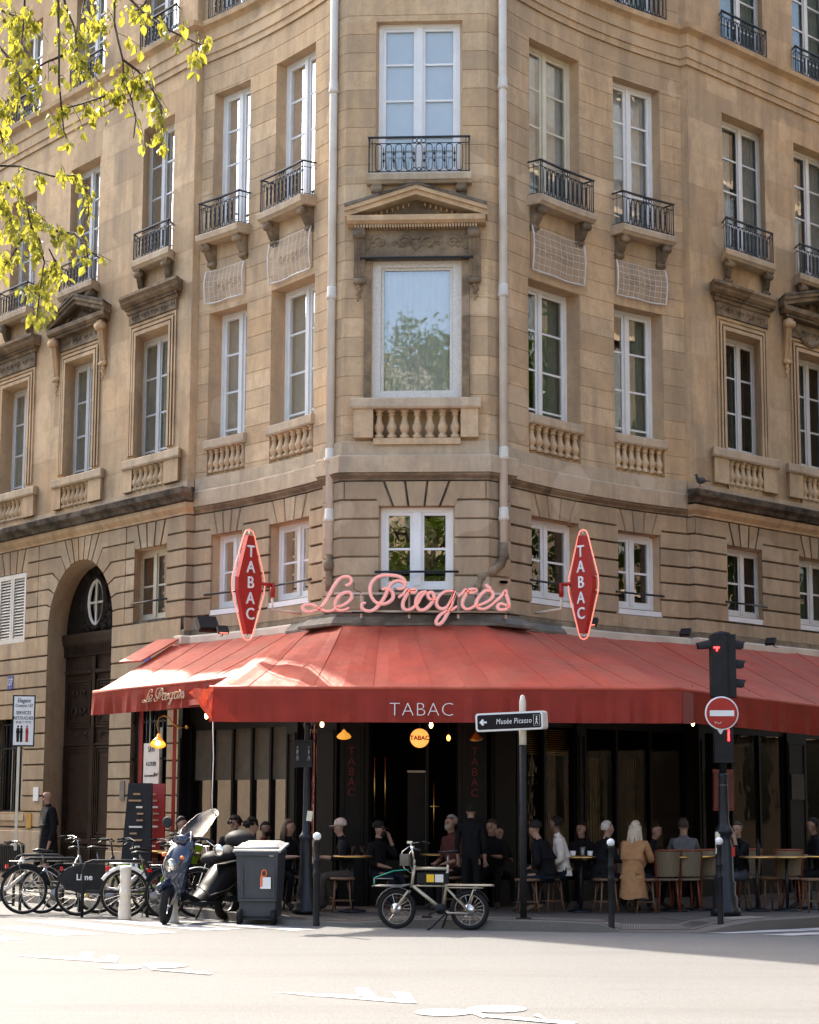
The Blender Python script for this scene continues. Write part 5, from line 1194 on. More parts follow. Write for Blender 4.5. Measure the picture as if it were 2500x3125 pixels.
# posters and plates on the left street front
def plate(name, s_, z, w_, h, m, lab, cat, o=.05, g=SL, lines=(), tm='black', dz=0):
    """flat sign screwed to the wall; lines = (text, size, dx, dz)"""
    p = g.P(s_, o, z); n_ = g.out(s_); yaw = math.atan2(n_.x, -n_.y); t = thing(name, p, lab, cat, yaw)
    b = B(); b.box((0, 0, 0), (w_, .02, h)); b.build('panel', M[m], t)
    for tx, sz, dx, dz_ in lines: text(tx, sz, M[tm] if isinstance(tm, str) else tm, 'lettering', t, up_M((dx, -.014, dz_)), ext=.002, sx=.8)
    return t
plate('house_number', LS0 + 1.23, 4.21, .21, .26, 'signblue', 'blue enamel house number 137 right of the carriage door, above the awning', 'house number', lines=[('137', .19, 0, 0)], tm='signwhite')
plate('house_number', LS0 + 6.43, 3.97, .21, .26, 'signblue', 'blue enamel house number 137 left of the carriage door', 'house number', lines=[('137', .19, 0, 0)], tm='signwhite')
plt = plate('to_let_poster', LS0 + 1.02, 2.28, .52, .78, 'paper', 'white to let poster hung on the barred window behind the gooseneck lamp', 'poster', -.0, lines=[('SAVI', .14, -.0, .28), ('A LOUER', .105, 0, .03), ('Local commercial', .062, -.04, -.17), ('45m²', .09, .17, -.15)], tm='matt')
b = B(); b.box((0, -.002, -.49), (.52, .02, .18)); b.build('phone_strip', M['kraft'], plt); text('06 59 81 37 43', .075, M['paper'], 'lettering', plt, up_M((0, -.018, -.49)), sx=.8)
plate('oval_plaque', LS0 + 1.97, 1.86, .16, .34, 'steel', 'grey oval plaque on the stone pier right of the carriage door', 'plaque')
plate('notice_plate', LS0 + 5.22, 1.80, .20, .26, 'signwhite', 'white enamel plate on the pier left of the carriage door', 'plate'); plate('intercom', LS0 + 5.47, 1.30, .20, .28, 'brass', 'brass letter plate below the white enamel plate', 'letter plate')
n3 = SL.out(LS0 + 5); p = at(72, 2200, 35.6); t = thing('projecting_sign', p, 'white tailoring sign of dressed figures on a pole, left of the carriage door', 'sign', .12)
b = B(); b.box((0, .0, 0), (.40, .10, .92)); b.build('case', M['matt'], t); b = B(); b.box((0.005, -.055, 0), (.355, .012, .87)); b.build('face', M['signwhite'], t)
for tx, sz, z in (('Elegant', .105, .36), ('Couture 137', .075, .27), ('SERVICES', .085, .14), ('RETOUCHES', .08, .045), ('09 86 71 79 79', .055, -.03)): text(tx, sz, M['signblack'], 'lettering', t, up_M((0, -.064, z)), sx=.78, shear=.25 if z > .2 else 0)
for x, m, wd in ((-.09, 'black', .035), (-.03, 'black', .028), (.07, 'signred', .03)):
    b = B(); b.prism([(x - wd, -.22), (x + wd, -.22), (x + wd * .7, -.13), (x - wd * .7, -.13)], lambda x_, z: Vector((x_, -.066, z)), lambda x_, z: Vector((x_, -.062, z))); b.prism([(x - .022, -.38), (x + .022, -.38), (x + wd * .8, -.22), (x - wd * .8, -.22)], lambda x_, z: Vector((x_, -.066, z)), lambda x_, z: Vector((x_, -.062, z))); b.ball((x, -.064, -.105), .017, 6, (1, .2, 1.2)); b.build('figure', M[m], t)
b = B(); b.box((-.07, .0, -1.35), (.05, .05, 1.9)); b.build('pole', M['cream'], t)

# terrace menu boards on the left
for px, w_, m, lab in ((420, .40, 'matt', 'tall black chalk menu board leaning behind the red post'), (468, .30, 'redpole', 'red menu board standing just behind the black one')):
    p = onz(px, 2640, .12); p = at(px, 2560, 30.6 if m == 'matt' else 31.2); t = thing('menu_board', (p.x, p.y, .12), lab, 'menu board', -.15)
    b = B(); b.box((0, 0, .94), (w_ + .12, .06, 1.76), taper=.72, M_=Matrix.Rotation(R(-6), 3, 'X')); b.build('board', M[m], t)
    if m == 'matt' or 1:
        random.seed(5)
        for k in range(15):
            b = B(); b.box((random.uniform(-.06, .06), -.055 + .0105 * (k - 7), .25 + k * .1), (random.uniform(.08, .22), .012, .028)); b.build('chalk_line', M['kraft'] if k % 3 else M['paper'], t)
bk_ = plate('white_cable', 1, 1, .01, .01, 'cord', 'x', 'x'); 
for c in kids(bk_): bpy.data.objects.remove(c)
bpy.data.objects.remove(bk_)
b = B(); a_, c_ = at(650, 2195, 27.7), at(648, 2490, 27.7); b.tube([a_, a_.lerp(c_, .4) + Vector((.012, 0, 0)), a_.lerp(c_, .8) + Vector((-.004, 0, 0)), c_], .007, 5)
tag(b.build('white_cable', M['cord']), 'thin white cable hanging from the corner of the central awning', 'cable')

# protective nets on the carved panels
def net(g, a, c, z0, z1, lab):
    t = thing('protective_net', g.P((a + c) / 2, .12, z1), lab, 'net', group='white nets tied over the carved panels'); OG = t.location.copy(); b = B(); nx, nz = 9, 6
    def S(u, v): return g.P(a + (c - a) * u + .005 * math.sin(9 * v + 5 * u), .07 + .04 * math.sin(math.pi * v) + .01 * math.sin(7 * u), z1 + (z0 - z1) * v - .012 * math.sin(math.pi * u) * (1 - v) - .006 * math.sin(11 * u))
    for i in range(nx + 1): b.tube([S(i / nx, v / 8) for v in range(9)], .0035, 3, cap=False)
    for k in range(1, nz): b.tube([S(u / 12, k / nz) for u in range(13)], .0035, 3, cap=False)
    b.build('mesh_cords', M['cord'], t, OG)
    b = B(); b.tube([S(0, v / 6) for v in range(7)] + [S(u / 12, 1) for u in range(1, 13)] + [S(1, 1 - v / 6) for v in range(1, 7)], [.012 + .006 * abs(math.sin(i * 1.7)) for i in range(25)], 6); b.tube([S(u / 12, 0) for u in range(13)], .006, 4); b.build('border_rope', M['cord'], t, OG)
    b = B()
    for i in range(8):
        for k in range(3): b.quad(*[Vector(S(u, v)) + Vector((0, .02, 0)) for u, v in ((i / 8, k / 3), ((i + 1) / 8, k / 3), ((i + 1) / 8, (k + 1) / 3), (i / 8, (k + 1) / 3))], smooth=True)
    b.build('fine_netting', M['gauze'], t, OG)
    # carved relief behind the net
    r = B(); r.tone = .3; fbox(r, g, a + .03, c - .03, .014, .03, z0 + .04, z1 - .02); scrolls(r, g, a + .2, c - .2, (z0 + z1) / 2, .035, .10, 5); r.build('carved_panel', M['stone'], BLD, ORG)
m_, t_, b__, n__, l__ = _nodes('gauze'); tr_ = n__.new('ShaderNodeBsdfTransparent'); mx_ = n__.new('ShaderNodeMixShader'); mx_.inputs[0].default_value = .22
_set(b__, Base_Color=(.60, .47, .36, 1), Roughness=.9); l__.new(tr_.outputs[0], mx_.inputs[1]); l__.new(b__.outputs[0], mx_.inputs[2]); l__.new(mx_.outputs[0], n__['Material Output'].inputs[0]); M['gauze'] = m_
net(SR, .86, 2.28, 10.25, 10.98, 'white protective net right of the right drainpipe, over the first window'); net(SR, 3.14, 4.34, 10.27, 10.88, 'white protective net near the right corner, over the second window')
net(SL, .72, 2.0, 10.27, 10.98, 'white protective net left of the left drainpipe, over the nearer window'); net(SL, 2.78, 3.84, 10.27, 10.85, 'white protective net farther left, over the second window from the pipe')

# floodlights on the cassette
def flood(p, rz, lab, big=False, glow=False):
    t = thing('floodlight', p, lab, 'floodlight', rz, 'small floodlights above the awnings'); k = 1.9 if big else 1
    b = B(); b.box((0, 0, 0), (.17 * k, .06 * k, .13 * k), M_=Matrix.Rotation(R(-40), 3, 'X')); b.build('housing', M['matt'], t)
    b = B(); b.box((0, -.03 * k, -.025 * k), (.13 * k, .012, .09 * k), M_=Matrix.Rotation(R(-40), 3, 'X')); b.build('lens', M['neon'] if glow else M['pane_dark'], t)
    b = B(); b.tube([(0, .02, -.02), (.03, .10, -.08), (.03, .2, -.08)], .012, 6); b.build('bracket', M['steel'], t)
flood(at(632, 1905, 30.6), .5, 'large black floodlight at the left end above the awning', True); flood(at(680, 1922, 30.2), .4, 'small tilted floodlight with a red glow next to the large one', glow=True)
flood(at(1808, 1898, 30.6), -.5, 'small floodlight right behind the right lozenge sign', glow=True); flood(at(2092, 1930, 31.6), -.6, 'small floodlight left of the traffic light'); flood(at(2352, 1958, 32.9), -.6, 'small floodlight right of the traffic light')
# pigeon on the cornice
p = SR.P(RS0 + .12, .28, 7.06); t = thing('pigeon', p, 'dark grey pigeon perched on the end of the right cornice', 'pigeon', 2.5); pg = mat('pigeon_grey', (.05, .05, .055), .6, var=.5, nscale=25)
b = B(); b.ball((0, 0, .10), .055, 8, (1.7, 1, 1)); b.lathe([(.035, 0), (.025, .05), (.012, .06)], (.075, 0, .13), 8); b.ball((.085, 0, .20), .026, 7); b.tube([(.11, 0, .20), (.135, 0, .193)], [.008, .002], 5); b.tube([(-.06, 0, .09), (-.19, 0, .07)], [.035, .02], 6, flat=.35); b.build('body', pg, t)
b = B()
for s_ in (-1, 1): b.tube([(.02, .02 * s_, .07), (.02, .02 * s_, .0), (.05, .02 * s_, 0)], .004, 5)
b.build('feet', M['redpole'], t)

# ---------------------------------------------------------------- street furniture
def bollard(px, py, lab, z=.10, ball=True, h=1.12):
    p = onz(px, py, z); t = thing('bollard', p, lab, 'bollard', group='slim black posts along the kerb')
    b = B(); b.lathe([(.05, 0), (.05, .03), (.042, .05), (.040, .62), (.048, .64), (.048, .66), (.036, .68), (.036, .78), (.046, .80), (.046, .82), (.034, .84), (.032, h - .1), (.042, h - .085), (.042, h - .06), (.03, h - .05)], n=12); b.build('post', M['black'], t)
    b = B(); b.ball((0, 0, h - .005), .052, 10); b.build('ball_top', M['signwhite'] if ball else M['black'], t)
bollard(965, 2826, 'slim black post with a white ball top, beside the old lamp post'); bollard(1867, 2838, 'slim black post with a white ball top, right of the cargo bike', .03); bollard(2200, 2831, 'slim black post with a white ball top, in front of the traffic light', .05)
for px, py, w_, m, lab in ((380, 2808, .20, 'plastic_cream', 'tall cream plastic bollard in front of the parked bikes'), (518, 2816, .26, 'plastic_cream', 'cream plastic bollard half hidden under the scooter')):
    if 'plastic_cream' not in M: M['plastic_cream'] = mat('cream_plastic', (.60, .54, .45), .5, var=.08, bumps=.1)
    p = onz(px, py, 0); k = w_ / .2; t = thing('plastic_bollard', p, lab, 'bollard', group='cream plastic bollards'); hh = .74 if px < 400 else .33
    b = B(); b.lathe([(.105 * k, 0), (.095 * k, .03), (.082 * k, .25)] + ([(.075, .33), (.082, .335), (.082, .40), (.074, .41), (.074, .53), (.080, .54), (.080, .60), (.076, .61), (.078, .68), (.082, .69), (.080, .735), (.06, .745)] if px < 400 else [(.078 * k, .32), (.05 * k, .335)]), n=18); b.build('post', M[m], t)
# direction sign on its pole
p = onz(1598, 2808, .12); t = thing('sign_pole', p, 'grey and black pole carrying the museum direction sign', 'pole')
b = B(); b.tube([(0, 0, 0), (0, 0, 2.31)], .045, 12); b.build('lower_pole', M['matt'], t); b = B(); b.tube([(0, 0, 2.30), (0, 0, 2.62)], .05, 12); b.lathe([(.05, 0), (.055, .02), (.04, .10), (.045, .13), (.045, .26), (.03, .33), (.01, .35)], (0, 0, 2.62), 12); b.build('upper_pole', M['pipe'], t); b = B(); b.box((0, 0, .015), (.20, .16, .03)); b.build('base_plate', M['matt'], t)
q = at(1555, 2202, p.y - .14); t = thing('direction_sign', q, 'white edged black direction sign reading Musée Picasso with an arrow', 'sign', .0); M_s = Matrix.Rotation(R(2.2), 4, 'Y')
t.rotation_euler = (0, R(-2.6), R(-6))
def rrect(w_, h, r, n=5): return [(sx * (w_ / 2 - r) + r * math.cos(a), sz * (h / 2 - r) + r * math.sin(a)) for sx, sz, a0 in ((1, 1, 0), (-1, 1, 90), (-1, -1, 180), (1, -1, 270)) for a in [R(a0 + 90 * k / n) for k in range(n + 1)]]
W_, H_ = .90, .245
b = B(); b.prism(rrect(W_, H_, .04), lambda x, z: Vector((x, -.05, z)), lambda x, z: Vector((x + .06, .06, z))); b.build('case', M['pipe'], t)
b = B(); b.prism(rrect(W_ - .01, H_ - .01, .038), lambda x, z: Vector((x, -.054, z)), lambda x, z: Vector((x, -.05, z))); b.build('border', M['signwhite'], t)
b = B(); b.prism(rrect(W_ - .05, H_ - .05, .025), lambda x, z: Vector((x, -.058, z)), lambda x, z: Vector((x, -.054, z))); b.build('face', M['signblack'], t)
text('Musée Picasso', .10, M['signwhite'], 'lettering', t, up_M((.06, -.06, .0)), shear=.18, sx=.74, spacing=1.1)
b = B(); b.prism([(-.40, 0), (-.355, .045), (-.335, .03), (-.352, .012), (-.30, .012), (-.30, -.012), (-.352, -.012), (-.335, -.03), (-.355, -.045)], lambda x, z: Vector((x, -.062, z)), lambda x, z: Vector((x, -.058, z))); b.build('arrow', M['signwhite'], t)
b = B(); F = lambda x, z: Vector((x, -.0605, z)); b.tube([F(.325, -.07), F(.405, -.07), F(.405, .07), F(.325, .07)], .003, 4, closed=True); b.ball(F(.367, .045), .010, 6, (1, .2, 1)); b.tube([F(.366, .03), F(.363, -.0)], .010, 5, flat=.3); b.tube([F(.363, 0), F(.35, -.05)], .006, 4, flat=.4); b.tube([F(.363, 0), F(.38, -.05)], .006, 4, flat=.4); b.tube([F(.35, .0), F(.366, .028), F(.385, .005)], .004, 4, flat=.4); b.build('pedestrian_symbol', M['signwhite'], t)
# old cast-iron lamp / pedestrian signal column on the left
p = onz(932, 2786, .12); t = thing('signal_column', p, 'old fluted black iron column with a pedestrian signal box, left of the door', 'signal column')
b = B(); b.lathe([(.19, 0), (.19, .05), (.16, .07), (.17, .12), (.13, .15), (.14, .25), (.12, .29), (.125, .36), (.10, .40), (.095, .62), (.085, .66), (.09, .92), (.085, 1.0), (.10, 1.03), (.10, 1.06), (.075, 1.09), (.055, 1.14), (.05, 1.5), (.045, 2.1), (.06, 2.13), (.045, 2.16), (.04, 2.55), (.055, 2.58), (.055, 2.62), (.035, 2.68), (.03, 2.78)], n=14); b.build('column', M['iron'], t)
b = B(); b.lathe([(.035, 2.62), (.05, 2.66), (.045, 2.80), (.07, 2.86), (.09, 2.95), (.09, 3.0), (.06, 3.04), (.05, 3.08), (.03, 3.12), (.015, 3.2)], n=12); b.build('finial', M['iron'], t)
b = B(); b.box((-.06, -.02, 2.20), (.26, .16, .36), taper=1.0); b.box((-.06, -.02, 2.39), (.34, .22, .02)); b.build('signal_box', M['matt'], t)
for x in (-.13, .03):
    b = B(); b.ball((x, -.11, 2.30), .018, 6); b.tube([(x, -.11, 2.28), (x, -.11, 2.20)], .018, 6, flat=.4); b.tube([(x, -.11, 2.2), (x - .015, -.11, 2.11)], .01, 5); b.tube([(x, -.11, 2.2), (x + .015, -.11, 2.11)], .01, 5); b.build('unlit_figure', M['steel'], t)
b = B(); b.box((.045, -.03, 1.34), (.075, .06, .14), M_=Matrix.Rotation(R(8), 3, 'Y')); b.build('push_button_box', M['cream'], t)
# traffic light
p = onz(2215, 2796, .12); t = thing('traffic_light', p, 'black traffic light on a cast-iron base at the right crossing', 'traffic light')
b = B(); b.lathe([(.21, 0), (.21, .10), (.17, .13), (.175, .25), (.15, .30), (.155, .45), (.125, .50), (.12, .95), (.10, 1.02), (.10, 1.10), (.125, 1.13), (.13, 1.17), (.10, 1.21), (.075, 1.26), (.08, 1.30), (.07, 1.34), (.075, 1.42), (.06, 1.9), (.07, 1.93), (.06, 1.96)], n=16); b.build('base_column', M['iron'], t)
b = B(); b.tube([(0, 0, 1.9), (0, 0, 3.15)], .05, 12); b.build('pole', M['black'], t)
for z in (1.68, 1.78): b = B(); b.tube([(0, 0, z), (0, 0, z + .02)], .064, 12); b.build('metal_band', M['steel'], t)
b = B(); b.box((.03, 0, 3.45), (.33, .24, .88)); b.lathe([(.14, .0), (.12, .05), (.04, .07)], (.02, 0, 3.87), 12); b.build('signal_head', M['matt'], t)
b = B(); b.box((-.04, -.03, 3.45), (.22, .24, .86)); b.build('back_cover', M['matt'], t)
for k, z in enumerate((3.72, 3.45, 3.18)):
    b = B(); vs = []
    for j in range(9):
        a = math.pi * (j / 8) * 1.15 - .235; vs += [Vector((.19, .10 * math.cos(a), z + .10 * math.sin(a))), Vector((.37 - .06 * abs(math.cos(a)), .085 * math.cos(a), z - .01 + .085 * math.sin(a)))]
    b.add(vs, [(2 * j, 2 * j + 1, 2 * j + 3, 2 * j + 2) for j in range(8)]); b.build('visor', M['matt'], t)
b = B(); vs = []
for j in range(9):
    a = math.pi * (j / 8) * 1.1 - .157; vs += [Vector((-.12, -.02 + .12 * math.cos(a), 3.72 + .11 * math.sin(a))), Vector((-.36 + .04 * abs(math.cos(a)), -.02 + .10 * math.cos(a), 3.70 + .07 * math.sin(a)))]
b.add(vs, [(2 * j, 2 * j + 1, 2 * j + 3, 2 * j + 2) for j in range(8)]); b.build('visor', M['matt'], t)
b = B(); b.box((-.08, -.158, 3.70), (.08, .01, .022)); b.box((-.075, -.158, 3.675), (.02, .01, .05)); b.build('red_lamp', M['redlight'], t)
b = B(); b.box((.01, -.02, 2.36), (.26, .18, .52)); b.box((.05, -.03, 2.63), (.30, .22, .02)); b.build('pedestrian_signal', M['matt'], t)
b = B(); F = lambda x, z: Vector((x, -.118, z)); b.ball(F(.075, 2.55), .011, 6, (1, .3, 1)); b.tube([F(.075, 2.535), F(.072, 2.47)], .014, 5, flat=.3); b.tube([F(.067, 2.47), F(.063, 2.40)], .006, 5); b.tube([F(.079, 2.47), F(.079, 2.40)], .006, 5); b.build('red_figure', M['redlight'], t)
b = B(); b.prism([(-.12, 2.60), (-.08, 2.58), (-.04, 2.58), (0, 2.60), (-.02, 2.55), (-.035, 2.52), (-.06, 2.49), (-.085, 2.52), (-.10, 2.55)], lambda x, z: Vector((x + .02, -.115, z)), lambda x, z: Vector((x + .02, -.112, z))); b.build('sticker', M['signwhite'], t)
b = B(); b.box((.09, -.08, .88), (.09, .01, .13)); b.build('pink_sticker', M['signred'], t); b = B(); b.box((-.10, -.06, 1.0), (.06, .05, .3)); b.build('control_box', M['cream'], t)
q = at(2203, 2177, 27.12); t = thing('no_entry_sign', q, 'round red no entry sign with a white bar, on the traffic light pole', 'traffic sign'); RX = Matrix.Rotation(R(90), 3, 'X')
b = B(); b.lathe([(.228, -.012), (.232, 0), (.228, .012), (.22, .012)], n=40, M_=RX); b.build('rim', M['signwhite'], t)
b = B(); b.lathe([(.212, .0), (.212, .018), (.2, .0185)], n=40, M_=RX); b.build('disc', M['signred'], t); b = B(); b.box((0, -.022, 0), (.335, .006, .078)); b.build('bar', M['signwhite'], t)
b = B(); b.tube([(-.10, -.022, -.11), (-.09, -.022, -.14), (-.07, -.022, -.12), (-.05, -.022, -.14), (-.02, -.022, -.135), (-.01, -.022, -.115)], .004, 4); b.build('scribble', M['signwhite'], t); b = B(); b.box((.05, .04, 0), (.1, .05, .3)); b.build('clamp', M['steel'], t)

# wheelie bin
t = thing('wheelie_bin', onz(790, 2822, 0) + Vector((0, .25, 0)), 'tall dark grey wheelie bin with a pale lid and a hanging tag', 'bin', -.10)
b = B(); vs = []
for z, w_, d_ in ((.06, .24, .24), (.30, .25, .25), (.31, .265, .27), (.93, .285, .33), (.95, .30, .345), (1.0, .30, .345)):
    vs += [Vector((sx * w_, sy * d_, z)) + Vector((0, .02 if sy > 0 else 0, 0)) for sx, sy in ((-1, -1), (1, -1), (1, 1), (-1, 1))]
b.add(vs, [(i * 4 + k, i * 4 + (k + 1) % 4, i * 4 + 4 + (k + 1) % 4, i * 4 + 4 + k) for i in range(5) for k in range(4)] + [(0, 1, 2, 3), (20, 21, 22, 23)])
for k in range(7): b.box((-.27 - .012, -.30 + .02 * k, .965), (.02, .01, .05))
b.build('body', M['bin'], t)
b = B(); LM = Matrix.Rotation(R(7), 3, 'X'); b.box((0, .0, 1.03), (.66, .74, .03), M_=LM); b.box((0, 0.02, 1.068), (.60, .66, .045), M_=LM, taper=.75); b.tube([(-.31, -.37, 1.03), (.31, -.37, 1.03)], .018, 8); b.build('lid', M['binlid'], t)
b = B(); b.box((0, -.292, .33), (.5, .02, .03)); b.box((-.20, -.315, .62), (.02, .02, .5)); b.box((.235, -.315, .62), (.02, .02, .5)); b.box((0, -.355, .955), (.60, .03, .05)); b.build('ribs', M['bin'], t)
b = B(); b.tube([(-.25, -.30, .10), (.25, -.30, .10)], .012, 6); b.build('axle', M['matt'], t)
for x in (-.235, .235): b = B(); b.tube([(x - .03, -.28, .10), (x + .03, -.28, .10)], .10, 18); b.build('wheel', M['rubber'], t); 
b = B(); b.box((.12, -.315, .56), (.145, .006, .155), rot=0); b.build('white_tag', M['signwhite'], t)
b = B(); b.tube([(.10 + .035 * math.cos(a * .6), -.318, .69 + .045 * math.sin(a * .6)) for a in range(11)], .010, 5, closed=True); b.box((.065, -.320, .585), (.03, .006, .15)); b.build('orange_band', M['orangeband'], t); b = B(); b.box((.20, -.335, .93), (.06, .006, .025)); b.build('small_label', M['signwhite'], t)

# ---------------------------------------------------------------- cycles
def wheel(t, x, r, y=0, spokes=20, tyre=.022, white=False, yaw=0., disc=False, guard=None):
    o = (x, y, r); Mr = Matrix.Rotation(yaw, 3, 'Z')
    f = lambda a, rr, dy=0: Vector(o) + Mr @ Vector((rr * math.cos(a), dy, rr * math.sin(a)))
    b = B(); b.tube([f(2 * math.pi * k / 32, r - tyre) for k in range(32)], tyre, 8, closed=True); w_ = b.build('wheel', M['rubber'], t)
    b = B(); b.tube([f(2 * math.pi * k / 32, r - tyre * 2.1) for k in range(32)], .009, 4, closed=True); b.build('rim', M['signwhite'] if white else M['steel'], w_)
    b = B()
    for k in range(spokes): b.tube([f(2 * math.pi * k / spokes + .25, .02, .02 if k % 2 else -.02), f(2 * math.pi * k / spokes, r - tyre * 2)], .0016, 3, cap=False)
    b.tube([f(0, 0, -.05), f(0, 0, .05)], .02, 8)
    if disc: b.tube([f(0, 0, -.045), f(0, 0, -.04)], .075, 16)
    b.build('spokes', M['chrome'], w_)
    if guard:
        a0, a1, m = guard; b = B(); b.tube([f(a0 + (a1 - a0) * k / 12, r + .018) for k in range(13)], .03, 5, flat=.25); b.build('mudguard', M[m], t)
def bike(loc, rz, label, frame='black', wr=.34, wb=1.05, step=True, guard='black', basket=None, rear=None, lean=0., cat='bicycle', bars='steel', seat=.93, hb=1.05, white=False, extra=None):
    t = thing('bicycle', loc, label, cat, rz, 'bicycles parked at the racks'); t.rotation_euler = (lean, 0, rz)
    xf, xr = wb / 2, -wb / 2
    wheel(t, xr, wr, white=white, guard=(.2, 2.6, guard) if guard else None); wheel(t, xf, wr, white=white, guard=(.6, 2.5, guard) if guard else None, yaw=.12)
    b = B(); bb = (-.08, 0, wr - .06); hd0, hd1 = (xf - .24, 0, wr * 1.75), (xf - .30, 0, wr * 2.45); st = (-.27, 0, wr * 2.1)
    b.tube([st, bb], .017, 8); b.tube([hd0, bb], .021 if not step else .028, 8)
    if not step: b.tube([hd1, (-.25, 0, wr * 1.95)], .017, 8)
    else: b.tube([hd1, (.02, 0, wr * 1.15), (-.16, 0, wr * 1.2)], .016, 8)
    b.tube([hd0, hd1], .022, 8)
    for y in (-.05, .05):
        b.tube([bb, (xr, y, wr)], .009, 6); b.tube([(-.25, 0, wr * 1.9), (xr, y, wr)], .008, 6)
        b.tube([hd0, (xf - .10, y, wr * 1.3), (xf, y, wr)], .012, 6)
    b.build('frame', M[frame], t)
    b = B(); b.tube([st, (-.30, 0, seat - .04)], .013, 8); b.build('seat_post', M['steel'], t)
    b = B(); b.tube([(-.44, 0, seat), (-.36, 0, seat + .01), (-.24, 0, seat), (-.14, 0, seat - .01)], [.05, .085, .05, .025], 8, flat=.35); b.build('saddle', M['black'], t)
    b = B(); b.tube([hd1, (xf - .33, 0, hb - .04)], .013, 8); b.tube([(xf - .45, -.29, hb + .0), (xf - .38, -.2, hb + .01), (xf - .30, -.06, hb - .03), (xf - .30, .06, hb - .03), (xf - .38, .2, hb + .01), (xf - .45, .29, hb)], .011, 8); b.build('handlebar', M[bars], t)
    for y in (-.29, .29):
        b = B(); b.tube([(xf - .45, y, hb), (xf - .56, y * 1.05, hb - .01)], .016, 8); b.build('grip', M['rubber'], t)
        b = B(); b.tube([(xf - .38, y * .75, hb - .01), (xf - .46, y * 1.0, hb - .05)], .006, 5); b.build('brake_lever', M['chrome'], t)
    b = B(); b.tube([(bb[0], -.06, bb[2]), (bb[0], -.05, bb[2])], .095, 18); b.tube([(bb[0], -.07, bb[2]), (bb[0] + .12, -.08, bb[2] - .12)], .009, 6); b.tube([(bb[0], .07, bb[2]), (bb[0] - .12, .08, bb[2] + .12)], .009, 6); b.build('crankset', M['steel'], t)
    for x, y, z in ((bb[0] + .12, -.12, bb[2] - .12), (bb[0] - .12, .12, bb[2] + .12)): b = B(); b.box((x, y, z), (.09, .07, .02)); b.build('pedal', M['matt'], t)
    b = B(); b.tube([(bb[0], -.055, bb[2] + .09), (xr, -.055, wr + .03)], .004, 4); b.tube([(bb[0], -.055, bb[2] - .09), (xr, -.055, wr - .03)], .004, 4); b.build('chain', M['matt'], t)
    b = B(); b.tube([(bb[0] - .05, .05, bb[2]), (bb[0] - .18, .16, .01)], .009, 5); b.build('kickstand', M['steel'], t)
    b = B(); b.box((xr - wr * .75, 0, wr * 2.0), (.04, .06, .05)); b.build('rear_light', M['redlens'], t)
    b = B(); b.tube([(xr - .22, -.05, wr * 2.22), (xr + .25, -.05, wr * 2.22)], .006, 5); b.tube([(xr - .22, .05, wr * 2.22), (xr + .25, .05, wr * 2.22)], .006, 5); b.tube([(xr - .22, -.05, wr * 2.22), (xr - .22, .05, wr * 2.22)], .006, 5); b.tube([(xr - .1, -.06, wr * 2.22), (xr, -.06, wr)], .005, 5); b.build('rack', M[bars], t)
    if basket:
        b = B(); x = xf - .08; z0 = wr * 2.15; b.add([(x - .14, -.13, z0), (x + .12, -.13, z0), (x + .12, .13, z0), (x - .14, .13, z0), (x - .2, -.19, z0 + .30), (x + .2, -.19, z0 + .28), (x + .2, .19, z0 + .28), (x - .2, .19, z0 + .30)], [(0, 1, 2, 3), (0, 1, 5, 4), (1, 2, 6, 5), (2, 3, 7, 6), (3, 0, 4, 7)]); b.build('basket', M[basket], t)
    if rear:       # big dark skirt over the rear wheel
        b = B(); F = lambda y: (lambda x, z: Vector((xr + x, y, z))); po = [(-.30, wr * 1.55), (-.16, wr * 2.05), (.05, wr * 2.22), (.34, wr * 2.2), (.40, wr * 1.7), (.36, wr * 1.1), (.05, wr * .95), (-.18, wr * 1.15)]; b.prism(po, F(-.065), F(-.05)); b.prism(po, F(.05), F(.065)); rr = b.build('rear_skirt', M['matt'], t)
        text('Lime', .12, M['signwhite'], 'lettering', rr, Matrix.Translation((xr + .08, -.07, wr * 1.65)) @ Matrix.Rotation(R(90), 4, 'X'), ext=.002, thick=.003); b = B(); b.box((xr + .12, -.07, wr * .95), (.03, .01, .09)); b.build('reflector', M['yellow'], t)
    if extra: extra(t)
    return t
SLD = math.atan2(.788, -.616)
bike((-5.95, 29.6, 0), .25, 'silver bicycle cut by the left edge of the picture', 'pipe', .34, white=True, guard='steel')
bike((-5.15, 29.7, 0), R(18), 'dark bicycle with a silver stem standing left of the rental bike', 'steel', .35, 1.1, guard='black', lean=.06, hb=1.12)
bike((-4.25, 29.2, 0), R(8), 'black and white rental bike with a big lettered skirt over its rear wheel', 'signwhite', .34, 1.1, rear=True, guard='matt', seat=.98, bars='matt', hb=1.1, lean=.04)
bike((-3.55, 28.8, 0), R(12), 'bicycle with white mudguards and a red rear light behind the tall cream bollard', 'matt', .35, 1.05, guard='signwhite', seat=.92, hb=1.05, bars='chrome', lean=.05)
bike((-3.75, 29.9, 0), R(28), 'bicycle with a bright green front basket', 'lime', .34, 1.05, guard='lime', basket='lime', seat=.95, hb=1.08, lean=.03)
bike((-3.05, 28.9, 0), R(35), 'black bicycle squeezed beside the front wheel of the scooter', 'black', .34, 1.0, guard='black', seat=.86, hb=1.04, bars='chrome', lean=-.05)
bike((-4.75, 30.5, 0), R(22), 'dark bicycle farthest back behind the left bikes', 'matt', .34, 1.08, guard='black', seat=.95, hb=1.08, bars='matt')
bike((-3.2, 30.1, 0), R(14), 'dark bicycle at the back by the menu boards', 'black', .34, 1.05, guard='matt', seat=.9, hb=1.1, bars='matt', step=False)
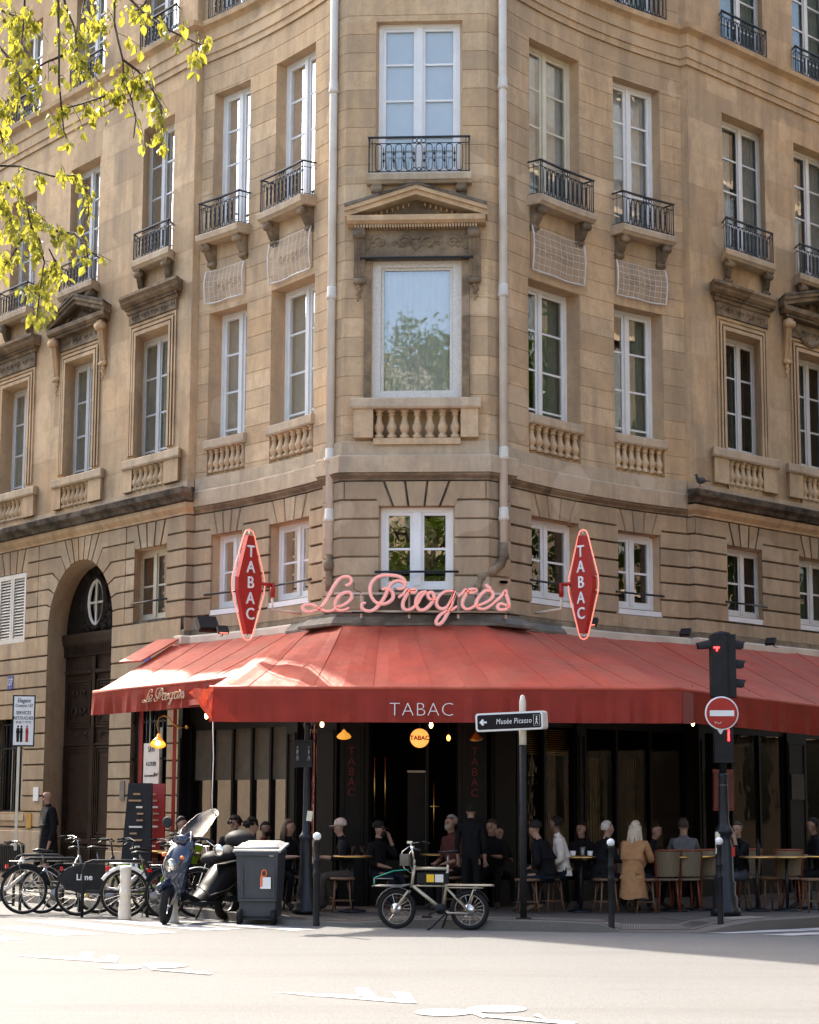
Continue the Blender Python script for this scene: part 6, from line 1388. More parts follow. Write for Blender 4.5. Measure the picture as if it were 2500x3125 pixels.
for px, py, w_, lab in ((250, 2800, .95, 'black hoop cycle rack nearest to the tall cream bollard'), (60, 2785, .9, 'black hoop cycle rack among the left bicycles'), (40, 2765, .8, 'black hoop cycle rack at the back of the left bicycles')):
    p = onz(px, py, 0); t = thing('cycle_rack', p, lab, 'cycle rack', .12, 'hoop racks for the bicycles')
    b = B(); h_ = .80; b.tube([(0, 0, 0), (0, 0, h_ - .12), (.04, 0, h_ - .03), (.13, 0, h_), (w_ - .13, 0, h_), (w_ - .04, 0, h_ - .03), (w_, 0, h_ - .12), (w_, 0, h_ * .55), (w_ - .06, 0, h_ * .46), (.02, 0, h_ * .46)], .024, 8); b.tube([(w_ - .02, 0, h_ * .5), (w_ - .02, 0, 0)], .024, 8); b.build('hoop', M['matt'], t)

# cargo bike, parked with its front to the left
t = thing('cargo_bike', (.42, 26.33, 0), 'champagne coloured compact cargo bike with front rack, standing by the kerb', 'cargo bike', R(-13)); CB = t
wr = .262; xf, xr = -.58, .40; fm = 'champagne'
M['champagne'] = mat('champagne_paint', (.42, .37, .27), .28, .5, var=.06)
wheel(t, xf, wr, tyre=.032, disc=True, guard=(.9, 3.0, 'steel')); wheel(t, xr, wr, tyre=.032, disc=True, guard=(.4, 2.3, 'matt'))
b = B(); b.tube([(xf + .20, 0, .54), (-.34, 0, .83)], .022, 10); b.tube([(-.35, 0, .83), (-.345, 0, .90)], .018, 8)
b.tube([(-.33, 0, .79), (.10, 0, .79)], .022, 10); b.tube([(-.37, 0, .565), (.08, 0, .565)], .014, 8); b.tube([(-.36, 0, .56), (.02, 0, .27)], .025, 10); b.tube([(.11, 0, .84), (.09, 0, .56), (.04, 0, .28)], .018, 8)
b.tube([(.04, 0, .27), (.12, .05, .22), (xr, .06, .22)], .014, 6); b.tube([(.04, 0, .27), (.12, -.05, .22), (xr, -.06, .22)], .014, 6)
for y in (-.06, .06): b.tube([(.09, y * .4, .54), (xr, y, .24)], .010, 6); b.tube([(xf + .17, y, .50), (xf + .08, y, .38), (xf, y, wr)], .016, 8); b.tube([(.48, y * 1.3, .56), (.36, y, .24)], .009, 6)
b.build('frame', M[fm], t)
b = B(); b.tube([(.09, -.10, .58), (.62, -.10, .58), (.70, -.07, .58), (.72, 0, .58), (.70, .07, .58), (.62, .10, .58), (.09, .10, .58)], .012, 8); b.tube([(.09, -.10, .55), (.6, -.1, .55)], .008, 6)
for x in (.2, .34, .48, .6): b.tube([(x, -.1, .58), (x, .1, .58)], .008, 6)
b.build('rear_rack', M[fm], t)
b = B()
for k in range(6): y = -.2 + .08 * k; b.tube([(-.46, y, .56), (-.86, y, .56)], .009, 5)
for x in (-.46, -.6, -.73, -.86): b.tube([(x, -.22, .56), (x, .22, .56)], .009, 5)
b.tube([(-.84, -.22, .66), (-.58, -.22, .66)], .008, 5); b.tube([(-.84, -.22, .56), (-.84, -.22, .66)], .007, 5); b.tube([(-.5, .0, .56), (-.40, 0, .58)], .014, 6); b.build('front_rack', M['steel'], t)
M['teal'] = mat('green_strap', (.01, .32, .20), .6)
b = B(); b.tube([(-.84, -.22, .665), (-.58, -.2, .76), (-.40, -.1, .775)], .007, 5); b.tube([(-.83, -.22, .66), (-.83, -.22, .57)], .006, 5); b.build('green_strap', M['teal'], t)
b = B(); b.box((-.09, 0, .665), (.42, .07, .14)); b.build('battery', M['black'], t); b = B(); b.box((-.12, -.037, .665), (.10, .004, .10)); b.build('yellow_sticker', M['yellow'], t); b = B(); b.box((0, -.037, .665), (.11, .004, .10)); b.build('pale_sticker', M['paper'], t)
b = B(); b.tube([(.10, 0, .82), (.115, 0, .98)], .013, 8); b.build('seat_post', M['steel'], t)
b = B(); b.tube([(-.02, 0, 1.01), (.08, 0, 1.005), (.18, 0, 1.015), (.24, 0, 1.02)], [.02, .04, .065, .06], 8, flat=.3); b.build('saddle', M['black'], t)
b = B(); b.tube([(-.35, 0, .88), (-.37, 0, 1.0), (-.39, 0, 1.10)], .017, 8); b.tube([(-.30, -.26, 1.05), (-.36, -.14, 1.08), (-.40, 0, 1.11), (-.36, .14, 1.12), (-.30, .27, 1.13)], .012, 8); b.box((-.40, 0, 1.13), (.07, .09, .03)); b.build('handlebar', M['chrome'], t)
for y, z in ((-.26, 1.05), (.27, 1.13)): b = B(); b.tube([(-.30, y, z), (-.20, y * 1.1, z - .02)], .017, 8); b.build('grip', M['matt'], t)
b = B(); b.box((-.46, -.02, .90), (.12, .16, .15)); b.build('front_bag', M['tarp'], t); b = B(); b.tube([(-.40, -.05, 1.08), (-.50, -.06, 1.0), (-.48, -.04, .8), (-.38, 0, .72)], .006, 5); b.tube([(-.36, .05, 1.08), (-.44, .04, .95), (-.38, .02, .75)], .006, 5); b.build('cables', M['chrome'], t)
b = B(); b.tube([(.02, -.06, .27), (.02, .06, .27)], .07, 14); b.tube([(.02, -.08, .27), (-.13, -.09, .20)], .012, 6); b.box((-.15, -.12, .17), (.11, .09, .03)); b.build('motor_and_pedal', M['matt'], t)
b = B(); b.tube([(.10, -.05, .22), (-.08, -.17, .03), (-.12, -.2, .01)], .012, 6); b.tube([(.10, .05, .22), (0, .15, .01)], .012, 6); b.build('kickstand', M['matt'], t)

# scooter with a tall clear windscreen, leaning on its stand, front wheel to the left
t = thing('scooter', (-2.92, 27.75, 0), 'navy motor scooter with a tall scratched clear windscreen, leaning between the bikes and the bin', 'motor scooter', R(-20)); t.rotation_euler = (R(7), 0, R(56)); t.scale = (1.1,) * 3
wheel(t, -.62, .235, tyre=.05, spokes=6, yaw=.5); wheel(t, .56, .235, tyre=.055, spokes=6)
b = B(); b.smooth = True      # front shield with rounded nose
sec = [(.40, -.42, .10, .16), (.55, -.50, .16, .2), (.75, -.50, .20, .2), (.92, -.44, .19, .16), (1.02, -.38, .15, .12), (1.08, -.34, .08, .08)]
vs = []
for z, x, w_, d_ in sec:
    for k in range(10): a = 2 * math.pi * k / 10; vs.append((x + d_ * .8 * math.cos(a) * (1 if math.cos(a) < 0 else .45), w_ * math.sin(a), z))
b.add(vs, [(i * 10 + k, i * 10 + (k + 1) % 10, i * 10 + 10 + (k + 1) % 10, i * 10 + 10 + k) for i in range(5) for k in range(10)] + [tuple(range(10)), tuple(range(50, 60))])
b.build('front_fairing', M['navy'], t)
b = B(); b.smooth = True; sec = [(-.36, .28, .14, .42), (-.05, .24, .12, .30), (.12, .24, .16, .48), (.30, .30, .19, .72), (.60, .42, .18, .76), (.80, .55, .12, .78), (.88, .62, .05, .74)]; vs = []
for x, z0, w_, z1 in sec:
    for k in range(10): a = 2 * math.pi * k / 10; vs.append((x, w_ * math.cos(a), (z0 + z1) / 2 + (z1 - z0) / 2 * math.sin(a)))
b.add(vs, [(i * 10 + k, i * 10 + (k + 1) % 10, i * 10 + 10 + (k + 1) % 10, i * 10 + 10 + k) for i in range(6) for k in range(10)] + [tuple(range(10)), tuple(range(60, 70))]); b.build('body', M['black'], t)
b = B(); b.tube([(.02, 0, .77), (.16, 0, .82), (.38, 0, .83), (.50, 0, .90), (.70, 0, .88)], [.09, .14, .16, .14, .10], 10, flat=.45); b.build('seat', M['matt'], t)
b = B(); b.ball((.70, 0, 1.02), .21, 12, (1, 1, .62)); b.build('top_box', M['matt'], t)
b = B(); b.tube([(-.60, -.17, .71), (-.60, -.163, .71)], .085, 20); 
b = B(); RXs = Matrix.Rotation(R(90), 3, 'Y') @ Matrix.Rotation(R(20), 3, 'X'); b.tube([(-.655, -.02 + .0, .72), (-.60, -.02, .73)], .085, 18); b.build('headlight', M['steel'], t); b = B(); b.tube([(-.672, -.02, .718), (-.655, -.02, .72)], .068, 18); b.build('headlight_glass', M['chrome'], t)
b = B(); b.tube([(-.50, .05, .45), (-.60, .07, .25)], .022, 8); b.tube([(-.50, -.05, .45), (-.60, -.07, .25)], .022, 8); b.build('fork', M['steel'], t)
b = B(); b.tube([(-.62 + .27 * math.cos(a * .3 + .3), 0, .235 + .27 * math.sin(a * .3 + .3)) for a in range(8)], .06, 6, flat=.5); b.build('front_mudguard', M['navy'], t)
b = B(); b.tube([(-.28, -.36, 1.06), (-.34, -.2, 1.09), (-.36, 0, 1.06), (-.34, .2, 1.09), (-.28, .36, 1.06)], .016, 8); b.build('handlebar', M['matt'], t)
for y in (-.40, .36):
    b = B(); b.tube([(-.33, y * .6, 1.08), (-.30, y * 1.05, 1.14 if y > 0 else 1.0)], .007, 6); b.ball((-.30, y * 1.15, 1.20 if y > 0 else .97), .085, 10, (.25, 1, .85)); b.build('mirror', M['chrome'] if y < 0 else M['matt'], t)
b = B(); b.smooth = True; n_ = 7; vs = []
for j in range(6):
    v = j / 5
    for k in range(n_ + 1): u = k / n_ - .5; w_ = .40 * (1 - .35 * (v - .4) ** 2 * 2) * (1 - .25 * v * v); vs.append((-.44 + .50 * v - .10 * (4 * u * u - 1) * -1 * -.5, u * w_, 1.0 + .42 * v - .05 * (4 * u * u) * (v > .8)))
b.add(vs, [(j * (n_ + 1) + k, j * (n_ + 1) + k + 1, (j + 1) * (n_ + 1) + k + 1, (j + 1) * (n_ + 1) + k) for j in range(5) for k in range(n_)]); ws = b.build('windscreen', M['clear'], t)
b = B(); ed = [vs[k] for k in range(0, 6 * (n_ + 1), n_ + 1)] + [vs[5 * (n_ + 1) + k] for k in range(1, n_ + 1)] + [vs[j * (n_ + 1) + n_] for j in range(4, -1, -1)]; b.tube(ed, .004, 5); b.build('windscreen_edge', M['steel'], ws)
b = B(); b.tube([(-.42, -.1, 1.0), (-.40, -.08, 1.15)], .012, 6); b.tube([(-.42, .1, 1.0), (-.40, .08, 1.15)], .012, 6); b.build('screen_bracket', M['chrome'], t)
b = B(); b.box((.02, 0, .26), (.46, .30, .05)); b.tube([(.10, 0, .25), (.25, .22, .0)], .014, 6); b.tube([(.3, -.15, .3), (.75, -.17, .30)], [.03, .055], 8); b.build('footboard_and_exhaust', M['matt'], t)
b = B(); b.tube([(-.52, 0, 1.03), (-.33, 0, 1.06)], .09, 10, flat=.7); b.build('handlebar_cover', M['navy'], t)
for y in (-.15, .15): b = B(); b.ball((-.60, y, .84), .035, 8, (.6, 1, .7)); b.build('indicator', M['orangeband'], t)
b = B(); b.tube([(-.30, -.185, .5), (.0, -.17, .36), (.3, -.215, .44), (.62, -.19, .60)], .010, 5); b.tube([(-.52, 0, .98), (-.63, 0, .62), (-.60, 0, .46)], .008, 5); b.build('chrome_trim', M['steel'], t)
b = B(); b.tube([(.46, -.14, .88), (.62, -.18, .92), (.80, -.14, .95), (.84, 0, .96), (.80, .14, .95), (.62, .18, .92), (.46, .14, .88)], .012, 6); b.build('rear_carrier', M['steel'], t)
b = B()
for y in (-.26, .26): b.tube([(-.33, y, 1.06), (-.42, y * 1.2, 1.04)], .006, 5)
b.tube([(-.36, -.2, 1.08), (-.46, -.1, .95), (-.44, 0, .85)], .006, 5); b.tube([(-.36, .2, 1.08), (-.47, .12, .98), (-.46, .05, .8)], .006, 5); b.build('cables', M['matt'], t)

# ---------------------------------------------------------------- café furniture
def copyof(src, name_loc, rz, lab, s_=None): return dup(src, name_loc, rz, lab, s_)
def make_stool(loc, lab):
    t = thing('bistro_stool', loc, lab, 'stool', 0, 'rattan stools on the terrace')
    b = B(); b.lathe([(.17, .445), (.185, .455), (.185, .475), (.16, .485)], n=18); b.build('seat', M['rattan'], t)
    for k in range(4):
        a = math.pi / 4 + k * math.pi / 2; c, s_ = math.cos(a), math.sin(a); b = B(); b.tube([(.14 * c, .14 * s_, .45), (.16 * c, .16 * s_, .2), (.20 * c, .20 * s_, 0)], .013, 6); b.tube([(.145 * c, .145 * s_, .28), (.09 * c, .09 * s_, .42)], .008, 5); b.build('leg', M['rattan'], t)
    b = B(); b.tube([(.165 * math.cos(k * .5236), .165 * math.sin(k * .5236), .16) for k in range(12)], .008, 5, closed=True); b.build('foot_ring', M['rattan'], t); return t
def base(px, Y): p = at(px, 2600, Y); return Vector((p.x, p.y, .12))
stool = make_stool(base(1046, 28.3), 'empty rattan stool in front of the table of the man in a pale cap')
for px, Y, rz, lab in ((905, 28.9, .4, 'rattan stool half hidden behind the old signal column'), (1380, 28.9, .2, 'rattan stool behind the cargo bike saddle'), (1610, 28.15, .1, 'rattan stool under the two men beside the sign pole'), (1680, 28.5, .5, 'rattan stool under the man in the white jacket'), (1848, 28.35, .3, 'rattan stool under the white haired man in black'), (1962, 28.35, .2, 'rattan stool under the person in the tan coat'),
    (2255, 29.3, .1, 'rattan stool behind the traffic light base'), (2342, 29.3, .3, 'rattan stool right of the traffic light'), (2425, 29.6, .6, 'rattan stool at the right tables, farther back'), (2480, 28.7, .2, 'rattan stool cut by the right edge of the picture'), (1210, 29.2, .2, 'rattan stool under the bearded man left of the door'), (790, 29.4, .2, 'rattan stool under the curly haired person by the bin'), (985, 28.9, .7, 'rattan stool under the man in the pale cap')): copyof(stool, base(px, Y), rz, lab)
def make_table(loc, lab, items=2):
    t = thing('bistro_table', loc, lab, 'table', 0, 'round brass rimmed tables on the terrace')
    b = B(); b.lathe([(.27, .755), (.27, .785), (.01, .786)], n=24); b.build('table_top', M['kraft'], t); b = B(); b.tube([(.275 * math.cos(k * .2618), .275 * math.sin(k * .2618), .77) for k in range(24)], .014, 6, closed=True); b.build('brass_rim', M['brass'], t)
    b = B(); b.tube([(0, 0, .03), (0, 0, .76)], .025, 8); b.lathe([(.20, 0), (.19, .025), (.04, .05)], n=14); b.build('pedestal', M['iron'], t); return t
tb = make_table(base(1076, 28.4), 'brass rimmed table between the man in a pale cap and the bearded man')
TB = [base(1076, 28.4)]
for px, Y, lab in ((1772, 28.6, 'brass rimmed table with cups in front of the man in the white jacket'), (2060, 28.9, 'brass rimmed table right of the tan coat'), (2128, 29.2, 'brass rimmed table in front of the man in the grey shirt'), (2310, 29.0, 'brass rimmed table right of the traffic light pole'), (2400, 29.1, 'brass rimmed table with a pale chair behind it at the right'), (2470, 29.6, 'brass rimmed table of the man at the right edge'), (486, 31.0, 'brass rimmed table behind the green basket bicycle'), (535, 30.2, 'brass rimmed table left of the scooter mirror'), (1340, 29.6, 'brass rimmed table by the door behind the cargo bike'), (820, 28.9, 'brass rimmed table behind the wheelie bin')):
    TB.append(base(px, Y)); copyof(tb, TB[-1], .3, lab)
def small(name, p, lab, cat, prof, m, grp): t = tag(B().lathe(prof, n=12).build(name, M[m]), lab, cat, grp); t.location = p; return t
cup = [(.035, 0), (.04, .012), (.045, .07), (.040, .07), (.036, .015)]; gl = [(.03, 0), (.033, .02), (.04, .13), (.037, .13), (.03, .02)]; bt = [(.03, 0), (.033, .02), (.033, .14), (.012, .19), (.012, .24), (.0, .245)]
top = lambda i, dx, dy: TB[i] + Vector((dx, dy, .79))
small('coffee_cup', top(1, -.12, -.1), 'white cup on the table of the man in the white jacket, at its left side', 'cup', cup, 'signwhite', 'cups and glasses'); small('coffee_cup', top(1, .13, -.06), 'white cup at the right side of the table of the man in the white jacket', 'cup', cup, 'signwhite', 'cups and glasses')
small('glass', top(1, .02, -.12), 'tall glass between the two white cups', 'glass', gl, 'steel', 'cups and glasses'); small('glass', top(0, .0, -.05), 'tall glass on the table of the man in a pale cap', 'glass', gl, 'pane_shop', 'cups and glasses'); small('glass', top(0, .14, -.02), 'glass next to the hand of the bearded man', 'glass', gl, 'pane_shop', 'cups and glasses')
small('bottle', top(4, .02, 0), 'dark bottle with a red label right of the traffic light', 'bottle', bt, 'black', 'cups and glasses'); small('beer_glass', top(10, .1, -.05), 'glass of beer in front of the long haired woman', 'glass', gl, 'yellow', 'cups and glasses'); small('ashtray', top(2, -.08, -.1), 'small metal ashtray on the table beside the tan coat', 'ashtray', cup, 'steel', 'cups and glasses')
small('glass', top(7, .05, -.05), 'glass on the table behind the green basket bicycle', 'glass', gl, 'pane_shop', 'cups and glasses')
def make_chair(loc, rz, lab):
    t = thing('wicker_chair', loc, lab, 'chair', rz, 'pale wicker chairs on the terrace')
    b = B(); b.lathe([(.21, .44), (.22, .46), (.20, .475)], n=16); b.build('seat', M['weave'], t)
    b = B(); n = 8
    for i in range(n):
        a0, a1 = R(215 + 110 * i / n), R(215 + 110 * (i + 1) / n); F = lambda a, z, r: Vector((r * math.cos(a), r * math.sin(a), z)); b.add([F(a0, .50, .215), F(a1, .50, .215), F(a1, .86, .245), F(a0, .86, .245), F(a0, .50, .20), F(a1, .50, .20), F(a1, .86, .23), F(a0, .86, .23)], [(0, 1, 2, 3), (7, 6, 5, 4), (3, 2, 6, 7), (0, 4, 5, 1)])
    b.build('backrest', M['weave'], t)
    M.setdefault('redcane', mat('red_brown_cane', (.20, .05, .02), .5, var=.3, nscale=30))
    b = B(); b.tube([Vector((.21 * math.cos(R(215)), .21 * math.sin(R(215)), .2))] + [Vector((.24 * math.cos(R(215 + 110 * k / 8)), .24 * math.sin(R(215 + 110 * k / 8)), .87)) for k in range(9)] + [Vector((.21 * math.cos(R(325)), .21 * math.sin(R(325)), .2))], .016, 6); b.build('back_frame', M['redcane'], t)
    for a in (45, 135, 225, 315): b = B(); c, s_ = math.cos(R(a)), math.sin(R(a)); b.tube([(.18 * c, .18 * s_, .45), (.22 * c, .22 * s_, 0)], .014, 6); b.build('leg', M['redcane'], t)
    return t
ch = make_chair(base(2028, 28.75), .25, 'pale wicker chair right beside the tan coat')
for px, Y, rz, lab in ((2092, 28.9, .25, 'second pale wicker chair from the tan coat'), (2160, 29.4, .1, 'pale wicker chair behind the man in the grey shirt'), (2408, 29.5, -.2, 'single pale wicker chair at the right tables'), (1905, 29.4, .3, 'pale wicker chair half hidden left of the tan coat'), (2280, 29.9, .0, 'wicker chair behind the traffic light pole')): copyof(ch, base(px, Y), rz, lab)

# ---------------------------------------------------------------- people
def skinmesh(name, V, E, mats, parent, pick, root=0, lv=1):
    me = bpy.data.meshes.new(name); me.from_pydata([v[0] for v in V], E, []); o = bpy.data.objects.new(name, me); C.objects.link(o)
    m = o.modifiers.new('s', 'SKIN'); sv = me.skin_vertices[0].data
    for i, v in enumerate(V): r = v[1]; sv[i].radius = r if isinstance(r, tuple) else (r, r)
    sv[root].use_root = True
    s2 = o.modifiers.new('d', 'SUBSURF'); s2.levels = lv; s2.render_levels = lv
    dg = bpy.context.evaluated_depsgraph_get(); ev = bpy.data.meshes.new_from_object(o.evaluated_get(dg)); bpy.data.objects.remove(o)
    ev.name = name; ev.materials.clear()
    for x in mats: ev.materials.append(x)
    for p in ev.polygons: p.use_smooth = True; p.material_index = pick(p.center)
    o = bpy.data.objects.new(name, ev); C.objects.link(o); o.parent = parent; return o
_cm = {}
def cm(c, rough=.85):
    if c not in _cm: _cm[c] = mat('garment', c, rough, var=.18, nscale=12)
    return _cm[c]
def skeleton(pose, arms, lean, turn):
    """joints: the person faces -y; returns verts with radii and edges, wrists"""
    V, E = [], []
    def a(p, r, j=None):
        V.append((Vector(p), r)); i = len(V) - 1
        if j is not None: E.append((j, i))
        return i
    L = lambda z: -lean * max(0, z - hip) 
    if pose == 'sit': hip = .56
    else: hip = .93
    pel = a((0, 0, hip), (.15, .115)); sp = a((0, L(hip + .2), hip + .20), (.135, .10), pel); chs = a((0, L(hip + .40), hip + .40), (.16, .105), sp); up = a((0, L(hip + .49), hip + .49), (.10, .07), chs)
    nk = a((0, L(hip + .56) - .01, hip + .565), .052, up); tx, ty = math.sin(turn), -math.cos(turn)
    hd = L(hip + .7) - .015
    jw = a((0 + .02 * tx, hd + .02 * ty, hip + .63), (.062, .066), nk); md = a((.008 * tx, hd, hip + .70), (.078, .090), jw); cr_ = a((-.01 * tx, hd - .01 * ty, hip + .77), (.066, .074), md)
    a((.098 * tx, hd + .098 * ty, hip + .675), .013, md)
    for s_ in (-1, 1): a((s_ * .082 * -ty, hd + s_ * .082 * tx, hip + .685), (.012, .018), md)
    W = []
    for s_ in (-1, 1):
        sh_ = a((s_ * .175, L(hip + .46), hip + .455), .062, chs)
        if arms == 'table': e, w_ = (s_ * .24, L(hip + .25) - .10, hip + .22), (s_ * .10, L(hip + .25) - .34, hip + .24)
        elif arms == 'face' and s_ == 1: e, w_ = (s_ * .22, L(hip + .25) - .22, hip + .26), (s_ * .10, L(hip + .5) - .16, hip + .54)
        elif arms == 'down': e, w_ = (s_ * .23, .02, hip + .14), (s_ * .22, -.06, hip - .11)
        else: e, w_ = (s_ * .24, L(hip + .2) + .0, hip + .18), (s_ * .12, -.24, hip + .12)
        el = a(e, .046, sh_); wr = a(w_, .030, el); W.append(Vector(w_)); d = (Vector(w_) - Vector(e)).normalized()
        pm = a(Vector(w_) + d * .055, (.034, .02), wr); sd = d.cross(Vector((0, 0, 1))).normalized() * s_; dn = Vector((0, 0, -1))
        for k, l_ in ((-1.5, .055), (-.5, .07), (.5, .075), (1.5, .06)):
            f1 = a(Vector(w_) + d * .10 + sd * .016 * k, .0095, pm); a(Vector(w_) + d * (.10 + l_ * .8) + sd * .018 * k + dn * .02, .008, f1)
        t1 = a(Vector(w_) + d * .055 - sd * .035, .011, pm); a(Vector(w_) + d * .095 - sd * .055, .009, t1)
    for s_ in (-1, 1):
        if pose == 'sit': kn, an, to = (s_ * .13, -.40, .52), (s_ * .13, -.36 - .06 * s_, .10), (s_ * .14, -.52 - .06 * s_, .035)
        elif pose == 'walk': kn, an, to = (s_ * .10, -.06 + .10 * s_, .50), (s_ * .10, .18 * s_, .09), (s_ * .11, -.14 + .18 * s_, .035)
        else: kn, an, to = (s_ * .10, -.02, .50), (s_ * .11, .03, .08), (s_ * .13, -.12, .035)
        h_ = a((s_ * .09, -.02 if pose == 'sit' else 0, hip - .03), .092, pel); k_ = a(kn, .062, h_); an_ = a(an, .040, k_); a(to, (.042, .034), an_)
    return V, E, W, hip, hd, (tx, ty)
def person(px, py, Y, pose, face, label, top_, bot, hair=(.02, .014, .01), style='short', skin='skin', arms='table', lean=.08, turn=0., coat=None, cap=None, shoes=(.03, .025, .02), seat=None, lv=1, extra=None):
    """px, py: crown of the head in the photograph; Y: distance"""
    rq = random.Random(int(px)); turn = turn or rq.uniform(-28, 28); lean = lean + rq.uniform(-.06, .16) if pose == 'sit' else lean
    p = at(px, py, Y); nominal = (1.41 if pose == 'sit' else 1.78); s_ = max(.88, min(1.14, (p.z - .12) / nominal))
    t = thing('person', (p.x, p.y, .12), label, 'person', R(face)); t.scale = (s_,) * 3
    V, E, W, hip, hd, (tx, ty) = skeleton(pose, arms, lean, R(turn))
    offx = -lean * .8
    d = Vector((0, hd, 0)); d.rotate(Matrix.Rotation(R(face), 3, 'Z')); t.location -= d * s_
    def pick(c):
        if c.z > hip + .555 and abs(c.x) < .14: return 0
        if min((c - w_).length for w_ in W) < .115 and c.z < hip + .7: 
            if all((c - V[i][0]).length > .03 for i in (0,)): return 0
        if c.z < .11: return 3
        if c.z < hip + .05: return 2
        return 1
    skinmesh('body', V, E, [M[skin], cm(top_), cm(bot), cm(shoes)], t, pick, lv=lv)
    hc = Vector((-.012 * tx, hd - .018 * ty, hip + .715)); hm = mat('hair', hair, .7, var=.3, nscale=40)
    if style != 'bald' and not cap:
        b = B(); b.smooth = True; N = 9; K = 14; vs = []
        for i in range(N):
            ph = math.pi * .5 * i / (N - 1) * 1.28
            for k in range(K):
                th_ = 2 * math.pi * k / K; fx, fy = math.cos(th_), math.sin(th_); front = fx * tx + fy * ty
                q = ph * (1. if front < .3 else .50); rr = .090 * (1 + .05 * math.sin(3 * th_ + i) + rq.uniform(-.05, .07)) * (1.18 if style == 'curly' else 1.)
                vs.append(hc + Vector((fx * math.sin(q) * rr * .93, fy * math.sin(q) * rr * 1.03, math.cos(q) * .105 * (1.15 if style == 'curly' else 1.))))
        b.add(vs, [(i * K + k, i * K + (k + 1) % K, (i + 1) * K + (k + 1) % K, (i + 1) * K + k) for i in range(N - 1) for k in range(K)])
        if style == 'long':
            for k in range(13):
                a_ = math.atan2(-ty, -tx) + (k - 6) * .26; b.tube([hc + Vector((.075 * math.cos(a_), .08 * math.sin(a_), .02)), hc + Vector((.098 * math.cos(a_), .10 * math.sin(a_), -.10)), hc + Vector((.105 * math.cos(a_) + .012 * (k % 3 - 1), .12 * math.sin(a_), -.19)), hc + Vector((.10 * math.cos(a_) + .02 * (k % 2), .13 * math.sin(a_), -.25 - .025 * (k % 4)))], [.022, .026, .021, .005], 6)
        if style == 'curly':
            random.seed(int(px))
            for k in range(30): v = Vector((random.gauss(0, 1), random.gauss(0, 1), abs(random.gauss(0, 1)))).normalized(); b.ball(hc + Vector((v.x * .10, v.y * .10, v.z * .10)) - Vector((tx, ty, 0)) * .015, .03, 5)
        b.build('hair', hm, t)
    if cap:
        b = B(); b.lathe([(.098, -.01), (.100, .02), (.088, .07), (.05, .10), (.01, .11)], hc + Vector((0, 0, .01)), 16); f = Vector((tx, ty, 0)); s2 = Vector((-ty, tx, 0)); o_ = hc + f * .08
        b.add([o_ - s2 * .075, o_ + s2 * .075, o_ + s2 * .06 + f * .09 + Vector((0, 0, -.015)), o_ - s2 * .06 + f * .09 + Vector((0, 0, -.015)), o_ - s2 * .075 + Vector((0, 0, .008)), o_ + s2 * .075 + Vector((0, 0, .008)), o_ + s2 * .06 + f * .09 + Vector((0, 0, -.008)), o_ - s2 * .06 + f * .09 + Vector((0, 0, -.008))], [(0, 1, 2, 3), (7, 6, 5, 4), (2, 6, 7, 3), (1, 5, 6, 2), (0, 3, 7, 4)]); b.build('cap', cm(cap), t)
    b = B()
    for s2 in (-1, 1): b.ball(Vector((s2 * .030 * -ty + .083 * tx, hd + s2 * .030 * tx + .085 * ty, hip + .695)), .009, 6)
    b.build('eyes', M['eye'], t)
    if style == 'beard' or style == 'curlybeard' or extra == 'beard':
        b = B(); b.ball(Vector((.05 * tx, hd + .05 * ty, hip + .625)), .055, 8, (1, 1, .9)); b.build('beard', hm, t)
    if coat:
        c, ln = coat; V2 = [(Vector((0, 0, hip + .03 if ln > 0 else hip - ln)), (.165, .125) if ln > 0 else (.15, .12)), (Vector((0, 0, hip + .1)), (.165, .125) if ln > 0 else (.155, .12)), (Vector((0, -lean * .2, hip + .2)), (.165, .13)), (Vector((0, -lean * .4, hip + .40)), (.185, .13)), (Vector((0, -lean * .5, hip + .50)), (.10, .085))]; E2 = [(0, 1), (1, 2), (2, 3), (3, 4)]
        k = 0
        for e0, e1 in [(i, j) for i, j in E if abs(V[j][0].x) > .2 and V[i][1] == .062] : pass
        arm = [(i, j) for i, j in E if V[j][1] == .046]
        for i, j in arm:
            wj = [q for (p_, q) in E if p_ == j][0]; n0 = len(V2); V2 += [(V[i][0].copy(), .078), (V[j][0].copy(), .062), (V[j][0].lerp(V[wj][0], .88), .048)]; E2 += [(3, n0), (n0, n0 + 1), (n0 + 1, n0 + 2)]
        if ln > .06:
            b = B(); K = 20; vs = []; zz = [hip + .16, hip + .05, hip - .06, hip - ln * .6, hip - ln]
            for i, z in enumerate(zz):
                for k in range(K): a_ = 2 * math.pi * k / K; f_ = 1 + .05 * i / 4 * math.sin(5 * a_ + px) + .03 * math.sin(9 * a_); vs.append(Vector(((.165 + .05 * i / 4) * math.cos(a_) * f_, (.13 + (.09 if pose == 'sit' else .05) * i / 4) * math.sin(a_) * f_ + (-.03 * i / 4 if pose == 'sit' else 0), z + .015 * math.sin(3 * a_) * i / 4)))
            b.add(vs, [(i * K + k, i * K + (k + 1) % K, (i + 1) * K + (k + 1) % K, (i + 1) * K + k) for i in range(4) for k in range(K)], smooth=True); b.build('coat_skirt', cm(c), t)
        skinmesh('coat', V2, E2, [cm(c)], t, lambda c_: 0, root=1, lv=lv)
    return t
BK = (.007, .007, .008); NV = (.009, .011, .018); GR = (.05, .05, .05)
person(147, 2402, 34.3, 'walk', -60, 'bald person in a long black coat walking past the carriage door', BK, BK, style='bald', arms='down', lean=.02, coat=((.008, .008, .009), .42), skin='skin')
person(556, 2484, 29.9, 'sit', 40, 'dark haired person with sunglasses on the head, seated behind the scooter windscreen', (.02, .02, .02), BK, style='short')
person(716, 2484, 29.3, 'sit', 0, 'curly haired person in a black jacket and pale hood, seated with a laptop', BK, BK, hair=(.015, .01, .008), style='curly', coat=(BK, .1))
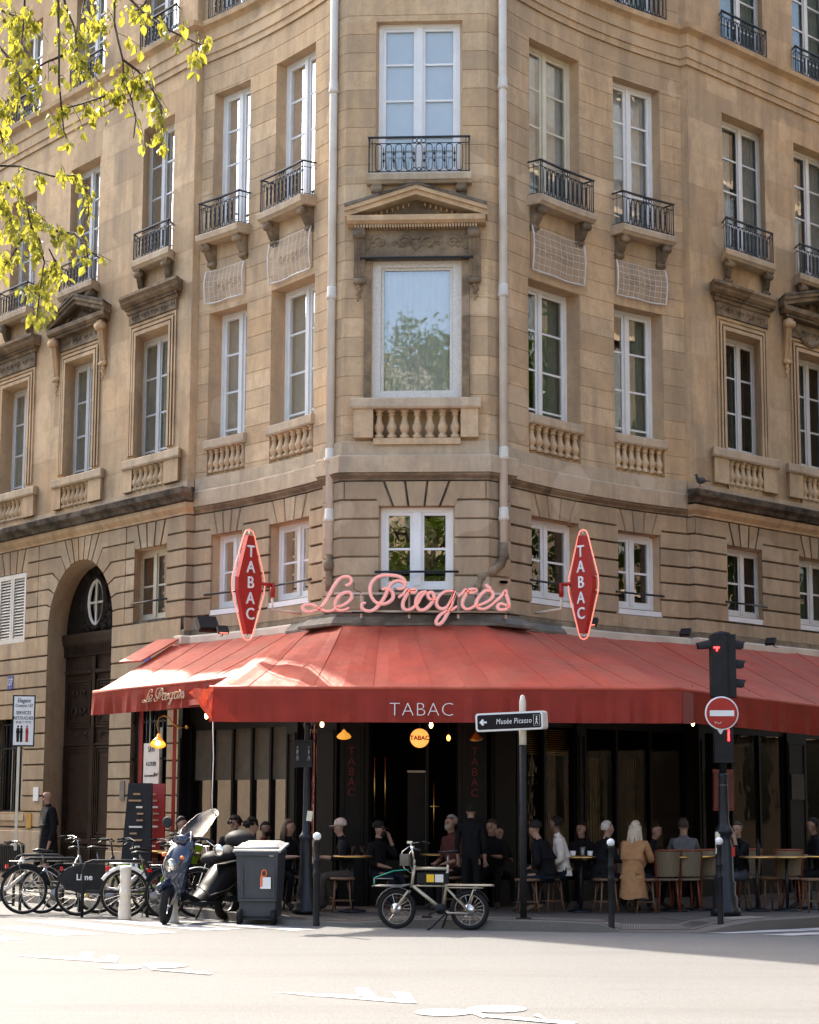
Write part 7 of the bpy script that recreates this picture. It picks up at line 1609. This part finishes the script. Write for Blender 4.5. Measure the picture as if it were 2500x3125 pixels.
person(772, 2490, 28.9, 'sit', 100, 'person with bushy dark hair seen from the side, next to the laptop', BK, BK, hair=(.012, .009, .007), style='curly')
person(812, 2500, 29.4, 'sit', 60, 'bearded dark haired person in a dark red jacket over a white shirt', (.10, .015, .015), BK, hair=(.015, .01, .008), extra='beard', skin='skin2')
person(884, 2492, 28.9, 'sit', 40, 'long haired person in black behind the wheelie bin, looking left', BK, BK, hair=(.06, .035, .02), style='long')
person(1036, 2492, 28.5, 'sit', -80, 'person in a pale baseball cap and black top, seen in profile', BK, (.04, .03, .025), cap=(.42, .33, .27), turn=0, arms='table')
person(1158, 2500, 28.8, 'sit', 55, 'bearded person in a dark cap facing left, elbows on the table', BK, NV, cap=(.015, .013, .012), extra='beard', arms='face')
person(1376, 2478, 29.0, 'sit', -50, 'grey haired person in a dark red jumper, seated right of the door', (.07, .018, .014), BK, hair=(.22, .2, .18), extra='beard', arms='lap')
person(1438, 2446, 28.6, 'stand', 165, 'person standing with the back turned, all in black, right of the door', BK, BK, hair=(.012, .01, .008), arms='down', lean=0.02)
person(1500, 2492, 29.5, 'sit', -10, 'barely visible seated person right of the standing one', BK, BK, hair=(.03, .02, .015))
person(1632, 2498, 28.3, 'sit', -120, 'person in a dark cap and black jacket leaning right, just beside the sign pole', BK, NV, cap=(.02, .018, .018), lean=.25, coat=(BK, .05), arms='lap', skin='skin')
person(1695, 2482, 28.5, 'sit', -95, 'dark skinned person in a white jacket and dark trousers, with a camera', (.62, .57, .50), NV, hair=(.01, .008, .007), skin='skin2', arms='lap', coat=((.50, .45, .38), -.07), shoes=(.20, .14, .09))
person(1775, 2500, 29.3, 'sit', -30, 'dark haired person in black resting both forearms on the table', BK, BK, hair=(.02, .01, .007), style='long')
person(1855, 2497, 28.5, 'sit', 110, 'white haired person in a black coat and sunglasses, facing the table', BK, BK, hair=(.42, .37, .32), style='short', coat=(BK, .12))
person(1942, 2497, 28.4, 'sit', 150, 'long pale haired person in a tan coat, seen from behind', (.30, .16, .07), NV, hair=(.46, .38, .28), style='long', coat=((.33, .17, .07), .34), turn=-20)
person(2003, 2505, 29.6, 'sit', 60, 'dark haired person half hidden behind the tan coat', BK, BK)
person(2085, 2488, 29.7, 'sit', 175, 'broad person in a grey shirt seen from behind', (.10, .10, .105), BK, hair=(.03, .02, .015), arms='table')
person(2248, 2500, 29.2, 'sit', -60, 'person in black resting the head on one hand, right of the traffic light', BK, (.05, .055, .07), hair=(.03, .02, .015), arms='face', turn=30)
person(2478, 2488, 29.6, 'sit', -80, 'dark haired person in a black shirt in profile at the right edge', BK, BK, hair=(.012, .01, .009), skin='skin2', arms='table')
person(1522, 2512, 29.9, 'sit', 20, 'shadowy person at the back, left of the sign pole', BK, BK)
t = thing('laptop', base(737, 28.75) + Vector((0, 0, .80)), 'open grey laptop in front of the curly haired person', 'laptop', math.pi + .3)
b = B(); b.box((0, .1, 0), (.32, .22, .015)); b.build('keyboard', M['steel'], t); b = B(); b.box((0, -.04, .11), (.32, .012, .22), M_=Matrix.Rotation(R(12), 3, 'X')); b.build('screen', M['steel'], t)

# ---------------------------------------------------------------- trees
def leaf(b, p, L, d, up, tone):
    """pointed leaf folded along its rib"""
    s_ = d.cross(up)
    if s_.length < .05: s_ = d.cross(Vector((1, .2, .1)))
    s_.normalize(); n_ = s_.cross(d).normalized() * L * .12
    b.add([p, p + d * L * .35 + s_ * L * .30 + n_, p + d * L * .72 + s_ * L * .20 + n_, p + d * L, p + d * L * .72 - s_ * L * .20 + n_, p + d * L * .35 - s_ * L * .30 + n_, p + d * L * .5], [(0, 1, 6), (1, 2, 6), (2, 3, 6), (3, 4, 6), (4, 5, 6), (5, 0, 6)], tone=tone)
random.seed(21)
YB = 9.6
tw = [  # twigs: photo points along each, then leaf spread and count
 ([(365, -120), (349, 0), (349, 69), (362, 130), (375, 182), (377, 243), (402, 304), (414, 365), (408, 420)], 26, 46, .3),
 ([(330, -100), (400, 0), (440, 40), (500, 85), (545, 105), (600, 130), (645, 150)], 26, 62, -.4),
 ([(150, -100), (178, 0), (178, 80), (180, 150), (180, 250), (188, 330), (195, 400), (205, 425)], 22, 34, 0),
 ([(60, -100), (75, 0), (72, 70), (64, 140), (60, 160)], 40, 60, .5), ([(-60, 100), (0, 145), (35, 185), (60, 240), (60, 270)], 32, 60, -.2), ([(-80, -20), (0, 30), (60, 55), (110, 70)], 42, 90, .7),
 ([(180, -90), (200, 20), (230, 90), (235, 170), (262, 200), (285, 235)], 34, 120, .2), ([(190, 170), (140, 190), (100, 215), (60, 250)], 26, 36, 0), ([(375, 182), (420, 215), (460, 262), (490, 320), (495, 370)], 30, 90, .3),
 ([(377, 243), (350, 280), (300, 300), (240, 320), (200, 330)], 24, 70, .2), ([(300, -80), (262, -20), (250, 40), (300, 70), (320, 80)], 30, 50, .5), ([(-60, 290), (0, 330), (30, 300)], 30, 40, 0),
 ([(-80, 500), (0, 505), (60, 507), (100, 520), (170, 540), (235, 535), (270, 590), (270, 660)], 26, 62, .1), ([(-90, 540), (0, 560), (60, 590), (85, 640), (95, 690), (120, 730), (135, 800), (120, 900), (112, 970)], 34, 170, 0),
 ([(-60, 560), (10, 600), (30, 660), (40, 700)], 36, 90, .3), ([(95, 690), (60, 740), (30, 790), (15, 810)], 26, 40, .1), ([(135, 690), (170, 705), (230, 712), (255, 740), (270, 790)], 30, 66, -.3), ([(100, 900), (140, 860), (170, 800), (150, 760)], 30, 46, .2), ([(-60, 380), (0, 400), (10, 440)], 30, 30, 0), ([(410, 40), (440, 12), (470, -30)], 14, 14, 0)]
TR = thing('near_tree', (-5.2, 10.4, 0), 'young leafy tree whose hanging yellow green branches fill the upper left', 'tree'); TO = TR.location.copy()
b = B(); b.tube([(-5.2, 10.4, 0), (-5.15, 10.4, 2), (-5.0, 10.3, 4.4), (-4.7, 10.1, 6.6), (-4.3, 9.9, 8.6), (-4.2, 9.6, 10.5)], [.17, .14, .12, .10, .07, .03], 10); b.build('trunk', M['bark'], TR, TO)
fo = B(); br = B(); nb = 0
for pts, spread, n, dy in tw:
    P3 = [at(x, y, YB + dy + .15 * math.sin(i * 1.3)) for i, (x, y) in enumerate(pts)]
    br.tube(P3, [.008 - .0055 * i / len(P3) for i in range(len(P3))], 5)
    root = Vector((-4.75 + .2 * dy, 10.0, 6.2 + .35 * nb % 2.6)); nb += 1
    if pts[0][1] < 0 or pts[0][0] < 0:
        m1 = root.lerp(P3[0], .6) + Vector((0, 0, .5)); br.tube([root, m1, P3[0]], [.035, .018, .008], 6)
    sp = spread / FPX * YB; cl = []
    for k in range(max(4, int(n * .30))):
        u = random.random() ** .8 * (len(P3) - 1); i = min(int(u), len(P3) - 2); q0 = P3[i].lerp(P3[i + 1], u - i)
        q1 = q0 + Vector((random.gauss(0, sp * .8), random.gauss(0, .16), -abs(random.gauss(.03, sp * .7)))); br.tube([q0, q0.lerp(q1, .5) + Vector((0, 0, .012)), q1], [.0022, .0018, .0012], 3, cap=False); cl.append((q0, q1))
    for k in range(int(n * 1.75)):
        q0, q1 = random.choice(cl); q = q0.lerp(q1, random.uniform(.25, 1.05)) + Vector((random.gauss(0, .010), random.gauss(0, .014), random.gauss(-.006, .012)))
        d_ = Vector((random.gauss(0, .5), random.gauss(0, .5), -1)).normalized(); leaf(fo, q, random.choice((.022, .03, .036, .044, .055, .07)) * random.uniform(.8, 1.15), d_, Vector((random.gauss(0, 1), random.gauss(0, 1), .3)).normalized(), random.random())
br.build('branch', M['bark'], TR, TO)
def clump_leaves(b, c, r, n, L, sq=1.):
    for _ in range(n):
        v = Vector((random.gauss(0, 1), random.gauss(0, 1), random.gauss(0, 1))).normalized() * r * random.random() ** .45; v.z *= sq; p = c + v
        d_ = Vector((random.gauss(0, 1), random.gauss(0, 1), random.gauss(-.4, 1))).normalized(); s_ = d_.cross(Vector((random.gauss(0, 1), random.gauss(0, 1), random.gauss(0, 1)))).normalized()
        l_ = L * random.uniform(.6, 1.2); b.add([p, p + d_ * l_ * .5 + s_ * l_ * .33, p + d_ * l_, p + d_ * l_ * .5 - s_ * l_ * .33], [(0, 1, 2, 3)], tone=random.random())
for k in range(60): clump_leaves(fo, Vector((-5.0 + random.uniform(-2.2, 1.6), 7.2 + random.uniform(-3.2, 1.5), 8.8 + random.uniform(-1.2, 2.8))), .55, 40, .09)
fo.build('foliage', M['leaf'], TR, TO)
def big_tree(loc, H, r0, r, lab, n=150, low=.32):
    t = thing('plane_tree', loc, lab, 'tree', random.random() * 6, 'tall trees behind the viewpoint'); b = B(); b.tube([(0, 0, 0), (.1, 0, H * .25), (0, .1, H * .5), (.2, 0, H * .8)], [r0, r0 * .8, r0 * .6, .05], 10); b.build('trunk', M['bark'], t)
    b = B(); tips = []
    for k in range(14):
        a = k * 2.4; z0 = H * (.3 + .04 * k); e = Vector((math.cos(a) * r * .7, math.sin(a) * r * .7, z0 + H * .14)); b.tube([(0, 0, z0), e * .5 + Vector((0, 0, z0 * .5)), e], [.12, .08, .03], 6); tips.append(e)
    b.build('limbs', M['bark'], t); f = B()
    for k in range(n):
        z = random.uniform(low, 1); w_ = r * math.sin(math.pi * (z - low + .12) / (1.15 - low)) ** .6; a = random.uniform(0, 6.28); q = w_ * random.random() ** .5
        clump_leaves(f, Vector((q * math.cos(a), q * math.sin(a), H * z)), random.uniform(.6, 1.1), 55, .30)
    f.build('foliage', M['leaf2'], t)
big_tree((-3.8, -6.5, 0), 17.5, .3, 4.6, 'tall tree straight behind the viewpoint, mirrored in the big window', n=190)
big_tree((3.5, -5.5, 0), 13, .25, 3.6, 'lower tree behind the viewpoint on the right', n=110)
big_tree((15.5, 35.5, 0), 12.5, .25, 3.6, 'tall tree across the right street, mirrored in the right windows', n=130); big_tree((14.5, 28.5, 0), 10.5, .22, 3.2, 'street tree on the far side of the right street', n=110)
big_tree((-15.5, 31.5, 0), 8.5, .22, 2.6, 'street tree on the far side of the left street', n=80)
